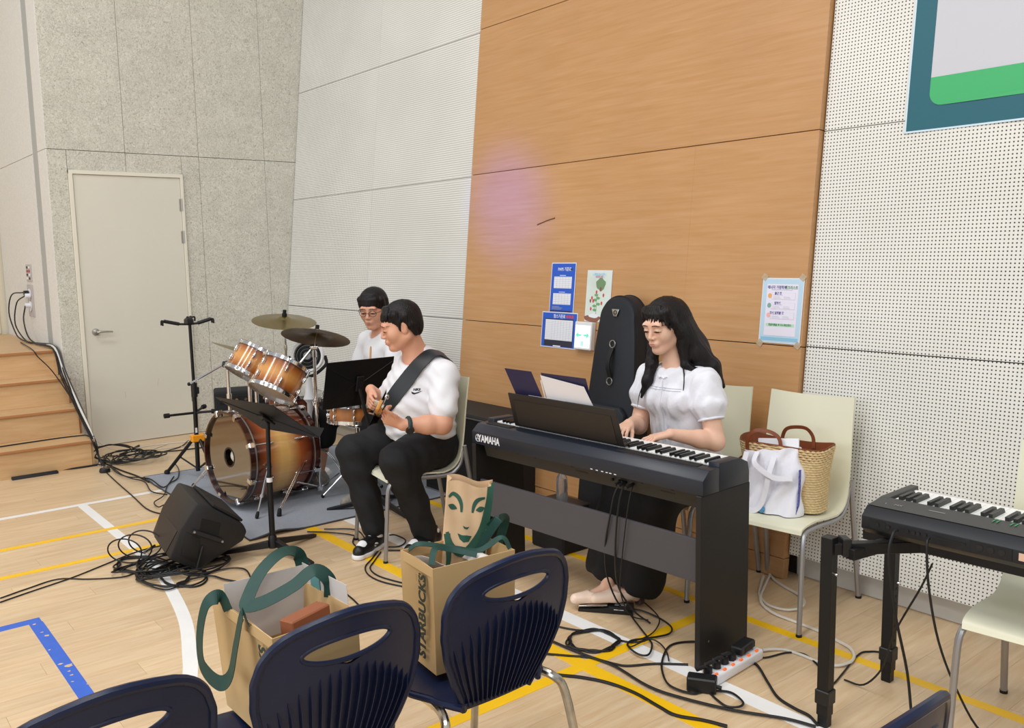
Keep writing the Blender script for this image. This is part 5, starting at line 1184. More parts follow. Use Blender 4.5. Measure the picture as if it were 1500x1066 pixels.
# ================================================================ cables
def cable(name, label, pts, r=.0035, m=None, group='loose cables', n=6, smooth=5):
    o = obj(name, MB().tube(pts, r, n, smooth), m or M_cable); tag(o, label, 'cable', group); return o
CABLES = {
  'a': ('black cable sweeping out to the left edge from the tangle, nearer one', 0.0035, [(0.631,4.619,0.005),(0.755,4.668,0.005),(0.899,4.707,0.005),(1.016,4.602,0.005),(1.148,4.52,0.005),(1.226,4.539,0.005)]),
  'b': ('black cable running straight to the left edge from the tangle, farther one', 0.0035, [(0.621,4.562,0.005),(0.744,4.608,0.005),(0.956,4.681,0.005),(1.122,4.765,0.005),(1.322,4.867,0.005),(1.472,4.883,0.005)]),
  'c': ('black cable from the steps curling to the carpet corner', 0.0045, [(1.709,7.168,0.005),(1.759,6.945,0.005),(1.762,6.609,0.005),(1.867,6.432,0.005),(1.867,6.105,0.005),(2.023,6.364,0.005)]),
  'd': ('thick black cable ending at the carpet corner', 0.006, [(1.767,7.298,0.005),(1.798,6.908,0.005),(1.837,6.619,0.005),(1.848,6.371,0.005)]),
  'e': ('thin black cable crossing the white line toward the monitor speaker', 0.0045, [(1.708,6.992,0.005),(1.677,6.556,0.005),(1.648,6.051,0.005),(1.625,5.685,0.005),(1.656,5.517,0.005),(1.686,5.569,0.005)]),
  'f': ('black cable looping from the steps over the carpet edge', 0.0045, [(1.79,7.404,0.005),(1.823,7.277,0.005),(1.746,6.843,0.005),(1.769,6.549,0.005),(1.814,6.352,0.005),(1.769,6.054,0.005),(1.82,5.892,0.005)]),
  'g': ('black cable hanging from the guitar stand leg onto the carpet', 0.004, [(2.171,6.792,0.005),(2.12,6.548,0.005),(2.021,6.287,0.005),(1.913,6.16,0.005),(1.798,5.89,0.005),(1.697,5.765,0.005),(1.681,5.634,0.005),(1.722,5.658,0.005)]),
  'h': ('short folded black cable before the door', 0.0045, [(1.955,7.477,0.005),(2.131,7.623,0.005),(2.178,7.724,0.005),(2.02,7.518,0.005),(1.968,7.431,0.005)]),
  'i': ('black cable along the foot of the door toward the drums', 0.0055, [(1.961,7.405,0.005),(2.08,7.358,0.005),(2.209,7.337,0.005),(2.345,7.278,0.005),(2.57,7.24,0.005),(2.729,7.197,0.005)]),
  'j': ('black cable passing behind the guitar stand leg', 0.0045, [(1.829,7.497,0.005),(1.982,7.385,0.005),(2.143,7.298,0.005),(2.407,7.396,0.005),(2.565,7.619,0.005)]),
  'white1': ('white cable lying along the foot of the door', 0.004, [(2.056,7.553,0.005),(2.222,7.646,0.005),(2.465,7.6,0.005),(2.682,7.545,0.005)]),
  'white2': ('short white cable crossing the black ones before the door', 0.004, [(1.982,7.385,0.005),(2.093,7.312,0.005),(2.235,7.488,0.005),(2.38,7.606,0.005)]),
  'stairfront': ('dark cable along the foot of the lowest step', 0.008, [(1.059,7.24,0.005),(1.324,7.211,0.005),(1.555,7.195,0.005),(1.715,7.193,0.005)]),
  'k': ('black cable arching behind the middle navy chair, upper one', 0.004, [(1.767,3.693,0.005),(1.844,3.704,0.005),(1.884,3.61,0.005),(1.88,3.503,0.005),(1.859,3.373,0.005),(1.855,3.276,0.005)]),
  'l': ('black cable arching behind the middle navy chair, lower one', 0.004, [(1.729,3.616,0.005),(1.816,3.582,0.005),(1.82,3.492,0.005),(1.828,3.38,0.005)]),
  'm': ('black cable circling under the bass player shoe, front one', 0.004, [(2.169,4.539,0.0105),(2.251,4.448,0.0108),(2.338,4.303,0.009),(2.312,4.166,0.0064),(2.367,4.04,0.005),(2.437,3.977,0.0059),(2.512,4.032,0.0083),(2.516,4.14,0.0106),(2.488,4.166,0.0108)]),
  'n': ('black cable circling under the bass player shoe, back one', 0.004, [(2.266,4.518,0.0105),(2.393,4.385,0.0108),(2.356,4.205,0.009),(2.311,4.09,0.0064),(2.261,4.091,0.005),(2.276,4.2,0.0059),(2.343,4.297,0.0083)]),
  'o': ('black cable running from the shoe behind the upright bag, outer one', 0.0038, [(2.324,4.004,0.005),(2.225,3.907,0.005),(2.137,3.824,0.005),(2.091,3.711,0.005),(2.094,3.586,0.005),(2.143,3.448,0.005),(2.204,3.279,0.005)]),
  'p': ('black cable running from the shoe behind the upright bag, inner one', 0.0038, [(2.315,3.968,0.005),(2.212,3.864,0.005),(2.145,3.79,0.005),(2.121,3.683,0.005),(2.141,3.568,0.005),(2.189,3.429,0.005),(2.233,3.321,0.005)]),
  'q': ('short straight black cable beside the cream chair leg', 0.005, [(2.354,3.962,0.005),(2.442,3.882,0.005),(2.539,3.765,0.005)]),
  'r': ('black cable leading from the navy chair to the coil by the pedal', 0.004, [(2.384,2.7,0.005),(2.389,2.631,0.005),(2.43,2.549,0.005),(2.494,2.492,0.005),(2.487,2.368,0.005),(2.529,2.313,0.005),(2.584,2.307,0.005)]),
  's': ('long black cable crossing the yellow cross to the bottom edge', 0.005, [(2.265,2.579,0.009000000000000001),(2.272,2.463,0.009000000000000001),(2.283,2.357,0.009000000000000001),(2.301,2.227,0.009000000000000001),(2.279,2.034,0.009000000000000001),(2.306,1.898,0.009000000000000001),(2.372,1.729,0.009000000000000001),(2.457,1.584,0.009000000000000001),(2.489,1.488,0.009000000000000001)]),
  't': ('black cable crossing the yellow line and ending in a plug at the power strip', 0.0045, [(2.17,2.492,0.005),(2.228,2.417,0.005),(2.286,2.342,0.005),(2.319,2.244,0.005),(2.346,2.198,0.005),(2.437,2.141,0.005),(2.526,2.054,0.005)]),
  'u': ('double black cable along the yellow line to the bottom edge', 0.006, [(2.086,2.39,0.005),(2.092,2.326,0.005),(2.145,2.252,0.005),(2.191,2.155,0.005),(2.21,2.038,0.005),(2.202,1.918,0.005),(2.201,1.841,0.005),(2.246,1.76,0.005),(2.275,1.684,0.005)]),
  'v': ('black cable in open loops right of the pedal', 0.004, [(2.727,2.567,0.0145),(2.756,2.501,0.0148),(2.757,2.404,0.013),(2.732,2.314,0.0104),(2.675,2.276,0.009),(2.593,2.297,0.0099),(2.507,2.33,0.0123),(2.456,2.301,0.0146),(2.433,2.225,0.0148),(2.463,2.199,0.013),(2.541,2.25,0.0104),(2.578,2.302,0.009),(2.626,2.39,0.0099),(2.685,2.496,0.0124),(2.722,2.542,0.0146)]),
  'w': ('thin black cable in loops right of the pedal', 0.003, [(2.859,2.658,0.0145),(2.829,2.547,0.0148),(2.762,2.408,0.013),(2.677,2.345,0.0104),(2.588,2.318,0.009),(2.483,2.326,0.0099),(2.466,2.292,0.0123),(2.563,2.289,0.0146),(2.571,2.24,0.0148),(2.537,2.172,0.013),(2.487,2.116,0.0104)]),
  'coil': ('black cable coiled in a neat ring beside the pedal', 0.0042, [(2.423,2.343,0.0057),(2.388,2.335,0.0051),(2.357,2.353,0.0066),(2.334,2.376,0.0092),(2.306,2.399,0.0109),(2.295,2.432,0.0104),(2.308,2.464,0.0081),(2.321,2.494,0.0057),(2.338,2.526,0.0051),(2.373,2.538,0.0067),(2.408,2.531,0.0093),(2.442,2.527,0.0109),(2.477,2.512,0.0104),(2.49,2.478,0.008),(2.491,2.445,0.0057),(2.496,2.41,0.0051),(2.482,2.378,0.0067),(2.448,2.363,0.0093),(2.417,2.352,0.0109),(2.383,2.341,0.0103),(2.35,2.353,0.008),(2.329,2.38,0.0056),(2.308,2.404,0.0051),(2.291,2.435,0.0067),(2.302,2.467,0.0094),(2.324,2.492,0.0109),(2.343,2.52,0.0103),(2.375,2.539,0.0079),(2.413,2.531,0.0056),(2.445,2.518,0.0051),(2.481,2.506,0.0068),(2.5,2.476,0.0094),(2.496,2.441,0.0109),(2.493,2.409,0.0103),(2.484,2.376,0.0079),(2.451,2.358,0.0056),(2.415,2.355,0.0051),(2.381,2.348,0.0068),(2.345,2.354,0.0094),(2.321,2.382,0.011),(2.306,2.41,0.0102),(2.289,2.439,0.0078),(2.292,2.473,0.0055),(2.318,2.496,0.0051),(2.343,2.518,0.0069),(2.374,2.539,0.0095),(2.414,2.536,0.011),(2.447,2.516,0.0102),(2.48,2.499,0.0078),(2.508,2.472,0.0055),(2.507,2.436,0.0051),(2.495,2.406,0.0069),(2.486,2.374,0.0095),(2.458,2.351,0.011),(2.419,2.35,0.0102),(2.383,2.352,0.0077),(2.345,2.355,0.0055),(2.316,2.379,0.0052),(2.304,2.412,0.007),(2.29,2.443,0.0096),(2.286,2.478,0.011),(2.309,2.504,0.0101),(2.34,2.52,0.0077),(2.37,2.539,0.0055)]),
  'x': ('black adapter cord looping around the power strip', 0.0042, [(2.724,2.019,0.0105),(2.768,2.061,0.0108),(2.741,2.101,0.009),(2.694,2.168,0.0064),(2.633,2.205,0.005),(2.569,2.196,0.0059),(2.474,2.138,0.0083),(2.402,2.076,0.0106),(2.344,2.0,0.0108),(2.341,1.943,0.009),(2.362,1.898,0.0064),(2.388,1.888,0.005),(2.424,1.87,0.0059),(2.466,1.813,0.0084),(2.44,1.741,0.0106),(2.404,1.729,0.0108),(2.376,1.76,0.0089),(2.391,1.815,0.0063),(2.412,1.861,0.005)]),
  'y': ('thin black cord from the strip to the keyboard stand', 0.0035, [(2.777,1.948,0.005),(2.792,1.896,0.005),(2.887,1.867,0.005),(2.927,1.832,0.005),(2.925,1.786,0.005),(2.87,1.7,0.005),(2.797,1.623,0.005),(2.81,1.611,0.005),(2.906,1.632,0.005),(3.09,1.672,0.005),(3.145,1.655,0.005),(3.174,1.622,0.005)]),
  'z': ('thick black mains cord sweeping right from the power strip', 0.0055, [(2.723,1.919,0.005),(2.715,1.873,0.005),(2.631,1.769,0.005),(2.565,1.682,0.005),(2.544,1.6,0.005),(2.539,1.545,0.005),(2.508,1.492,0.005)]),
  'wh': ('white mains cord trailing from the power strip to the wall', 0.006, [(2.831,1.932,0.0107),(2.867,1.916,0.0087),(2.907,1.881,0.0062),(2.916,1.81,0.005),(2.914,1.735,0.0061),(2.932,1.675,0.0086),(2.991,1.653,0.0107),(3.055,1.672,0.0107),(3.108,1.72,0.0087),(3.135,1.794,0.0061),(3.159,1.885,0.005),(3.168,2.003,0.0061),(3.171,2.106,0.0087),(3.209,2.191,0.0107),(3.285,2.258,0.0107),(3.444,2.339,0.0086),(3.572,2.404,0.0061),(3.661,2.476,0.005),(3.709,2.538,0.0062)]),
  'wh2': ('white cord looping under the straw bag chair', 0.006, [(3.509,2.399,0.0084),(3.389,2.331,0.0059),(3.303,2.275,0.005),(3.237,2.186,0.0063),(3.242,2.101,0.0089),(3.303,2.067,0.0108),(3.383,2.097,0.0106),(3.434,2.157,0.0084),(3.474,2.255,0.0059),(3.512,2.336,0.005),(3.58,2.421,0.0064)]),
  'pile1': ('black cable tangled in upright loops left of the monitor speaker', 0.0045, [(1.226,4.539,0.0051),(1.163,4.645,0.0069),(1.194,4.703,0.0095),(1.212,4.772,0.011),(1.269,4.794,0.0102),(1.331,4.743,0.0078),(1.359,4.664,0.0055),(1.384,4.58,0.0051),(1.364,4.513,0.0069),(1.309,4.481,0.0095),(1.261,4.49,0.011),(1.219,4.543,0.0102),(1.185,4.625,0.0077),(1.178,4.687,0.0055),(1.198,4.764,0.0052),(1.246,4.782,0.007),(1.307,4.765,0.0096),(1.351,4.718,0.011),(1.391,4.612,0.0101),(1.38,4.526,0.0077),(1.323,4.509,0.0055),(1.288,4.474,0.0052),(1.222,4.517,0.007),(1.182,4.585,0.0096),(1.154,4.681,0.011),(1.196,4.738,0.0101),(1.232,4.786,0.0076),(1.387,4.707,0.0054)]),
  'pile2': ('black cable tangled in wide loops in front of the monitor speaker', 0.0045, [(1.368,4.244,0.0091),(1.328,4.21,0.0109),(1.274,4.214,0.0135),(1.228,4.282,0.015),(1.21,4.349,0.0142),(1.2,4.435,0.0118),(1.22,4.517,0.0095),(1.257,4.562,0.0091),(1.334,4.593,0.0109),(1.374,4.535,0.0135),(1.416,4.465,0.015),(1.425,4.393,0.0142),(1.407,4.303,0.0117),(1.374,4.225,0.0095),(1.327,4.213,0.0092),(1.272,4.211,0.011),(1.235,4.268,0.0136),(1.205,4.315,0.015),(1.195,4.429,0.0141),(1.229,4.506,0.0117),(1.265,4.554,0.0095),(1.328,4.595,0.0092),(1.379,4.554,0.011),(1.416,4.486,0.0136),(1.419,4.387,0.015),(1.414,4.305,0.0141),(1.373,4.243,0.0116),(1.333,4.201,0.0094),(1.264,4.181,0.0092),(1.226,4.242,0.0111),(1.212,4.315,0.0137),(1.208,4.416,0.015),(1.219,4.5,0.0141),(1.27,4.561,0.0116),(1.467,4.245,0.0094)]),
  'pile3': ('black cable tangled in loops trailing right toward the paper bag', 0.0045, [(1.379,4.162,0.0051),(1.319,4.214,0.0069),(1.293,4.262,0.0095),(1.29,4.361,0.011),(1.317,4.434,0.0102),(1.379,4.473,0.0078),(1.421,4.45,0.0055),(1.469,4.394,0.0051),(1.493,4.3,0.0069),(1.464,4.22,0.0095),(1.423,4.17,0.011),(1.368,4.158,0.0102),(1.313,4.203,0.0077),(1.288,4.281,0.0055),(1.297,4.359,0.0052),(1.3,4.456,0.007),(1.372,4.484,0.0096),(1.429,4.455,0.011),(1.483,4.374,0.0101),(1.477,4.29,0.0077),(1.465,4.207,0.0055),(1.417,4.147,0.0052),(1.363,4.149,0.007),(1.325,4.231,0.0096),(1.477,4.225,0.011),(1.523,4.122,0.0101),(1.608,3.95,0.0076),(1.667,3.737,0.0054)]),
  'pile4': ('thin black cable knotted inside the tangle by the monitor speaker', 0.0035, [(1.385,4.474,0.0051),(1.354,4.435,0.0069),(1.314,4.426,0.0095),(1.26,4.472,0.011),(1.249,4.547,0.0102),(1.25,4.613,0.0078),(1.289,4.662,0.0055),(1.344,4.634,0.0051),(1.38,4.583,0.0069),(1.392,4.509,0.0095),(1.375,4.442,0.011),(1.34,4.418,0.0102),(1.285,4.43,0.0077),(1.257,4.51,0.0055),(1.247,4.576,0.0052),(1.281,4.627,0.007),(1.314,4.643,0.0096),(1.359,4.602,0.011),(1.391,4.542,0.0101),(1.399,4.466,0.0077)]),
  'pile5': ('short black cable arching over the music stand foot', 0.004, [(1.464,4.237,0.0051),(1.515,4.28,0.0069),(1.612,4.257,0.0095),(1.653,4.181,0.011),(1.62,4.035,0.0102),(1.586,3.923,0.0078)]),
}
for k_, (lb_, r_, pts_) in CABLES.items():
    zmax = .012 if k_ in ('g', 'f', 'c') else 0.0
    pts_ = [(a, b, max(c, r_) + zmax) for a, b, c in pts_]
    cable('cable', lb_, pts_, r_, M_cablew if k_.startswith('wh') else M_cable, 'white cables on the floor' if k_.startswith('wh') else 'black cables on the floor')
# standing loops of the tangle, with a grey connector
cable('cable', 'black cable standing in upright rings over the left of the tangle', [(1.20+.085*math.cos(a)*.9+.010*a, 4.68-.07*math.cos(a)+.006*a, .075+.070*math.sin(a)) for a in np.linspace(-1.4, 17, 60)], .004, None, 'black cables on the floor')
for i_, (cx_, cy_, rx_, ry_, ph_) in enumerate(((1.30, 4.55, .17, .10, .3), (1.42, 4.40, .20, .11, 1.4), (1.36, 4.48, .13, .16, 2.2), (1.50, 4.36, .15, .08, .9))):
    cable('cable', ('black cable wound through the middle of the tangle', 'black cable wound through the right of the tangle', 'black cable wound across the tangle lengthwise', 'black cable wound nearest the monitor speaker')[i_], [(cx_+rx_*math.cos(a+ph_)*(1+.18*math.sin(a*1.7+i_)), cy_+ry_*math.sin(a+ph_)*(1+.2*math.cos(a*1.3)), .012+.012*(1+math.sin(a*2.1+i_))) for a in np.linspace(0, 15, 56)], .004, None, 'black cables on the floor')
pl_ = thing('audio_plug', 'silver audio plug lying in the cable tangle', 'plug', (1.36, 4.80, .02), .75); obj('barrel', MB().cyl((-.03, 0, 0), (.03, 0, 0), .009, n=12), M_steel, pl_); obj('sleeve', MB().cyl((.03, 0, 0), (.075, 0, .004), .010, .006, n=12), M_black, pl_)
# cables hanging from the piano
cable('cable', 'black cable hanging from the piano sockets over the cross board, left one', [(2.552, 2.42, .65), (2.525, 2.44, .60), (2.518, 2.46, .50), (2.530, 2.50, .36), (2.60, 2.56, .20), (2.66, 2.55, .06), (2.70, 2.50, .008)], .004, None, 'cables hanging from the piano')
cable('cable', 'black cable hanging from the piano sockets over the cross board, right one', [(2.552, 2.40, .65), (2.523, 2.405, .60), (2.516, 2.42, .48), (2.528, 2.44, .32), (2.61, 2.50, .16), (2.67, 2.47, .05), (2.70, 2.40, .006)], .004, None, 'cables hanging from the piano')
cable('cable', 'thin black cable hanging from the piano, rightmost', [(2.552, 2.36, .65), (2.527, 2.358, .60), (2.518, 2.37, .50), (2.524, 2.40, .32), (2.58, 2.46, .16), (2.66, 2.48, .03), (2.72, 2.43, .005)], .0028, None, 'cables hanging from the piano')
obj_ = thing('audio_plug', 'black plugs pushed into the piano sockets', 'plug', (2.55, 2.40, .65), 0)
for q in (.0, .02, -.04): obj('barrel', MB().cyl((0, q, 0), (-.045, q, -.008), .007, n=10), M_black, obj_)
# cables hanging from the second keyboard
cable('cable', 'thick black cable falling from the second keyboard past the navy chair', [(2.612, 1.30, .698), (2.585, 1.30, .69), (2.565, 1.30, .62), (2.575, 1.28, .45), (2.61, 1.25, .25), (2.62, 1.23, .08), (2.62, 1.20, .006), (2.60, 1.05, .006)], .005, None, 'cables hanging from the second keyboard')
cable('cable', 'black cable falling from the second keyboard toward the cream chair', [(2.612, 1.20, .698), (2.588, 1.195, .68), (2.60, 1.19, .55), (2.66, 1.18, .36), (2.74, 1.15, .18), (2.82, 1.10, .03), (2.86, 1.0, .005)], .004, None, 'cables hanging from the second keyboard')
cable('cable', 'black cord from under the second keyboard curving to the rear stand leg', [(2.66, 1.21, .60), (2.70, 1.26, .50), (2.72, 1.33, .36), (2.76, 1.38, .26), (2.82, 1.44, .12), (2.85, 1.52, .02), (2.86, 1.60, .005)], .0035, None, 'cables hanging from the second keyboard')
# cables from the stage sockets down the steps
def st(y, z, x): return (x, y, z)
for i, (lb_, pts_, r_, m_) in enumerate((
    ('black cable drooping from the wall sockets to the stage floor, outermost', [(1.635, 9.0, 1.30), (1.60, 9.35, 1.27), (1.59, 9.5, 1.10), (1.60, 9.35, .93), (1.60, 9.1, .87), (1.62, 8.7, .862), (1.655, 8.2, .858), (1.66, 8.02, .84), (1.66, 7.75, .65), (1.675, 7.48, .43), (1.695, 7.2, .22), (1.722, 7.17, .09), (1.735, 7.15, .01)], .006, M_cable),
    ('black cable drooping from the wall sockets to the stage floor, middle', [(1.635, 8.95, 1.27), (1.61, 9.2, 1.2), (1.60, 9.3, 1.0), (1.62, 9.0, .865), (1.63, 8.6, .86), (1.64, 8.03, .856), (1.63, 7.78, .66), (1.655, 7.5, .44), (1.68, 7.19, .225), (1.715, 7.16, .10), (1.735, 7.10, .01)], .006, M_cable),
    ('black cable drooping from the wall sockets to the stage floor, inner', [(1.635, 8.96, 1.18), (1.615, 8.98, 1.05), (1.62, 8.85, .90), (1.63, 8.5, .86), (1.65, 8.03, .858), (1.645, 7.77, .65), (1.67, 7.49, .43), (1.69, 7.2, .22), (1.72, 7.17, .08), (1.75, 7.12, .01)], .006, M_cable),
    ('white cable taped down along the steps', [(1.64, 8.45, .862), (1.655, 8.03, .862), (1.66, 7.80, .68), (1.68, 7.50, .45), (1.70, 7.25, .26), (1.72, 7.19, .12), (1.74, 7.2, .012)], .009, M_cablew),
    ('dark grey flat cable cover running down the steps', [(1.63, 8.6, .862), (1.665, 8.04, .862), (1.672, 7.80, .67), (1.69, 7.5, .44), (1.705, 7.22, .22)], .012, M_bind),
    ('black cable looped across the face of the steps', [(1.56, 8.9, .858), (1.50, 8.1, .857), (1.52, 8.0, .80), (1.58, 7.96, .72), (1.60, 7.76, .645), (1.66, 7.6, .48), (1.68, 7.48, .40), (1.715, 7.2, .20), (1.72, 7.16, .03)], .0045, M_cable),
    ('black cable lying along the lowest tread', [(-.2, 7.26, .217), (.5, 7.30, .217), (1.2, 7.38, .217), (1.6, 7.40, .217), (1.70, 7.30, .215), (1.715, 7.18, .12), (1.73, 7.12, .01)], .005, M_cable),
    ('thin pale wire running down from the step edge past the door', [(1.70, 7.6, .43), (1.74, 7.7, .30), (1.80, 7.75, .15), (1.95, 7.6, .02), (2.2, 7.45, .005), (2.6, 7.4, .005)], .003, M_cableg))):
    cable('cable', lb_, pts_, r_, m_, 'cables running down the stage steps', 7, 5)
bar = thing('cable_ramp', 'black cable ramp strip at the foot of the lowest step', 'cable cover', (1.25, 7.155, 0), .0); obj('ramp_body', MB().prism([(-.13, -.025, 0), (-.13, .025, 0), (-.13, .012, .022), (-.13, -.012, .022)], (.30, 0, 0), .003), M_blackm, bar, 20); obj('ramp_end', MB().box((.172, 0, .01), (.01, .045, .02), .002), M_black, bar, 0)
rng_ = random.Random(11)
for i in range(4):
    cx, cy = 1.86+.05*i, 7.30-.06*i
    cable('cable', ('black cable coiled by the step corner, tallest coil', 'black cable coiled by the step corner, second coil', 'black cable coiled flat by the step corner', 'black cable coiled loosest toward the door')[i], [(cx+(.13+.03*rng_.random())*math.cos(a)+.02*a/6, cy+(.16+.05*rng_.random())*math.sin(a), .012+.012*i*.3+(.05 if i == 0 else .02)*(1+math.sin(a*1.0+i))*.8) for a in np.linspace(i, i+14, 40)], .0055, None, 'coiled cables by the steps')
pk = thing('plug_disc', 'round black socket plug lying on the floor by the steps', 'plug', (1.70, 6.93, 0)); obj('disc', MB().lathe([(.001, .0), (.036, 0), (.04, .012), (.034, .03), (.001, .032)], (0, 0, 0), (0, 0, 1), 18), M_black, pk, 40); obj('pin', MB().cyl((-.012, 0, .032), (-.012, 0, .05), .004).cyl((.012, 0, .032), (.012, 0, .05), .004), M_steel, pk)
# ================================================================ people: smooth bodies from distance fields
class Field:
    def __init__(s): s.p = []
    def cone(s, a, b, ra, rb=None, k=.02, op='u'):
        s.p.append(('c', np.array(a, float), np.array(b, float), float(ra), float(ra if rb is None else rb), k, op)); return s
    def ell(s, c, r, R=None, k=.02, op='u'):
        R = np.eye(3) if R is None else np.array(R); r = np.array([r]*3 if np.isscalar(r) else r, float)
        s.p.append(('e', np.array(c, float), r, R, None, k, op)); return s
    def chain(s, pts, rs, k=.02):
        for i in range(len(pts)-1): s.cone(pts[i], pts[i+1], rs[i], rs[i+1], k if i else k)
        return s
    def half(s, pt, n, k=.004):   # keep the side n points to
        s.p.append(('h', np.array(pt, float), np.array(n, float)/np.linalg.norm(n), None, None, k, 'i')); return s
    def bounds(s):
        lo = np.full(3, 1e9); hi = -lo
        for q in s.p:
            if q[6] != 'u': continue
            if q[0] == 'c':
                for c, r in ((q[1], q[3]), (q[2], q[4])): lo = np.minimum(lo, c-r); hi = np.maximum(hi, c+r)
            elif q[0] == 'e': lo = np.minimum(lo, q[1]-q[2].max()); hi = np.maximum(hi, q[1]+q[2].max())
        return lo-.02, hi+.02
    def mesh(s, name, m, h=.005, fine=(), hf=.0027, disp=None, smooth=1):
        lo, hi = s.bounds(); ax = []
        for d in range(3):
            out = [lo[d]]
            while out[-1] < hi[d]:
                x = out[-1]; st = hf if any(f[0][d] <= x < f[1][d] for f in fine) else h
                out.append(x+st)
            ax.append(np.array(out))
        n = [len(a) for a in ax]; F = np.full(n, .5, np.float32)
        for q in s.p:
            k = q[5]
            if q[0] == 'h':
                X = (ax[0]-q[1][0])*q[2][0]; Y = (ax[1]-q[1][1])*q[2][1]; Z = (ax[2]-q[1][2])*q[2][2]
                d = -(X[:, None, None]+Y[None, :, None]+Z[None, None, :]).astype(np.float32); F = np.maximum(F, d); continue
            if q[0] == 'c': b0 = np.minimum(q[1]-q[3], q[2]-q[4]); b1 = np.maximum(q[1]+q[3], q[2]+q[4])
            else: b0 = q[1]-q[2].max(); b1 = q[1]+q[2].max()
            mg = k+.022; sl = []
            for d in range(3):
                i0 = max(0, np.searchsorted(ax[d], b0[d]-mg)-1); i1 = min(n[d], np.searchsorted(ax[d], b1[d]+mg)+1); sl.append(slice(i0, i1))
            X = ax[0][sl[0]][:, None, None]; Y = ax[1][sl[1]][None, :, None]; Z = ax[2][sl[2]][None, None, :]
            if X.size == 0 or Y.size == 0 or Z.size == 0: continue
            if q[0] == 'c':
                a, b = q[1], q[2]; ba = b-a; L2 = max(ba@ba, 1e-12)
                t = np.clip(((X-a[0])*ba[0]+(Y-a[1])*ba[1]+(Z-a[2])*ba[2])/L2, 0, 1)
                d = np.sqrt((X-a[0]-t*ba[0])**2+(Y-a[1]-t*ba[1])**2+(Z-a[2]-t*ba[2])**2) - (q[3]+(q[4]-q[3])*t)
            else:
                R = q[3]; c, r = q[1], q[2]; x, y, z = X-c[0], Y-c[1], Z-c[2]
                u = (R[0, 0]*x+R[1, 0]*y+R[2, 0]*z); v = (R[0, 1]*x+R[1, 1]*y+R[2, 1]*z); w = (R[0, 2]*x+R[1, 2]*y+R[2, 2]*z)
                k0 = np.sqrt((u/r[0])**2+(v/r[1])**2+(w/r[2])**2); k1 = np.sqrt((u/r[0]**2)**2+(v/r[1]**2)**2+(w/r[2]**2)**2)+1e-9
                d = k0*(k0-1)/k1
            G = F[sl[0], sl[1], sl[2]]
            if q[6] == 'u':
                hh = np.clip(.5+.5*(G-d)/max(k, 1e-6), 0, 1); F[sl[0], sl[1], sl[2]] = G*(1-hh)+d*hh - k*hh*(1-hh)
            else:
                hh = np.clip(.5-.5*(G+d)/max(k, 1e-6), 0, 1); F[sl[0], sl[1], sl[2]] = G*(1-hh)+(-d)*hh + k*hh*(1-hh)
        if disp is not None: F += disp(ax[0][:, None, None], ax[1][None, :, None], ax[2][None, None, :]).astype(np.float32)
        S = F < 0
        c = np.zeros([q-1 for q in n], np.int8)
        for i in (0, 1):
            for j in (0, 1):
                for k in (0, 1): c += S[i:n[0]-1+i, j:n[1]-1+j, k:n[2]-1+k]
        I, J, K = np.nonzero((c > 0) & (c < 8)); idx = np.full(c.shape, -1, np.int32); idx[I, J, K] = np.arange(len(I))
        acc = np.zeros((len(I), 3)); cn = np.zeros(len(I))
        for (o0, o1) in [((0,0,0),(1,0,0)),((0,1,0),(1,1,0)),((0,0,1),(1,0,1)),((0,1,1),(1,1,1)),((0,0,0),(0,1,0)),((1,0,0),(1,1,0)),((0,0,1),(0,1,1)),((1,0,1),(1,1,1)),((0,0,0),(0,0,1)),((1,0,0),(1,0,1)),((0,1,0),(0,1,1)),((1,1,0),(1,1,1))]:
            f0 = F[I+o0[0], J+o0[1], K+o0[2]]; f1 = F[I+o1[0], J+o1[1], K+o1[2]]; mk = (f0 < 0) != (f1 < 0)
            t = np.where(mk, f0/np.where(mk, f0-f1, 1), 0)
            p0 = np.stack([ax[0][I+o0[0]], ax[1][J+o0[1]], ax[2][K+o0[2]]], 1); p1 = np.stack([ax[0][I+o1[0]], ax[1][J+o1[1]], ax[2][K+o1[2]]], 1)
            acc += np.where(mk[:, None], p0+(p1-p0)*t[:, None], 0); cn += mk
        V = acc/np.maximum(cn, 1)[:, None]
        Q = []
        for d in range(3):
            A = [slice(1, -1)]*3; B = [slice(1, -1)]*3; A[d] = slice(0, -1); B[d] = slice(1, None)
            a, b = S[tuple(A)], S[tuple(B)]; e = np.nonzero(a != b); fl = a[e]
            o = [e[0].copy(), e[1].copy(), e[2].copy()]
            for dd in range(3):
                if dd != d: o[dd] = o[dd]+1
            d1, d2 = (d+1) % 3, (d+2) % 3
            def cell(s1, s2):
                q = [o[0], o[1], o[2]]; q = [x.copy() for x in q]; q[d1] -= s1; q[d2] -= s2; return idx[q[0], q[1], q[2]]
            quad = np.stack([cell(0, 0), cell(1, 0), cell(1, 1), cell(0, 1)], 1); quad[~fl] = quad[~fl][:, ::-1]; Q.append(quad)
        Q = np.concatenate(Q); Q = Q[(Q >= 0).all(1)]
        me = bpy.data.meshes.new(name); me.vertices.add(len(V)); me.vertices.foreach_set('co', V.astype(np.float32).ravel())
        me.loops.add(len(Q)*4); me.loops.foreach_set('vertex_index', Q.astype(np.int32).ravel()); me.polygons.add(len(Q)); me.polygons.foreach_set('loop_start', np.arange(0, len(Q)*4, 4, dtype=np.int32))
        me.polygons.foreach_set('use_smooth', np.ones(len(Q), bool)); me.update(calc_edges=True); me.validate()
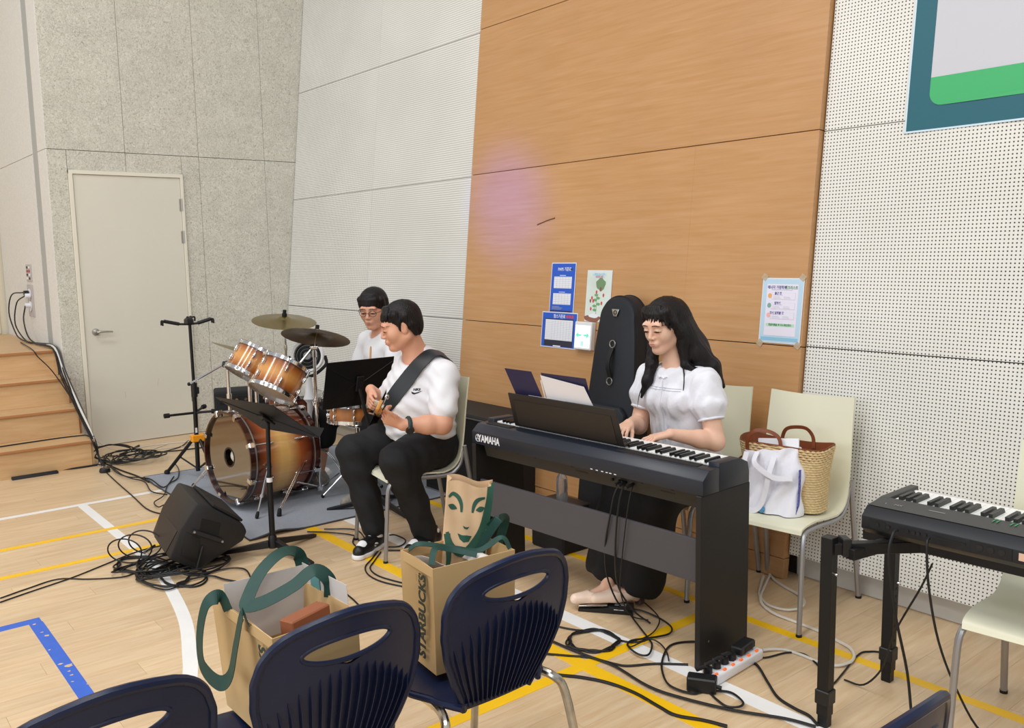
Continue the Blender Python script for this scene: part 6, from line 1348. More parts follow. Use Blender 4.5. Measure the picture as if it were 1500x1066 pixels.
        for _ in range(smooth):   # light Laplacian pass
            co = V; ed = np.empty(len(me.edges)*2, np.int32); me.edges.foreach_get('vertices', ed); ed = ed.reshape(-1, 2)
            sm = np.zeros_like(co); ct = np.zeros(len(co)); np.add.at(sm, ed[:, 0], co[ed[:, 1]]); np.add.at(sm, ed[:, 1], co[ed[:, 0]]); np.add.at(ct, ed[:, 0], 1); np.add.at(ct, ed[:, 1], 1)
            V = co*.45 + .55*sm/np.maximum(ct, 1)[:, None]
        me.vertices.foreach_set('co', V.astype(np.float32).ravel()); me.update()
        me.materials.append(m); return me

def basis(fwd, up=(0, 0, 1)):
    f = Vector(fwd).normalized(); u = Vector(up); l = u.cross(f).normalized(); u = f.cross(l)
    return np.array(Matrix((f, l, u)).transposed())   # columns: forward, left, up
class Head:
    def __init__(s, c, fwd, pitch=0.0, roll=0.0, sc=1.0):
        B = basis((fwd[0], fwd[1], 0)); Ry_ = np.array(Matrix.Rotation(pitch, 3, 'Y')); Rx_ = np.array(Matrix.Rotation(roll, 3, 'X'))
        s.R = B @ Rx_ @ Ry_; s.c = np.array(c, float); s.s = sc
    def P(s, x, y, z): return s.c + s.R @ (np.array((x, y, z))*s.s)
def head_prims(F, H, jaw=1.0, female=False):
    P = H.P; R = H.R; q = H.s
    E = lambda c, r, k=.012, op='u': F.ell(P(*c), np.array(r)*q, R, k*q, op)
    E((-.014, 0, .036), (.096, .076, .084), .02)
    E((.018, 0, -.028), (.072, .064*jaw, .085), .03)
    for y in (-1, 1):
        E((.046, y*.036, -.022), (.036, .030*jaw, .034), .02)
        F.cone(P(-.01, y*.052*jaw, -.055), P(.058, y*.016, -.094), .022*q*jaw, .016*q, .025)
    E((.074, 0, -.092), (.020, .022, .018), .02)
    F.cone(P(.080, -.040, .030), P(.080, .040, .030), .012*q, .012*q, .02)
    for y in (-1, 1):
        E((.106, y*.031, .010), (.020, .019, .011), .012, 's')
        E((.076, y*.031, .006), (.0175, .0185, .0135), .006)
    F.cone(P(.088, 0, .014), P(.105, 0, -.022), .0075*q, .0105*q, .012)
    for y in (-1, 1): E((.097, y*.0115, -.027), (.010, .0075, .007), .006)
    E((.088, 0, -.056), (.014, .026, .016), .015)
    E((.0940, 0, -.0525), (.0075, .021, .0045), .006); E((.0925, 0, -.0625), (.0075, .018, .0055), .006)
    E((.1035, 0, -.0573), (.006, .024, .0016), .003, 's')
    for y in (-1, 1):
        E((-.004, y*.078, -.004), (.020, .008, .033), .006); E((.002, y*.0865, -.002), (.010, .005, .020), .005, 's')
from mathutils.bvhtree import BVHTree
def bvh_of(o):
    me = o.data; return BVHTree.FromPolygons([v.co for v in me.vertices], [p.vertices for p in me.polygons])
def lids(parent, H, m_lash, m_brow, m_lip, female=False, brow_t=1.0):
    P = H.P; bt = bvh_of(parent); fw = Vector(H.R[:, 0])
    def on(y, z, off=.0006):
        o = Vector(P(.22, y, z)); h = bt.ray_cast(o, -fw)
        return h[0] + fw*off if h[0] is not None else Vector(P(.09, y, z))
    for y in (-1, 1):
        obj('eyelash', MB().tube([on(y*(.031+.0170*t), .0015+.0030*(1-t*t)-.0012*max(0, t)) for t in np.linspace(-1, 1, 9)], lambda q: .0023*math.sin(max(.12, min(.96, q))*PI)+.0006, 6, 2), m_lash, parent)
        obj('eye', MB().tube([on(y*(.031+.0115*t), -.0012+.0016*(1-t*t), -.0004) for t in np.linspace(-1, 1, 7)], lambda q: .0020*math.sin(max(.1, min(.95, q))*PI)+.0003, 6, 2), mat('eye_dark', '#2a1c18', .2), parent)
        obj('eyebrow', MB().tube([on(y*(.034+.0215*t), .0275+.0045*(1-t*t)-.002*t, .0) for t in np.linspace(-1, 1, 8)], lambda q: (.0026*math.sin(max(.25, min(.93, q))*PI)+.0004)*brow_t, 6, 2), m_brow, parent)
        obj('nostril', MB().sphere(on(y*.0085, -.0325, -.001), .0026, 8, 6), mat('nostril_dark', '#7a4a3c', .6), parent)
    for nm, z0, w, r in (('upper_lip', -.0530, .0215, .0024), ('lower_lip', -.0618, .0185, .0032)):
        obj(nm, MB().tube([on(w*t, z0 + (.0022*t*t if nm == 'lower_lip' else -.0016*t*t), -.0014) for t in np.linspace(-1, 1, 9)], lambda q: r*math.sin(max(.06, min(.94, q))*PI)+.0004, 8, 2), m_lip, parent)
def hand(F, wrist, d, nrm, side, curl=(.35, .5, .4), spread=.10, thumb=(.6, .5), size=1.0, rr=.0082):
    d = Vector(d).normalized(); nrm = Vector(nrm); nrm = (nrm - d*nrm.dot(d)).normalized(); lat = nrm.cross(d).normalized()*side   # lat points to the thumb side
    w = Vector(wrist); s = size
    for q in (-.026, -.009, .009, .026):
        F.cone(w + lat*q*.6*s + d*.006, w + lat*q*s*1.05 + d*.082*s, .0135*s, .0115*s, .008)
    F.ell(w + d*.04*s, (.045*s, .032*s, .013*s), np.array(Matrix((d, lat, nrm)).transposed()), .01)
    L = (.072, .080, .074, .058)
    for i in range(4):
        q = (.030, .010, -.010, -.029)[i]; a = spread*(1.0, .3, -.35, -1.0)[i]
        p = w + lat*q*s + d*.084*s; dirv = (d + lat*a).normalized(); axis = dirv.cross(nrm).normalized()
        fr = (.44, .31, .25); r = rr*s*(1.0, 1.0, .97, .86)[i]
        c_ = curl[i] if isinstance(curl[0], (tuple, list)) else curl
        for j in range(3):
            dirv = Matrix.Rotation(-c_[j], 3, axis) @ dirv
            p2 = p + dirv*L[i]*fr[j]*s; F.cone(p, p2, r*(1-.06*j), r*(1-.06*(j+1)), .004); p = p2
    tb = w + lat*.020*s + d*.022*s - nrm*.004; td = (lat*math.sin(thumb[0]) + d*math.cos(thumb[0]) - nrm*thumb[1]*.6).normalized()
    t1 = tb + td*.040*s; t2d = (td + d*.35 - nrm*thumb[1]*.2).normalized(); t2 = t1 + t2d*.030*s; t3 = t2 + (t2d+d*.2).normalized()*.022*s
    F.cone(tb, t1, .0135*s, .0105*s, .010); F.cone(t1, t2, .0105*s, .0092*s, .004); F.cone(t2, t3, .0092*s, .0075*s, .004)
def skin_mat(name, col):
    m, nt, N, L, b = nodes_of(name, .48); tc = N.new('ShaderNodeTexCoord'); n = N.new('ShaderNodeTexNoise'); n.inputs['Scale'].default_value = 14; n.inputs['Detail'].default_value = 4; L.new(tc.outputs['Object'], n.inputs['Vector'])
    c = hexc(col); r = ramp(N, [(.3, tuple(x*f for x, f in zip(c, (.97, .90, .88)))), (.7, tuple(min(1, x*f) for x, f in zip(c, (1.02, 1.03, 1.03))))]); L.new(n.outputs['Fac'], r.inputs[0]); L.new(r.outputs[0], b.inputs['Base Color'])
    b.inputs['Subsurface Weight'].default_value = .12; b.inputs['Subsurface Radius'].default_value = (.012, .005, .003); b.inputs['Subsurface Scale'].default_value = .5
    return m
def hair_mat(name, col):
    m, nt, N, L, b = nodes_of(name, .45); b.inputs['Base Color'].default_value = (*hexc(col), 1); b.inputs['Specular IOR Level'].default_value = .28
    tc = N.new('ShaderNodeTexCoord'); mp = N.new('ShaderNodeMapping'); mp.inputs['Scale'].default_value = (1, 1, .12); L.new(tc.outputs['Object'], mp.inputs[0])
    n = N.new('ShaderNodeTexNoise'); n.inputs['Scale'].default_value = 260; n.inputs['Detail'].default_value = 3; L.new(mp.outputs[0], n.inputs['Vector'])
    bp = N.new('ShaderNodeBump'); bp.inputs['Strength'].default_value = .55; bp.inputs['Distance'].default_value = .004; L.new(n.outputs['Fac'], bp.inputs['Height']); L.new(bp.outputs[0], b.inputs['Normal']); return m
M_skinF = skin_mat('skin_fair', '#e2b89f'); M_skinM = skin_mat('skin_warm', '#d7a185'); M_hair = hair_mat('hair_black', '#141011'); M_lash = mat('lash_black', '#151012', .6); M_brow = mat('brow_brown', '#3a2822', .7)
M_lipF = mat('lip_rose', '#bf746c', .4); M_lipM = mat('lip_muted', '#b0705f', .45)
M_tee = mat('white_tshirt', '#e2e2e6', .85, bump=(9, .25, .01)); M_trous = mat('black_trousers', '#121215', .8, bump=(14, .3, .008)); M_blouse = mat('white_crinkle_blouse', '#e5e5ec', .85, bump=(60, .45, .004)); M_skirt = mat('black_sheer_cloth', '#0b0a0d', .75)
def part_of(body, name, field, m, **kw): return obj(name, field.mesh(name, m, **kw), None, body)

# ---------------------------------------------------------------- keyboard player
def pianist():
    H = Head((3.020, 2.610, 1.243), (-1, -.02), .26, .02, .98)
    F = Field(); head_prims(F, H, .94, True)
    F.cone(H.P(-.015, 0, -.06), (3.085, 2.597, 1.06), .046, .050, .02)
    F.cone((3.085, 2.597, 1.05), (3.10, 2.595, .98), .055, .075, .03)
    F.chain([(3.12, 2.595, .95), (3.17, 2.60, .72), (3.19, 2.60, .56)], [.095, .085, .12], .04)
    LS, LE, LW = (3.105, 2.445, .99), (3.085, 2.368, .742), (2.882, 2.452, .792)
    RS, RE, RW = (3.10, 2.755, .985), (3.035, 2.775, .765), (2.872, 2.685, .805)
    for S_, E_, W_ in ((LS, LE, LW), (RS, RE, RW)):
        F.cone((3.105, 2.597, 1.0), S_, .06, .052, .04); mid = tuple(np.array(E_)*.65+np.array(W_)*.35)
        F.chain([S_, E_], [.052, .040], .03); F.chain([E_, mid, W_], [.040, .038, .0245], .02)
    hand(F, LW, (-.90, .44, -.12), (.05, .05, 1), -1, curl=((.18, .30, .2), (.30, .35, .2), (.42, .5, .3), (.5, .6, .3)), spread=.16, thumb=(.5, .6), size=.94)
    hand(F, RW, (-.93, -.35, -.10), (.0, .0, 1), 1, curl=((.5, .6, .3), (.55, .6, .3), (.6, .6, .3), (.6, .7, .3)), spread=.10, thumb=(.5, .7), size=.94)
    # legs
    for hip, kn, an, toe in (((3.12, 2.50, .50), (2.83, 2.46, .51), (2.775, 2.575, .10), (2.655, 2.645, .052)), ((3.12, 2.70, .50), (2.84, 2.70, .51), (2.715, 2.665, .12), (2.60, 2.715, .048))):
        F.chain([hip, kn, tuple(np.array(kn)*.6+np.array(an)*.4), an], [.075, .052, .046, .030], .03); F.cone(an, np.array(an)+(.012, -.01, -.045), .028, .024, .01); F.chain([np.array(an)+(-.01, .004, -.035), np.array(toe)+(0, 0, 0.0)], [.022, .014], .02)
    fine = [((2.90, 2.50, 1.10), (3.16, 2.70, 1.40)), ((2.72, 2.38, .72), (2.92, 2.72, .84))]
    body = obj('person', F.mesh('person', M_skinF, .0058, fine, .0030), None)
    tag(body, 'woman with long black hair in a white blouse and black skirt playing the piano', 'person')
    lids(body, H, M_lash, M_brow, M_lipF, female=True)
    # blouse
    B = Field()
    B.chain([(3.095, 2.597, 1.005), (3.115, 2.597, .92), (3.14, 2.598, .80), (3.17, 2.60, .69), (3.185, 2.60, .60)], [.092, .118, .120, .128, .158], .04)
    for s in (-1, 1): B.cone((3.11, 2.597+s*.06, .93), (3.14, 2.598+s*.05, .72), .098, .100, .04)
    for s in (-1, 1): B.ell((3.035, 2.597+s*.062, .905), (.055, .06, .06), None, .04)
    for S_, E_, W_ in ((LS, LE, LW), (RS, RE, RW)):
        e = np.array(S_)*.50+np.array(E_)*.50; B.cone((3.10, 2.597, 1.01), S_, .072, .066, .03)
        B.cone(np.array(S_)+(0, 0, .0), np.array(S_)*.66+np.array(E_)*.34, .070, .080, .02)
        B.cone(np.array(S_)*.60+np.array(E_)*.40, e, .076, .058, .012)
    B.ell(H.P(-.005, 0, -.155), (.075, .075, .05), None, .02, 's')
    B.half((3.1, 2.6, .592), (0, 0, 1))
    # peplum hem
    def wr(x, y, z): return .0035*np.sin(y*95+z*24)*np.sin(z*31+x*40) + .0022*np.sin(y*150+x*120+z*8) + np.where(z < .70, .006*np.sin((y+x*.9)*62)*(.70-z)/.1, 0)
    bl = part_of(body, 'blouse', B, M_blouse, h=.0052, disp=wr)
    # collar frill
    ring = [(3.062+.060*math.cos(a), 2.600+.064*math.sin(a), 1.043+.030*math.cos(a)+.0035*math.sin(a*15)) for a in np.linspace(0, 2*PI, 75)[:-1]]
    obj('collar_frill', MB().tube(ring, .0055, 6, 0, closed=True), M_blouse, body)
    bb_ = bvh_of(bl)
    def onb(y, z, off=.0008):
        h = bb_.ray_cast(Vector((2.6, y, z)), Vector((1, 0, 0))); return h[0]+Vector((-off, 0, 0)) if h[0] is not None else Vector((3.0, y, z))
    for z in (.968, .958): obj('lace_band', MB().tube([onb(y, z) for y in np.linspace(2.50, 2.70, 14)], .0013, 5, 2), mat('lace_grey', '#b4b5bf', .8), body)
    obj('placket', MB().tube([onb(2.597, z) for z in np.linspace(1.0, .72, 14)], .0022, 5, 2), mat('blouse_fold', '#d4d4dc', .85), body)
    # lace insert lines and sleeve bands
    for S_, E_ in ((LS, LE), (RS, RE)):
        e = np.array(S_)*.50+np.array(E_)*.50; d = np.array(E_)-np.array(S_); d /= np.linalg.norm(d); u, w2 = frame(Vector(d))
        obj('sleeve_band', MB().tube([tuple(e+d*.030+np.array(u)*.054*math.cos(a)+np.array(w2)*.054*math.sin(a)) for a in np.linspace(0, 2*PI, 37)[:-1]], .006, 6, 0, closed=True), M_blouse, body)
    # skirt: wide black cloth over both legs
    K = Field()
    K.ell((3.19, 2.60, .56), (.14, .19, .105), None, .03)
    K.cone((3.13, 2.49, .535), (2.84, 2.455, .535), .098, .085, .05); K.cone((3.13, 2.71, .535), (2.85, 2.705, .535), .098, .085, .05); K.cone((3.1, 2.6, .53), (2.86, 2.58, .53), .09, .08, .05)
    K.chain([(2.84, 2.47, .52), (2.838, 2.52, .32), (2.825, 2.56, .13)], [.088, .092, .104], .04); K.chain([(2.85, 2.70, .52), (2.80, 2.71, .34), (2.765, 2.715, .17)], [.088, .095, .100], .04)
    K.cone((2.845, 2.58, .48), (2.82, 2.63, .18), .09, .09, .05)
    K.half((2.86, 2.55, .075), (.03, -.30, 1))
    part_of(body, 'skirt', K, M_skirt, h=.0065, disp=lambda x, y, z: .004*np.sin((x*.8+y)*70)*np.clip((.5-z)*3, 0, 1))
    # shoes: pale flats
    M_shoe = mat('pale_beige_leather', '#e8cdb9', .3); M_sole = mat('shoe_sole_dark', '#4a3a36', .6)
    for an, toe, lift in (((2.775, 2.575, .10), (2.655, 2.645, .052), .040), ((2.715, 2.665, .12), (2.60, 2.715, .048), .036)):
        a = np.array(an); t = np.array(toe); d = t-a; d[2] = 0; d /= np.linalg.norm(d); heel = np.array((a[0], a[1], .045 + (.02 if lift > .038 else .0))) - d*.035; tt = np.array((t[0], t[1], lift+.014)) + d*.03
        Sh = Field(); Sh.chain([heel+(0, 0, .012), heel*.45+tt*.55, tt], [.034, .037, .025], .02); Sh.cone(heel+(0, 0, .034), heel+d*.02+(0, 0, .034), .032, .032, .02)
        Sh.ell(heel*.62+tt*.38+(0, 0, .040), (.055, .030, .030), basis(d), .01, 's'); Sh.half((0, 0, min(heel[2], tt[2])-.012), (0, 0, 1))
        o = part_of(body, 'shoe', Sh, M_shoe, h=.004)
        obj('heel', MB().box(tuple(heel+(0, 0, -.02)), (.035, .035, max(.02, heel[2]-.006)), .005), M_sole, o, 30)
    # hair
    Q = Field(); P = H.P
    Q.ell(P(-.024, 0, .044), (.098, .083, .086), H.R, .02); Q.ell(P(-.06, 0, .02), (.075, .082, .085), H.R, .03)
    for y in (-1, 1):
        Q.chain([P(.030, y*.060, .080), P(.022, y*.078, .03), P(-.004, y*.083, -.03), P(-.024, y*.080, -.085)], [.024, .014, .015, .024], .02)
        Q.chain([P(.052, y*.052, .080), P(.058, y*.068, .030), P(.036, y*.073, -.012)], [.014, .006, .0025], .008)
    # fringe
    Q.ell(P(.124, 0, -.028), (.080, .086, .090), H.R, .008, 's')
    for i_, t in enumerate(np.linspace(-1, 1, 13)): Q.chain([P(.046, t*.034, .104), P(.072-.012*t*t, t*.050, .080), P(.0895-.026*t*t, t*.060+.005, (.034, .022, .042, .028)[i_ % 4]-.004*abs(t))], [.0105, .0058, .0012], .003)
    # half-up tail and long back hair
    Q.ell(P(-.105, 0, .055), (.035, .045, .04), H.R, .02)
    Q.chain([P(-.085, 0, .0), (3.165, 2.575, 1.13), (3.195, 2.54, 1.03), (3.215, 2.50, .90)], [.075, .078, .080, .045], .03)
    Q.chain([P(-.05, .065, -.03), (3.13, 2.50, 1.11), (3.165, 2.455, 1.06), (3.20, 2.42, .97)], [.045, .044, .035, .012], .03)
    # front lock over her right shoulder
    Q.chain([P(-.01, -.078, -.07), (3.020, 2.680, 1.07), (2.993, 2.685, .99), (2.972, 2.70, .915)], [.030, .026, .022, .006], .02)
    Q.chain([P(-.02, .075, -.08), (3.06, 2.52, 1.07), (3.085, 2.475, 1.045), (3.14, 2.45, 1.045)], [.030, .018, .012, .010], .015)
    def st(x, y, z): return .0016*np.sin(np.arctan2(y-H.c[1], x-H.c[0])*46 + z*10) + .0010*np.sin(y*420+x*300)
    part_of(body, 'hair', Q, M_hair, h=.0042, disp=st)
    for k, pts in enumerate(([(3.05, 2.525, 1.08), (3.03, 2.50, 1.02), (3.015, 2.495, .95), (3.005, 2.51, .88)], [(3.06, 2.50, 1.06), (3.07, 2.46, 1.03), (3.10, 2.445, 1.05), (3.13, 2.44, 1.06)], [(2.985, 2.685, 1.0), (2.965, 2.705, .93), (2.96, 2.715, .87)])):
        obj('hair_strand', MB().tube(pts, lambda q: .0035*(1-q)+.0007, 6, 5), M_hair, body)
    return body
pianist()
# ---------------------------------------------------------------- bass player
def short_hair(Q, H, fringe=.045, side=-.02, back=-.06, lift=1.0):
    P = H.P
    Q.ell(P(-.021, 0, .046), (.104*lift, .0875*lift, .091*lift), H.R, .02); Q.ell(P(-.060, 0, .0), (.060, .075, .080), H.R, .02); Q.ell(P(.122, 0, -.038), (.078, .088, .088), H.R, .008, 's')
    for y in (-1, 1):
        Q.chain([P(.02, y*.070, .07), P(.012, y*.077, .03), P(.016, y*.0765, side)], [.022, .012, .006], .012)
        Q.chain([P(-.03, y*.072, .05), P(-.045, y*.074, .0), P(-.055, y*.062, back)], [.024, .016, .010], .015)
    for i_, t in enumerate(np.linspace(-1, 1, 11)): Q.chain([P(.045, t*.036, .104), P(.066-.012*t*t, t*.052, .080), P(.0865-.025*t*t, t*.062, fringe-.006*(i_ % 2))], [.016, .010, .0030], .010)
def hair_disp(H): return lambda x, y, z: .0014*np.sin(np.arctan2(y-H.c[1], x-H.c[0])*50+z*25) + .0009*np.sin(y*430+x*310+z*60)
def sneaker(body, heel, toe, zf=0.0):
    h = np.array((heel[0], heel[1], 0.)); t = np.array((toe[0], toe[1], 0.)); d = (t-h)/np.linalg.norm(t-h); l = np.array((-d[1], d[0], 0)); up = np.array((0, 0, 1.)); O = np.array((0, 0, zf))
    M_w = mat('sneaker_white', '#e6e6e6', .4); M_b = mat('sneaker_black', '#141416', .4); L = np.linalg.norm(t-h)
    P = lambda a, b, c: tuple(h + d*a*L + l*b + up*c + O)
    U = Field(); U.chain([P(.06, 0, .05), P(.35, 0, .052), P(.68, 0, .043), P(.92, 0, .036)], [.040, .040, .041, .034], .02); U.cone(P(.10, 0, .06), P(.16, 0, .105), .038, .036, .02); U.cone(P(.30, 0, .06), P(.24, 0, .10), .038, .034, .02); U.ell(P(.17, 0, .135), (.045, .030, .03), basis(d), .008, 's'); U.half(P(0, 0, .018), (0, 0, 1))
    up_ = part_of(body, 'sneaker', U, M_b, h=.0042)
    S_ = Field(); S_.chain([P(.05, 0, .016), P(.40, 0, .016), P(.70, 0, .016), P(.94, 0, .016)], [.042, .039, .046, .037], .02); S_.half(P(0, 0, .001), (0, 0, 1)); S_.half(P(0, 0, .026), (0, 0, -1)); obj('sole', S_.mesh('sole', M_w, .0042), None, up_)
    T_ = Field(); T_.chain([P(.76, 0, .050), P(.86, 0, .043)], [.036, .032], .01); obj('toe_box', T_.mesh('toe_box', M_w, .0042), None, up_)
    for s in (-1, 1):
        Q_ = Field(); Q_.cone(P(.34, s*.026, .050), P(.58, s*.025, .046), .0185, .0175, .01); q = obj('side_panel', Q_.mesh('side_panel', M_w, .0042), None, up_)
        pts = [P(.30, s*.0455, .062), P(.40, s*.0462, .042), P(.50, s*.0455, .046), P(.66, s*.043, .066)]
        obj('swoosh', MB().ribbon(pts, lambda q: .012*(1-q)+.002, tuple(l*s), .003, 4), M_b, q)
        obj('ankle_panel', MB().sphere(P(.13, s*.030, .088), .020, 10, 8, (1, .5, .9)), M_w, up_)
    for k in range(5): obj('lace', MB().tube([P(.40+.065*k, -.020, .090-.008*k), P(.42+.065*k, 0, .098-.009*k), P(.40+.065*k, .020, .090-.008*k)], .0028, 6, 3), M_w, up_)
    return up_
def bassist():
    H = Head((2.483, 3.962, 1.205), (-.905, .425), .30, .0, 1.04)
    F = Field(); head_prims(F, H, 1.08)
    F.cone(H.P(-.02, 0, -.055), (2.575, 3.955, 1.03), .060, .066, .02); F.cone((2.575, 3.955, 1.03), (2.60, 3.955, .95), .07, .10, .03)
    F.chain([(2.60, 3.955, .90), (2.60, 3.96, .72), (2.625, 3.97, .58)], [.125, .14, .13], .04)
    LS, LE, LW = (2.612, 3.755, .950), (2.520, 3.655, .715), (2.318, 3.712, .732)
    RS, RE, RW = (2.62, 4.125, .945), (2.545, 4.27, .735), (2.445, 4.235, .84)
    for S_, E_, W_ in ((LS, LE, LW), (RS, RE, RW)):
        F.cone((2.60, 3.955, .97), S_, .08, .062, .05); mid = tuple(np.array(E_)*.62+np.array(W_)*.38); F.chain([S_, E_], [.062, .050], .03); F.chain([E_, mid, W_], [.050, .047, .030], .02)
    # left hand wraps the neck near the headstock, right hand plucks
    hand(F, LW, (-.72, .45, .38), (-.40, -.62, -.62), -1, curl=(.85, .9, .6), spread=.10, thumb=(.7, -.4), size=1.02, rr=.0090)
    hand(F, RW, (-.42, -.55, -.50), (-.75, .45, .30), 1, curl=(.55, .7, .4), spread=.08, thumb=(.5, .4), size=1.02, rr=.0090)
    for hip, kn, an in (((2.64, 3.865, .53), (2.335, 3.805, .525), (2.545, 3.865, .09)), ((2.62, 4.075, .53), (2.255, 4.135, .530), (2.335, 4.045, .095))):
        F.chain([hip, kn, an], [.085, .060, .036], .03); F.cone(an, np.array(an)+(-.02, -.012, -.055), .036, .03, .01)
    fine = [((2.33, 3.84, 1.05), (2.62, 4.07, 1.37)), ((2.17, 3.68, .70), (2.34, 3.84, .84))]
    body = obj('person', F.mesh('person', M_skinM, .006, fine, .0032), None)
    tag(body, 'seated man in a white tee and black trousers playing a bass guitar', 'person')
    lids(body, H, M_lash, M_brow, M_lipM)
    Q = Field(); short_hair(Q, H, .058, -.012, -.055, 1.0); part_of(body, 'hair', Q, M_hair, h=.0042, disp=hair_disp(H))
    T = Field()
    T.chain([(2.592, 3.955, 1.00), (2.585, 3.955, .90), (2.575, 3.958, .78), (2.585, 3.965, .67), (2.62, 3.97, .60)], [.095, .150, .168, .175, .165], .05)
    for s in (-1, 1):
        T.cone((2.61, 3.955+s*.085, .955), (2.60, 3.96+s*.075, .66), .112, .128, .05)
    for S_, E_ in ((LS, LE), (RS, RE)):
        T.cone((2.60, 3.955, .985), S_, .09, .074, .04); e = np.array(S_)*.30+np.array(E_)*.70; T.cone(S_, e, .077, .076, .025)
    T.ell(H.P(-.01, 0, -.165), (.07, .07, .055), None, .02, 's')
    T.half((2.6, 3.96, .555), (.22, 0, 1))
    for S_, E_ in ((LS, LE), (RS, RE)): pass
    def wr(x, y, z): return .0035*np.sin(z*42+y*26+np.sin(x*31)*1.4)*np.sin(y*17+x*22) + .0022*np.sin((z-y*.6)*88+x*30) + np.where(z < .70, .004*np.sin(z*110+y*20), 0)
    tee = part_of(body, 't_shirt', T, M_tee, h=.0056, disp=wr)
    G = Field()
    G.ell((2.635, 3.97, .555), (.155, .20, .115), None, .04)
    G.chain([(2.62, 3.865, .545), (2.48, 3.835, .545), (2.34, 3.808, .530), (2.375, 3.818, .44), (2.46, 3.845, .27), (2.53, 3.865, .095)], [.115, .108, .088, .082, .072, .066], .035)
    G.chain([(2.60, 4.08, .545), (2.43, 4.11, .555), (2.265, 4.135, .535), (2.275, 4.12, .44), (2.305, 4.085, .28), (2.330, 4.055, .125)], [.115, .108, .085, .080, .072, .068], .035)
    G.half((2.4, 4, .062), (0, 0, 1))
    def wp(x, y, z): return .003*np.sin(z*60+x*35)*np.sin(y*25+x*12) + .002*np.sin(x*90+y*40+z*20)
    part_of(body, 'trousers', G, M_trous, h=.0062, disp=wp)
    # socks and sneakers
    M_sock = mat('grey_sock', '#c9c6bd', .9)
    for a, b_ in (((2.335, 4.045, .14), (2.325, 4.035, .07)), ((2.545, 3.865, .12), (2.55, 3.865, .07))): obj('sock', MB().cyl(a, b_, .040, .040, n=20), M_sock, body)
    obj('sock_mark', MB().ribbon([(2.300, 4.018, .118), (2.302, 4.012, .108), (2.312, 4.006, .110), (2.328, 4.003, .122)], .005, (-.5, -.8, 0), .002, 4), M_black, body)
    sneaker(body, (2.385, 4.078), (2.165, 3.955), 0.0); sneaker(body, (2.615, 3.885), (2.38, 3.80), 0.0)
    # wrist watch
    w = Vector(LW); d = (Vector(LE)-w).normalized(); c = w + d*.030; u, v = frame(d)
    wt = obj('watch_band', MB().tube([c+(u*math.cos(a)+v*math.sin(a))*.0345 for a in np.linspace(0, 2*PI, 29)[:-1]], .0115, 8, 0, closed=True), mat('watch_strap', '#243a3a', .55), body)
    n = Vector((-.45, -.70, -.50)); n = (n-d*n.dot(d)).normalized(); obj('watch_case', MB().cyl(c+n*.034, c+n*.047, .021, n=20), M_black, wt)
    # chest print, set on the cloth
    bt_ = bvh_of(tee)
    f_ = Vector((-.80, -.60, .05)).normalized(); o0 = Vector((2.455, 3.800, .872)); 
    xr = Vector((.60, -.80, 0)).normalized()*1.0; 
    def onshirt(a, b_, off=.0015):
        p = o0 + xr*a + Vector((0, 0, 1))*b_ + f_*.25; hit = bt_.ray_cast(p, -f_)
        return (hit[0] + hit[1]*off) if hit[0] is not None else p - f_*.25
    sw = [(-.030, .002), (-.026, -.010), (-.014, -.014), (.004, -.008), (.030, .006), (.004, -.001), (-.010, -.005), (-.018, -.003)]
    obj('chest_swoosh', MB().add([onshirt(a, b_) for a, b_ in sw], [tuple(range(len(sw)))]), M_black, body, 0)
    me = text_mesh('NIKE', .017, .0, shear=.2, bold=.0008)
    for v_ in me.vertices: v_.co = onshirt(v_.co.x-.002, v_.co.y+.011, .0012)
    me.materials.clear(); me.materials.append(M_black); obj('chest_lettering', me, None, body)
    return body, bt_
man, man_shirt = bassist()

# bass guitar held across the lap
bg = thing('bass_guitar', 'black bass guitar with a maple headstock held across the lap of the seated man', 'bass guitar', (2.37, 4.0, .76))
O = Vector((2.37, 4.0, .76)); HS = Vector((2.215, 3.775, .815)); BR = Vector((2.53, 4.32, .685)); nd = (BR-HS).normalized(); fn2 = Vector((-.86, .12, .50)); fn2 = (fn2-nd*fn2.dot(nd)).normalized(); sd = nd.cross(fn2).normalized(); sd = sd if sd.z > 0 else -sd
def L_(p): return Vector(p) - O
def GP(a, s, n): return L_(HS + nd*a + sd*s + fn2*n)
M_maple = mat('maple_neck', '#d79a4c', .3, coat=.5, noise=(30, .06)); M_rose = mat('rosewood', '#3a231a', .45); M_bassblk = mat('bass_gloss_black', '#0c0c0e', .15, coat=.8)
obj('neck', MB().tube([GP(.02, 0, -.006), GP(.30, 0, -.008), GP(.56, 0, -.008)], lambda q: .017+.004*q, 12, 4), M_maple, bg); obj('fingerboard', MB().prism([GP(.03, -.019, .006), GP(.03, .019, .006), GP(.60, .028, .006), GP(.60, -.028, .006)], fn2*.006), M_rose, bg, 20)
obj('headstock', MB().prism([GP(.03, -.019, -.006), GP(.03, .022, -.006), GP(-.03, .040, -.006), GP(-.15, .046, -.006), GP(-.185, .030, -.006), GP(-.175, -.005, -.006), GP(-.12, -.018, -.006), GP(-.04, -.024, -.006)], fn2*.016, .003), M_maple, bg, 30)
for k in range(4):
    a = -.025-.038*k
    tn = obj('tuner', MB().cyl(GP(a, .022+.003*k, .010), GP(a, .022+.003*k, .030), .0065, n=10).cyl(GP(a, .022, -.010), GP(a, .022, -.020), .010, n=10), M_chrome, bg); obj('tuner_key', MB().cyl(GP(a, .03, -.014), GP(a, .066, -.014), .0032, n=8).sphere(GP(a, .072, -.014), .011, 10, 8, (1, .5, 1)), M_chrome, tn)
    obj('string', MB().cyl(GP(-.02-.03*k, .016-.009*k, .016), GP(.70, .024-.016*k, .018), .0011, n=5), M_steel, bg)
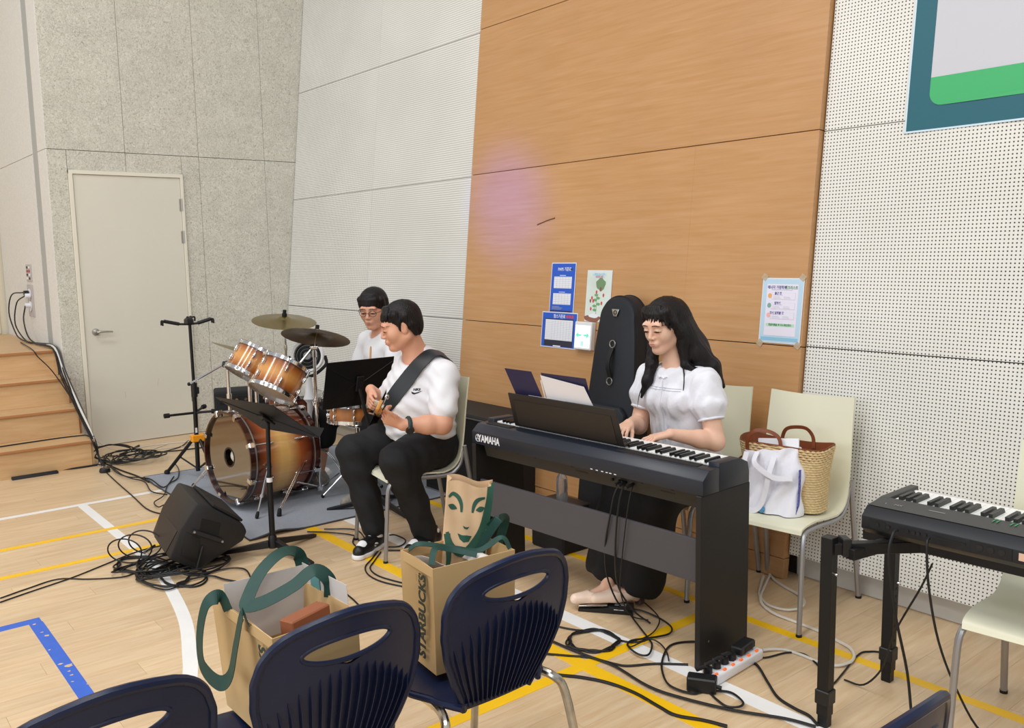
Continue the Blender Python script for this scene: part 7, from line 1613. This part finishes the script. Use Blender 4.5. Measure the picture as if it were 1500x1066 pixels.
bodyo = [(.60, .035), (.50, .09), (.46, .125), (.50, .16), (.60, .165), (.72, .13), (.84, .17), (.95, .15), (1.0, .05), (.98, -.10), (.86, -.165), (.74, -.12), (.64, -.145), (.56, -.12), (.55, -.08), (.60, -.035)]
obj('bass_body', MB().prism([GP(a-.02, s*.95, -.026) for a, s in [(p.x, p.y) for p in catmull([(a, s, 0) for a, s in bodyo], 4, True)]], fn2*.036), M_bassblk, bg, 40)
obj('pickguard', MB().prism([GP(a, s, .0105) for a, s in ((.62, -.03), (.60, -.10), (.72, -.085), (.82, -.10), (.86, -.03), (.75, .04), (.63, .04))], fn2*.002), mat('pickguard_black', '#1c1c1e', .3), bg, 0)
obj('bridge', MB().box(GP(.84, 0, .016), (.05, .06, .012), .002), M_chrome, bg, 20)
# wide strap across the chest and over the left shoulder
M_strapb = mat('strap_black_leather', '#1f2226', .42, bump=(200, .2, .001))
def wrap(p, dirn, off=.006):
    hit = man_shirt.ray_cast(Vector(p)+Vector(dirn)*.35, -Vector(dirn)); return hit[0]+Vector(dirn)*off if hit[0] is not None else Vector(p)
f1 = Vector((-.72, -.45, .53)).normalized(); keys_ = [(2.66, 3.80, 1.03), (2.625, 3.815, 1.05), (2.585, 3.825, 1.04), (2.54, 3.845, 1.0), (2.50, 3.865, .955), (2.465, 3.885, .91), (2.435, 3.91, .865), (2.41, 3.94, .82)]
pts_ = [wrap(k_, (.25, -.1, .96) if i_ < 2 else ((-.35, -.2, .91) if i_ == 2 else f1)) for i_, k_ in enumerate(keys_)] + [Vector((2.385, 3.985, .775)), Vector((2.38, 4.05, .74))]
def sn_(q): return Vector((.1, -.1, 1)).lerp(Vector((-.80, -.45, .35)), min(1, q*1.8))
strap_ = MB().ribbon([L_(p) for p in pts_], lambda q: .088 if q < .8 else .088-.04*(q-.8)/.2, sn_, .006, 5); st_o = obj('strap', strap_, M_strapb, bg, 50)
bpts = [wrap(p, (.9, .1, .3)) for p in ((2.70, 3.83, .98), (2.74, 3.90, .88), (2.76, 4.0, .78))]
obj('strap_back', MB().ribbon([L_(pts_[0])] + [L_(p) for p in bpts], .085, lambda q: (.9, -.1, .4), .006, 5), M_strapb, bg, 50)

# ---------------------------------------------------------------- drummer
def drummer():
    H = Head((3.010, 5.140, 1.222), (-.80, -.60), .26, .0, 1.07)
    F = Field(); head_prims(F, H, 1.0); F.cone(H.P(-.02, 0, -.055), (3.085, 5.165, 1.05), .052, .058, .02); F.cone((3.085, 5.165, 1.05), (3.105, 5.165, .97), .06, .09, .03)
    F.chain([(3.110, 5.165, .92), (3.120, 5.165, .72), (3.110, 5.165, .58)], [.11, .11, .12], .04)
    LS, LE, LW = (3.085, 4.985, .985), (3.00, 4.90, .745), (2.84, 4.90, .73)
    RS, RE, RW = (3.085, 5.345, .985), (3.020, 5.415, .745), (2.880, 5.275, .69)
    for S_, E_, W_ in ((LS, LE, LW), (RS, RE, RW)): F.cone((3.100, 5.165, .99), S_, .07, .058, .05); F.chain([S_, E_], [.055, .044], .03); F.chain([E_, W_], [.044, .028], .02)
    hand(F, LW, (-.85, -.30, .10), (-.2, -.1, 1), -1, curl=(1.1, 1.1, .7), thumb=(.5, .8)); hand(F, RW, (-.9, .1, .10), (-.2, .1, 1), 1, curl=(1.1, 1.1, .7), thumb=(.5, .8))
    legs = (((3.07, 5.06, .53), (2.79, 4.80, .515), (2.74, 4.86, .10)), ((3.07, 5.26, .53), (2.74, 5.36, .515), (2.70, 5.42, .10)))
    for hip, kn, an in legs: F.chain([hip, kn, tuple(np.array(kn)*.6+np.array(an)*.4), an], [.08, .055, .052, .034], .03); F.cone(an, np.array(an)+(-.03, 0, -.05), .034, .03, .01)
    body = obj('person', F.mesh('person', M_skinM, .0065, [((2.88, 5.02, 1.06), (3.15, 5.28, 1.38))], .0036), None)
    tag(body, 'man with glasses and a white tee sitting behind the drum kit', 'person')
    lids(body, H, M_lash, M_brow, M_lipM)
    Q = Field(); short_hair(Q, H, .044, -.02, -.06, 1.08)
    part_of(body, 'hair', Q, M_hair, h=.0045, disp=hair_disp(H))
    # glasses
    P = H.P; g = None
    for y in (-1, 1):
        ring = MB().tube([P(.100-.008*abs(math.cos(a))*(1 if math.cos(a) > 0 else 0), y*(.033+.023*math.cos(a)), .002+.018*math.sin(a)) for a in np.linspace(0, 2*PI, 25)[:-1]], .0016, 6, 0, closed=True)
        o = obj('glasses_rim', ring, M_black, body); obj('glasses_arm', MB().tube([P(.092, y*.056, .006), P(.05, y*.078, .008), P(.0, y*.082, .006)], .0016, 6, 3), M_black, o)
    obj('glasses_bridge', MB().tube([P(.100, -.010, .006), P(.106, 0, .009), P(.100, .010, .006)], .0015, 6, 3), M_black, body)
    T = Field(); T.chain([(3.095, 5.165, 1.02), (3.105, 5.165, .92), (3.110, 5.165, .78), (3.110, 5.165, .60)], [.085, .125, .13, .145], .05)
    for s in (-1, 1): T.cone((3.105, 5.165+s*.09, .96), (3.11, 5.165+s*.07, .64), .10, .11, .05)
    for S_, E_ in ((LS, LE), (RS, RE)): T.cone((3.100, 5.165, 1.0), S_, .082, .072, .04); T.cone(S_, np.array(S_)*.28+np.array(E_)*.72, .074, .072, .025)
    T.ell(H.P(-.01, 0, -.155), (.062, .062, .05), None, .02, 's'); T.half((3.070, 5.145, .54), (0, 0, 1))
    part_of(body, 't_shirt', T, M_tee, h=.0066, disp=lambda x, y, z: .003*np.sin(z*40+y*25+x*20)*np.sin(y*20+x*15))
    G = Field(); G.ell((3.090, 5.165, .54), (.14, .18, .10), None, .04)
    for hip, kn, an in legs: G.chain([np.array(hip)+(0, 0, .005), kn, np.array(kn)*.62+np.array(an)*.38], [.105, .085, .085], .03)
    part_of(body, 'shorts', G, M_trous, h=.0075)
    for an in (legs[0][2], legs[1][2]):
        S_ = Field(); a = np.array(an); S_.chain([a+(.03, 0, -.055), a+(-.08, 0, -.058), a+(-.15, 0, -.066)], [.040, .040, .032], .02); S_.cone(a+(.02, 0, -.04), a+(0, 0, .0), .042, .042, .02); S_.half((0, 0, .012), (0, 0, 1)); part_of(body, 'shoe', S_, mat('grey_sneaker', '#8f8a80', .7, noise=(60, .2)), h=.005)
    return LW, RW
dLW, dRW = drummer()
for lb_, a_, b_ in (('wooden drumstick held up in front of the drummer chest', (2.80, 4.87, .77), (2.90, 5.00, 1.00)), ('wooden drumstick in the far hand of the drummer', (2.80, 5.27, .70), (2.62, 5.10, .73))):
    ds = thing('drumstick', lb_, 'drumstick', a_, 0, 'drumsticks'); v_ = Vector(b_)-Vector(a_); v_ = v_.normalized()*.36; obj('shaft', MB().cyl(-v_*.25, v_*.72, .0072, .0065, n=10).cyl(v_*.60, v_*.73, .0065, .003, n=10), mat('hickory', '#b98f5c', .5), ds); obj('tip', MB().sphere(v_*.74, .0055, 10, 8), mat('hickory', '#b98f5c', .5), ds)
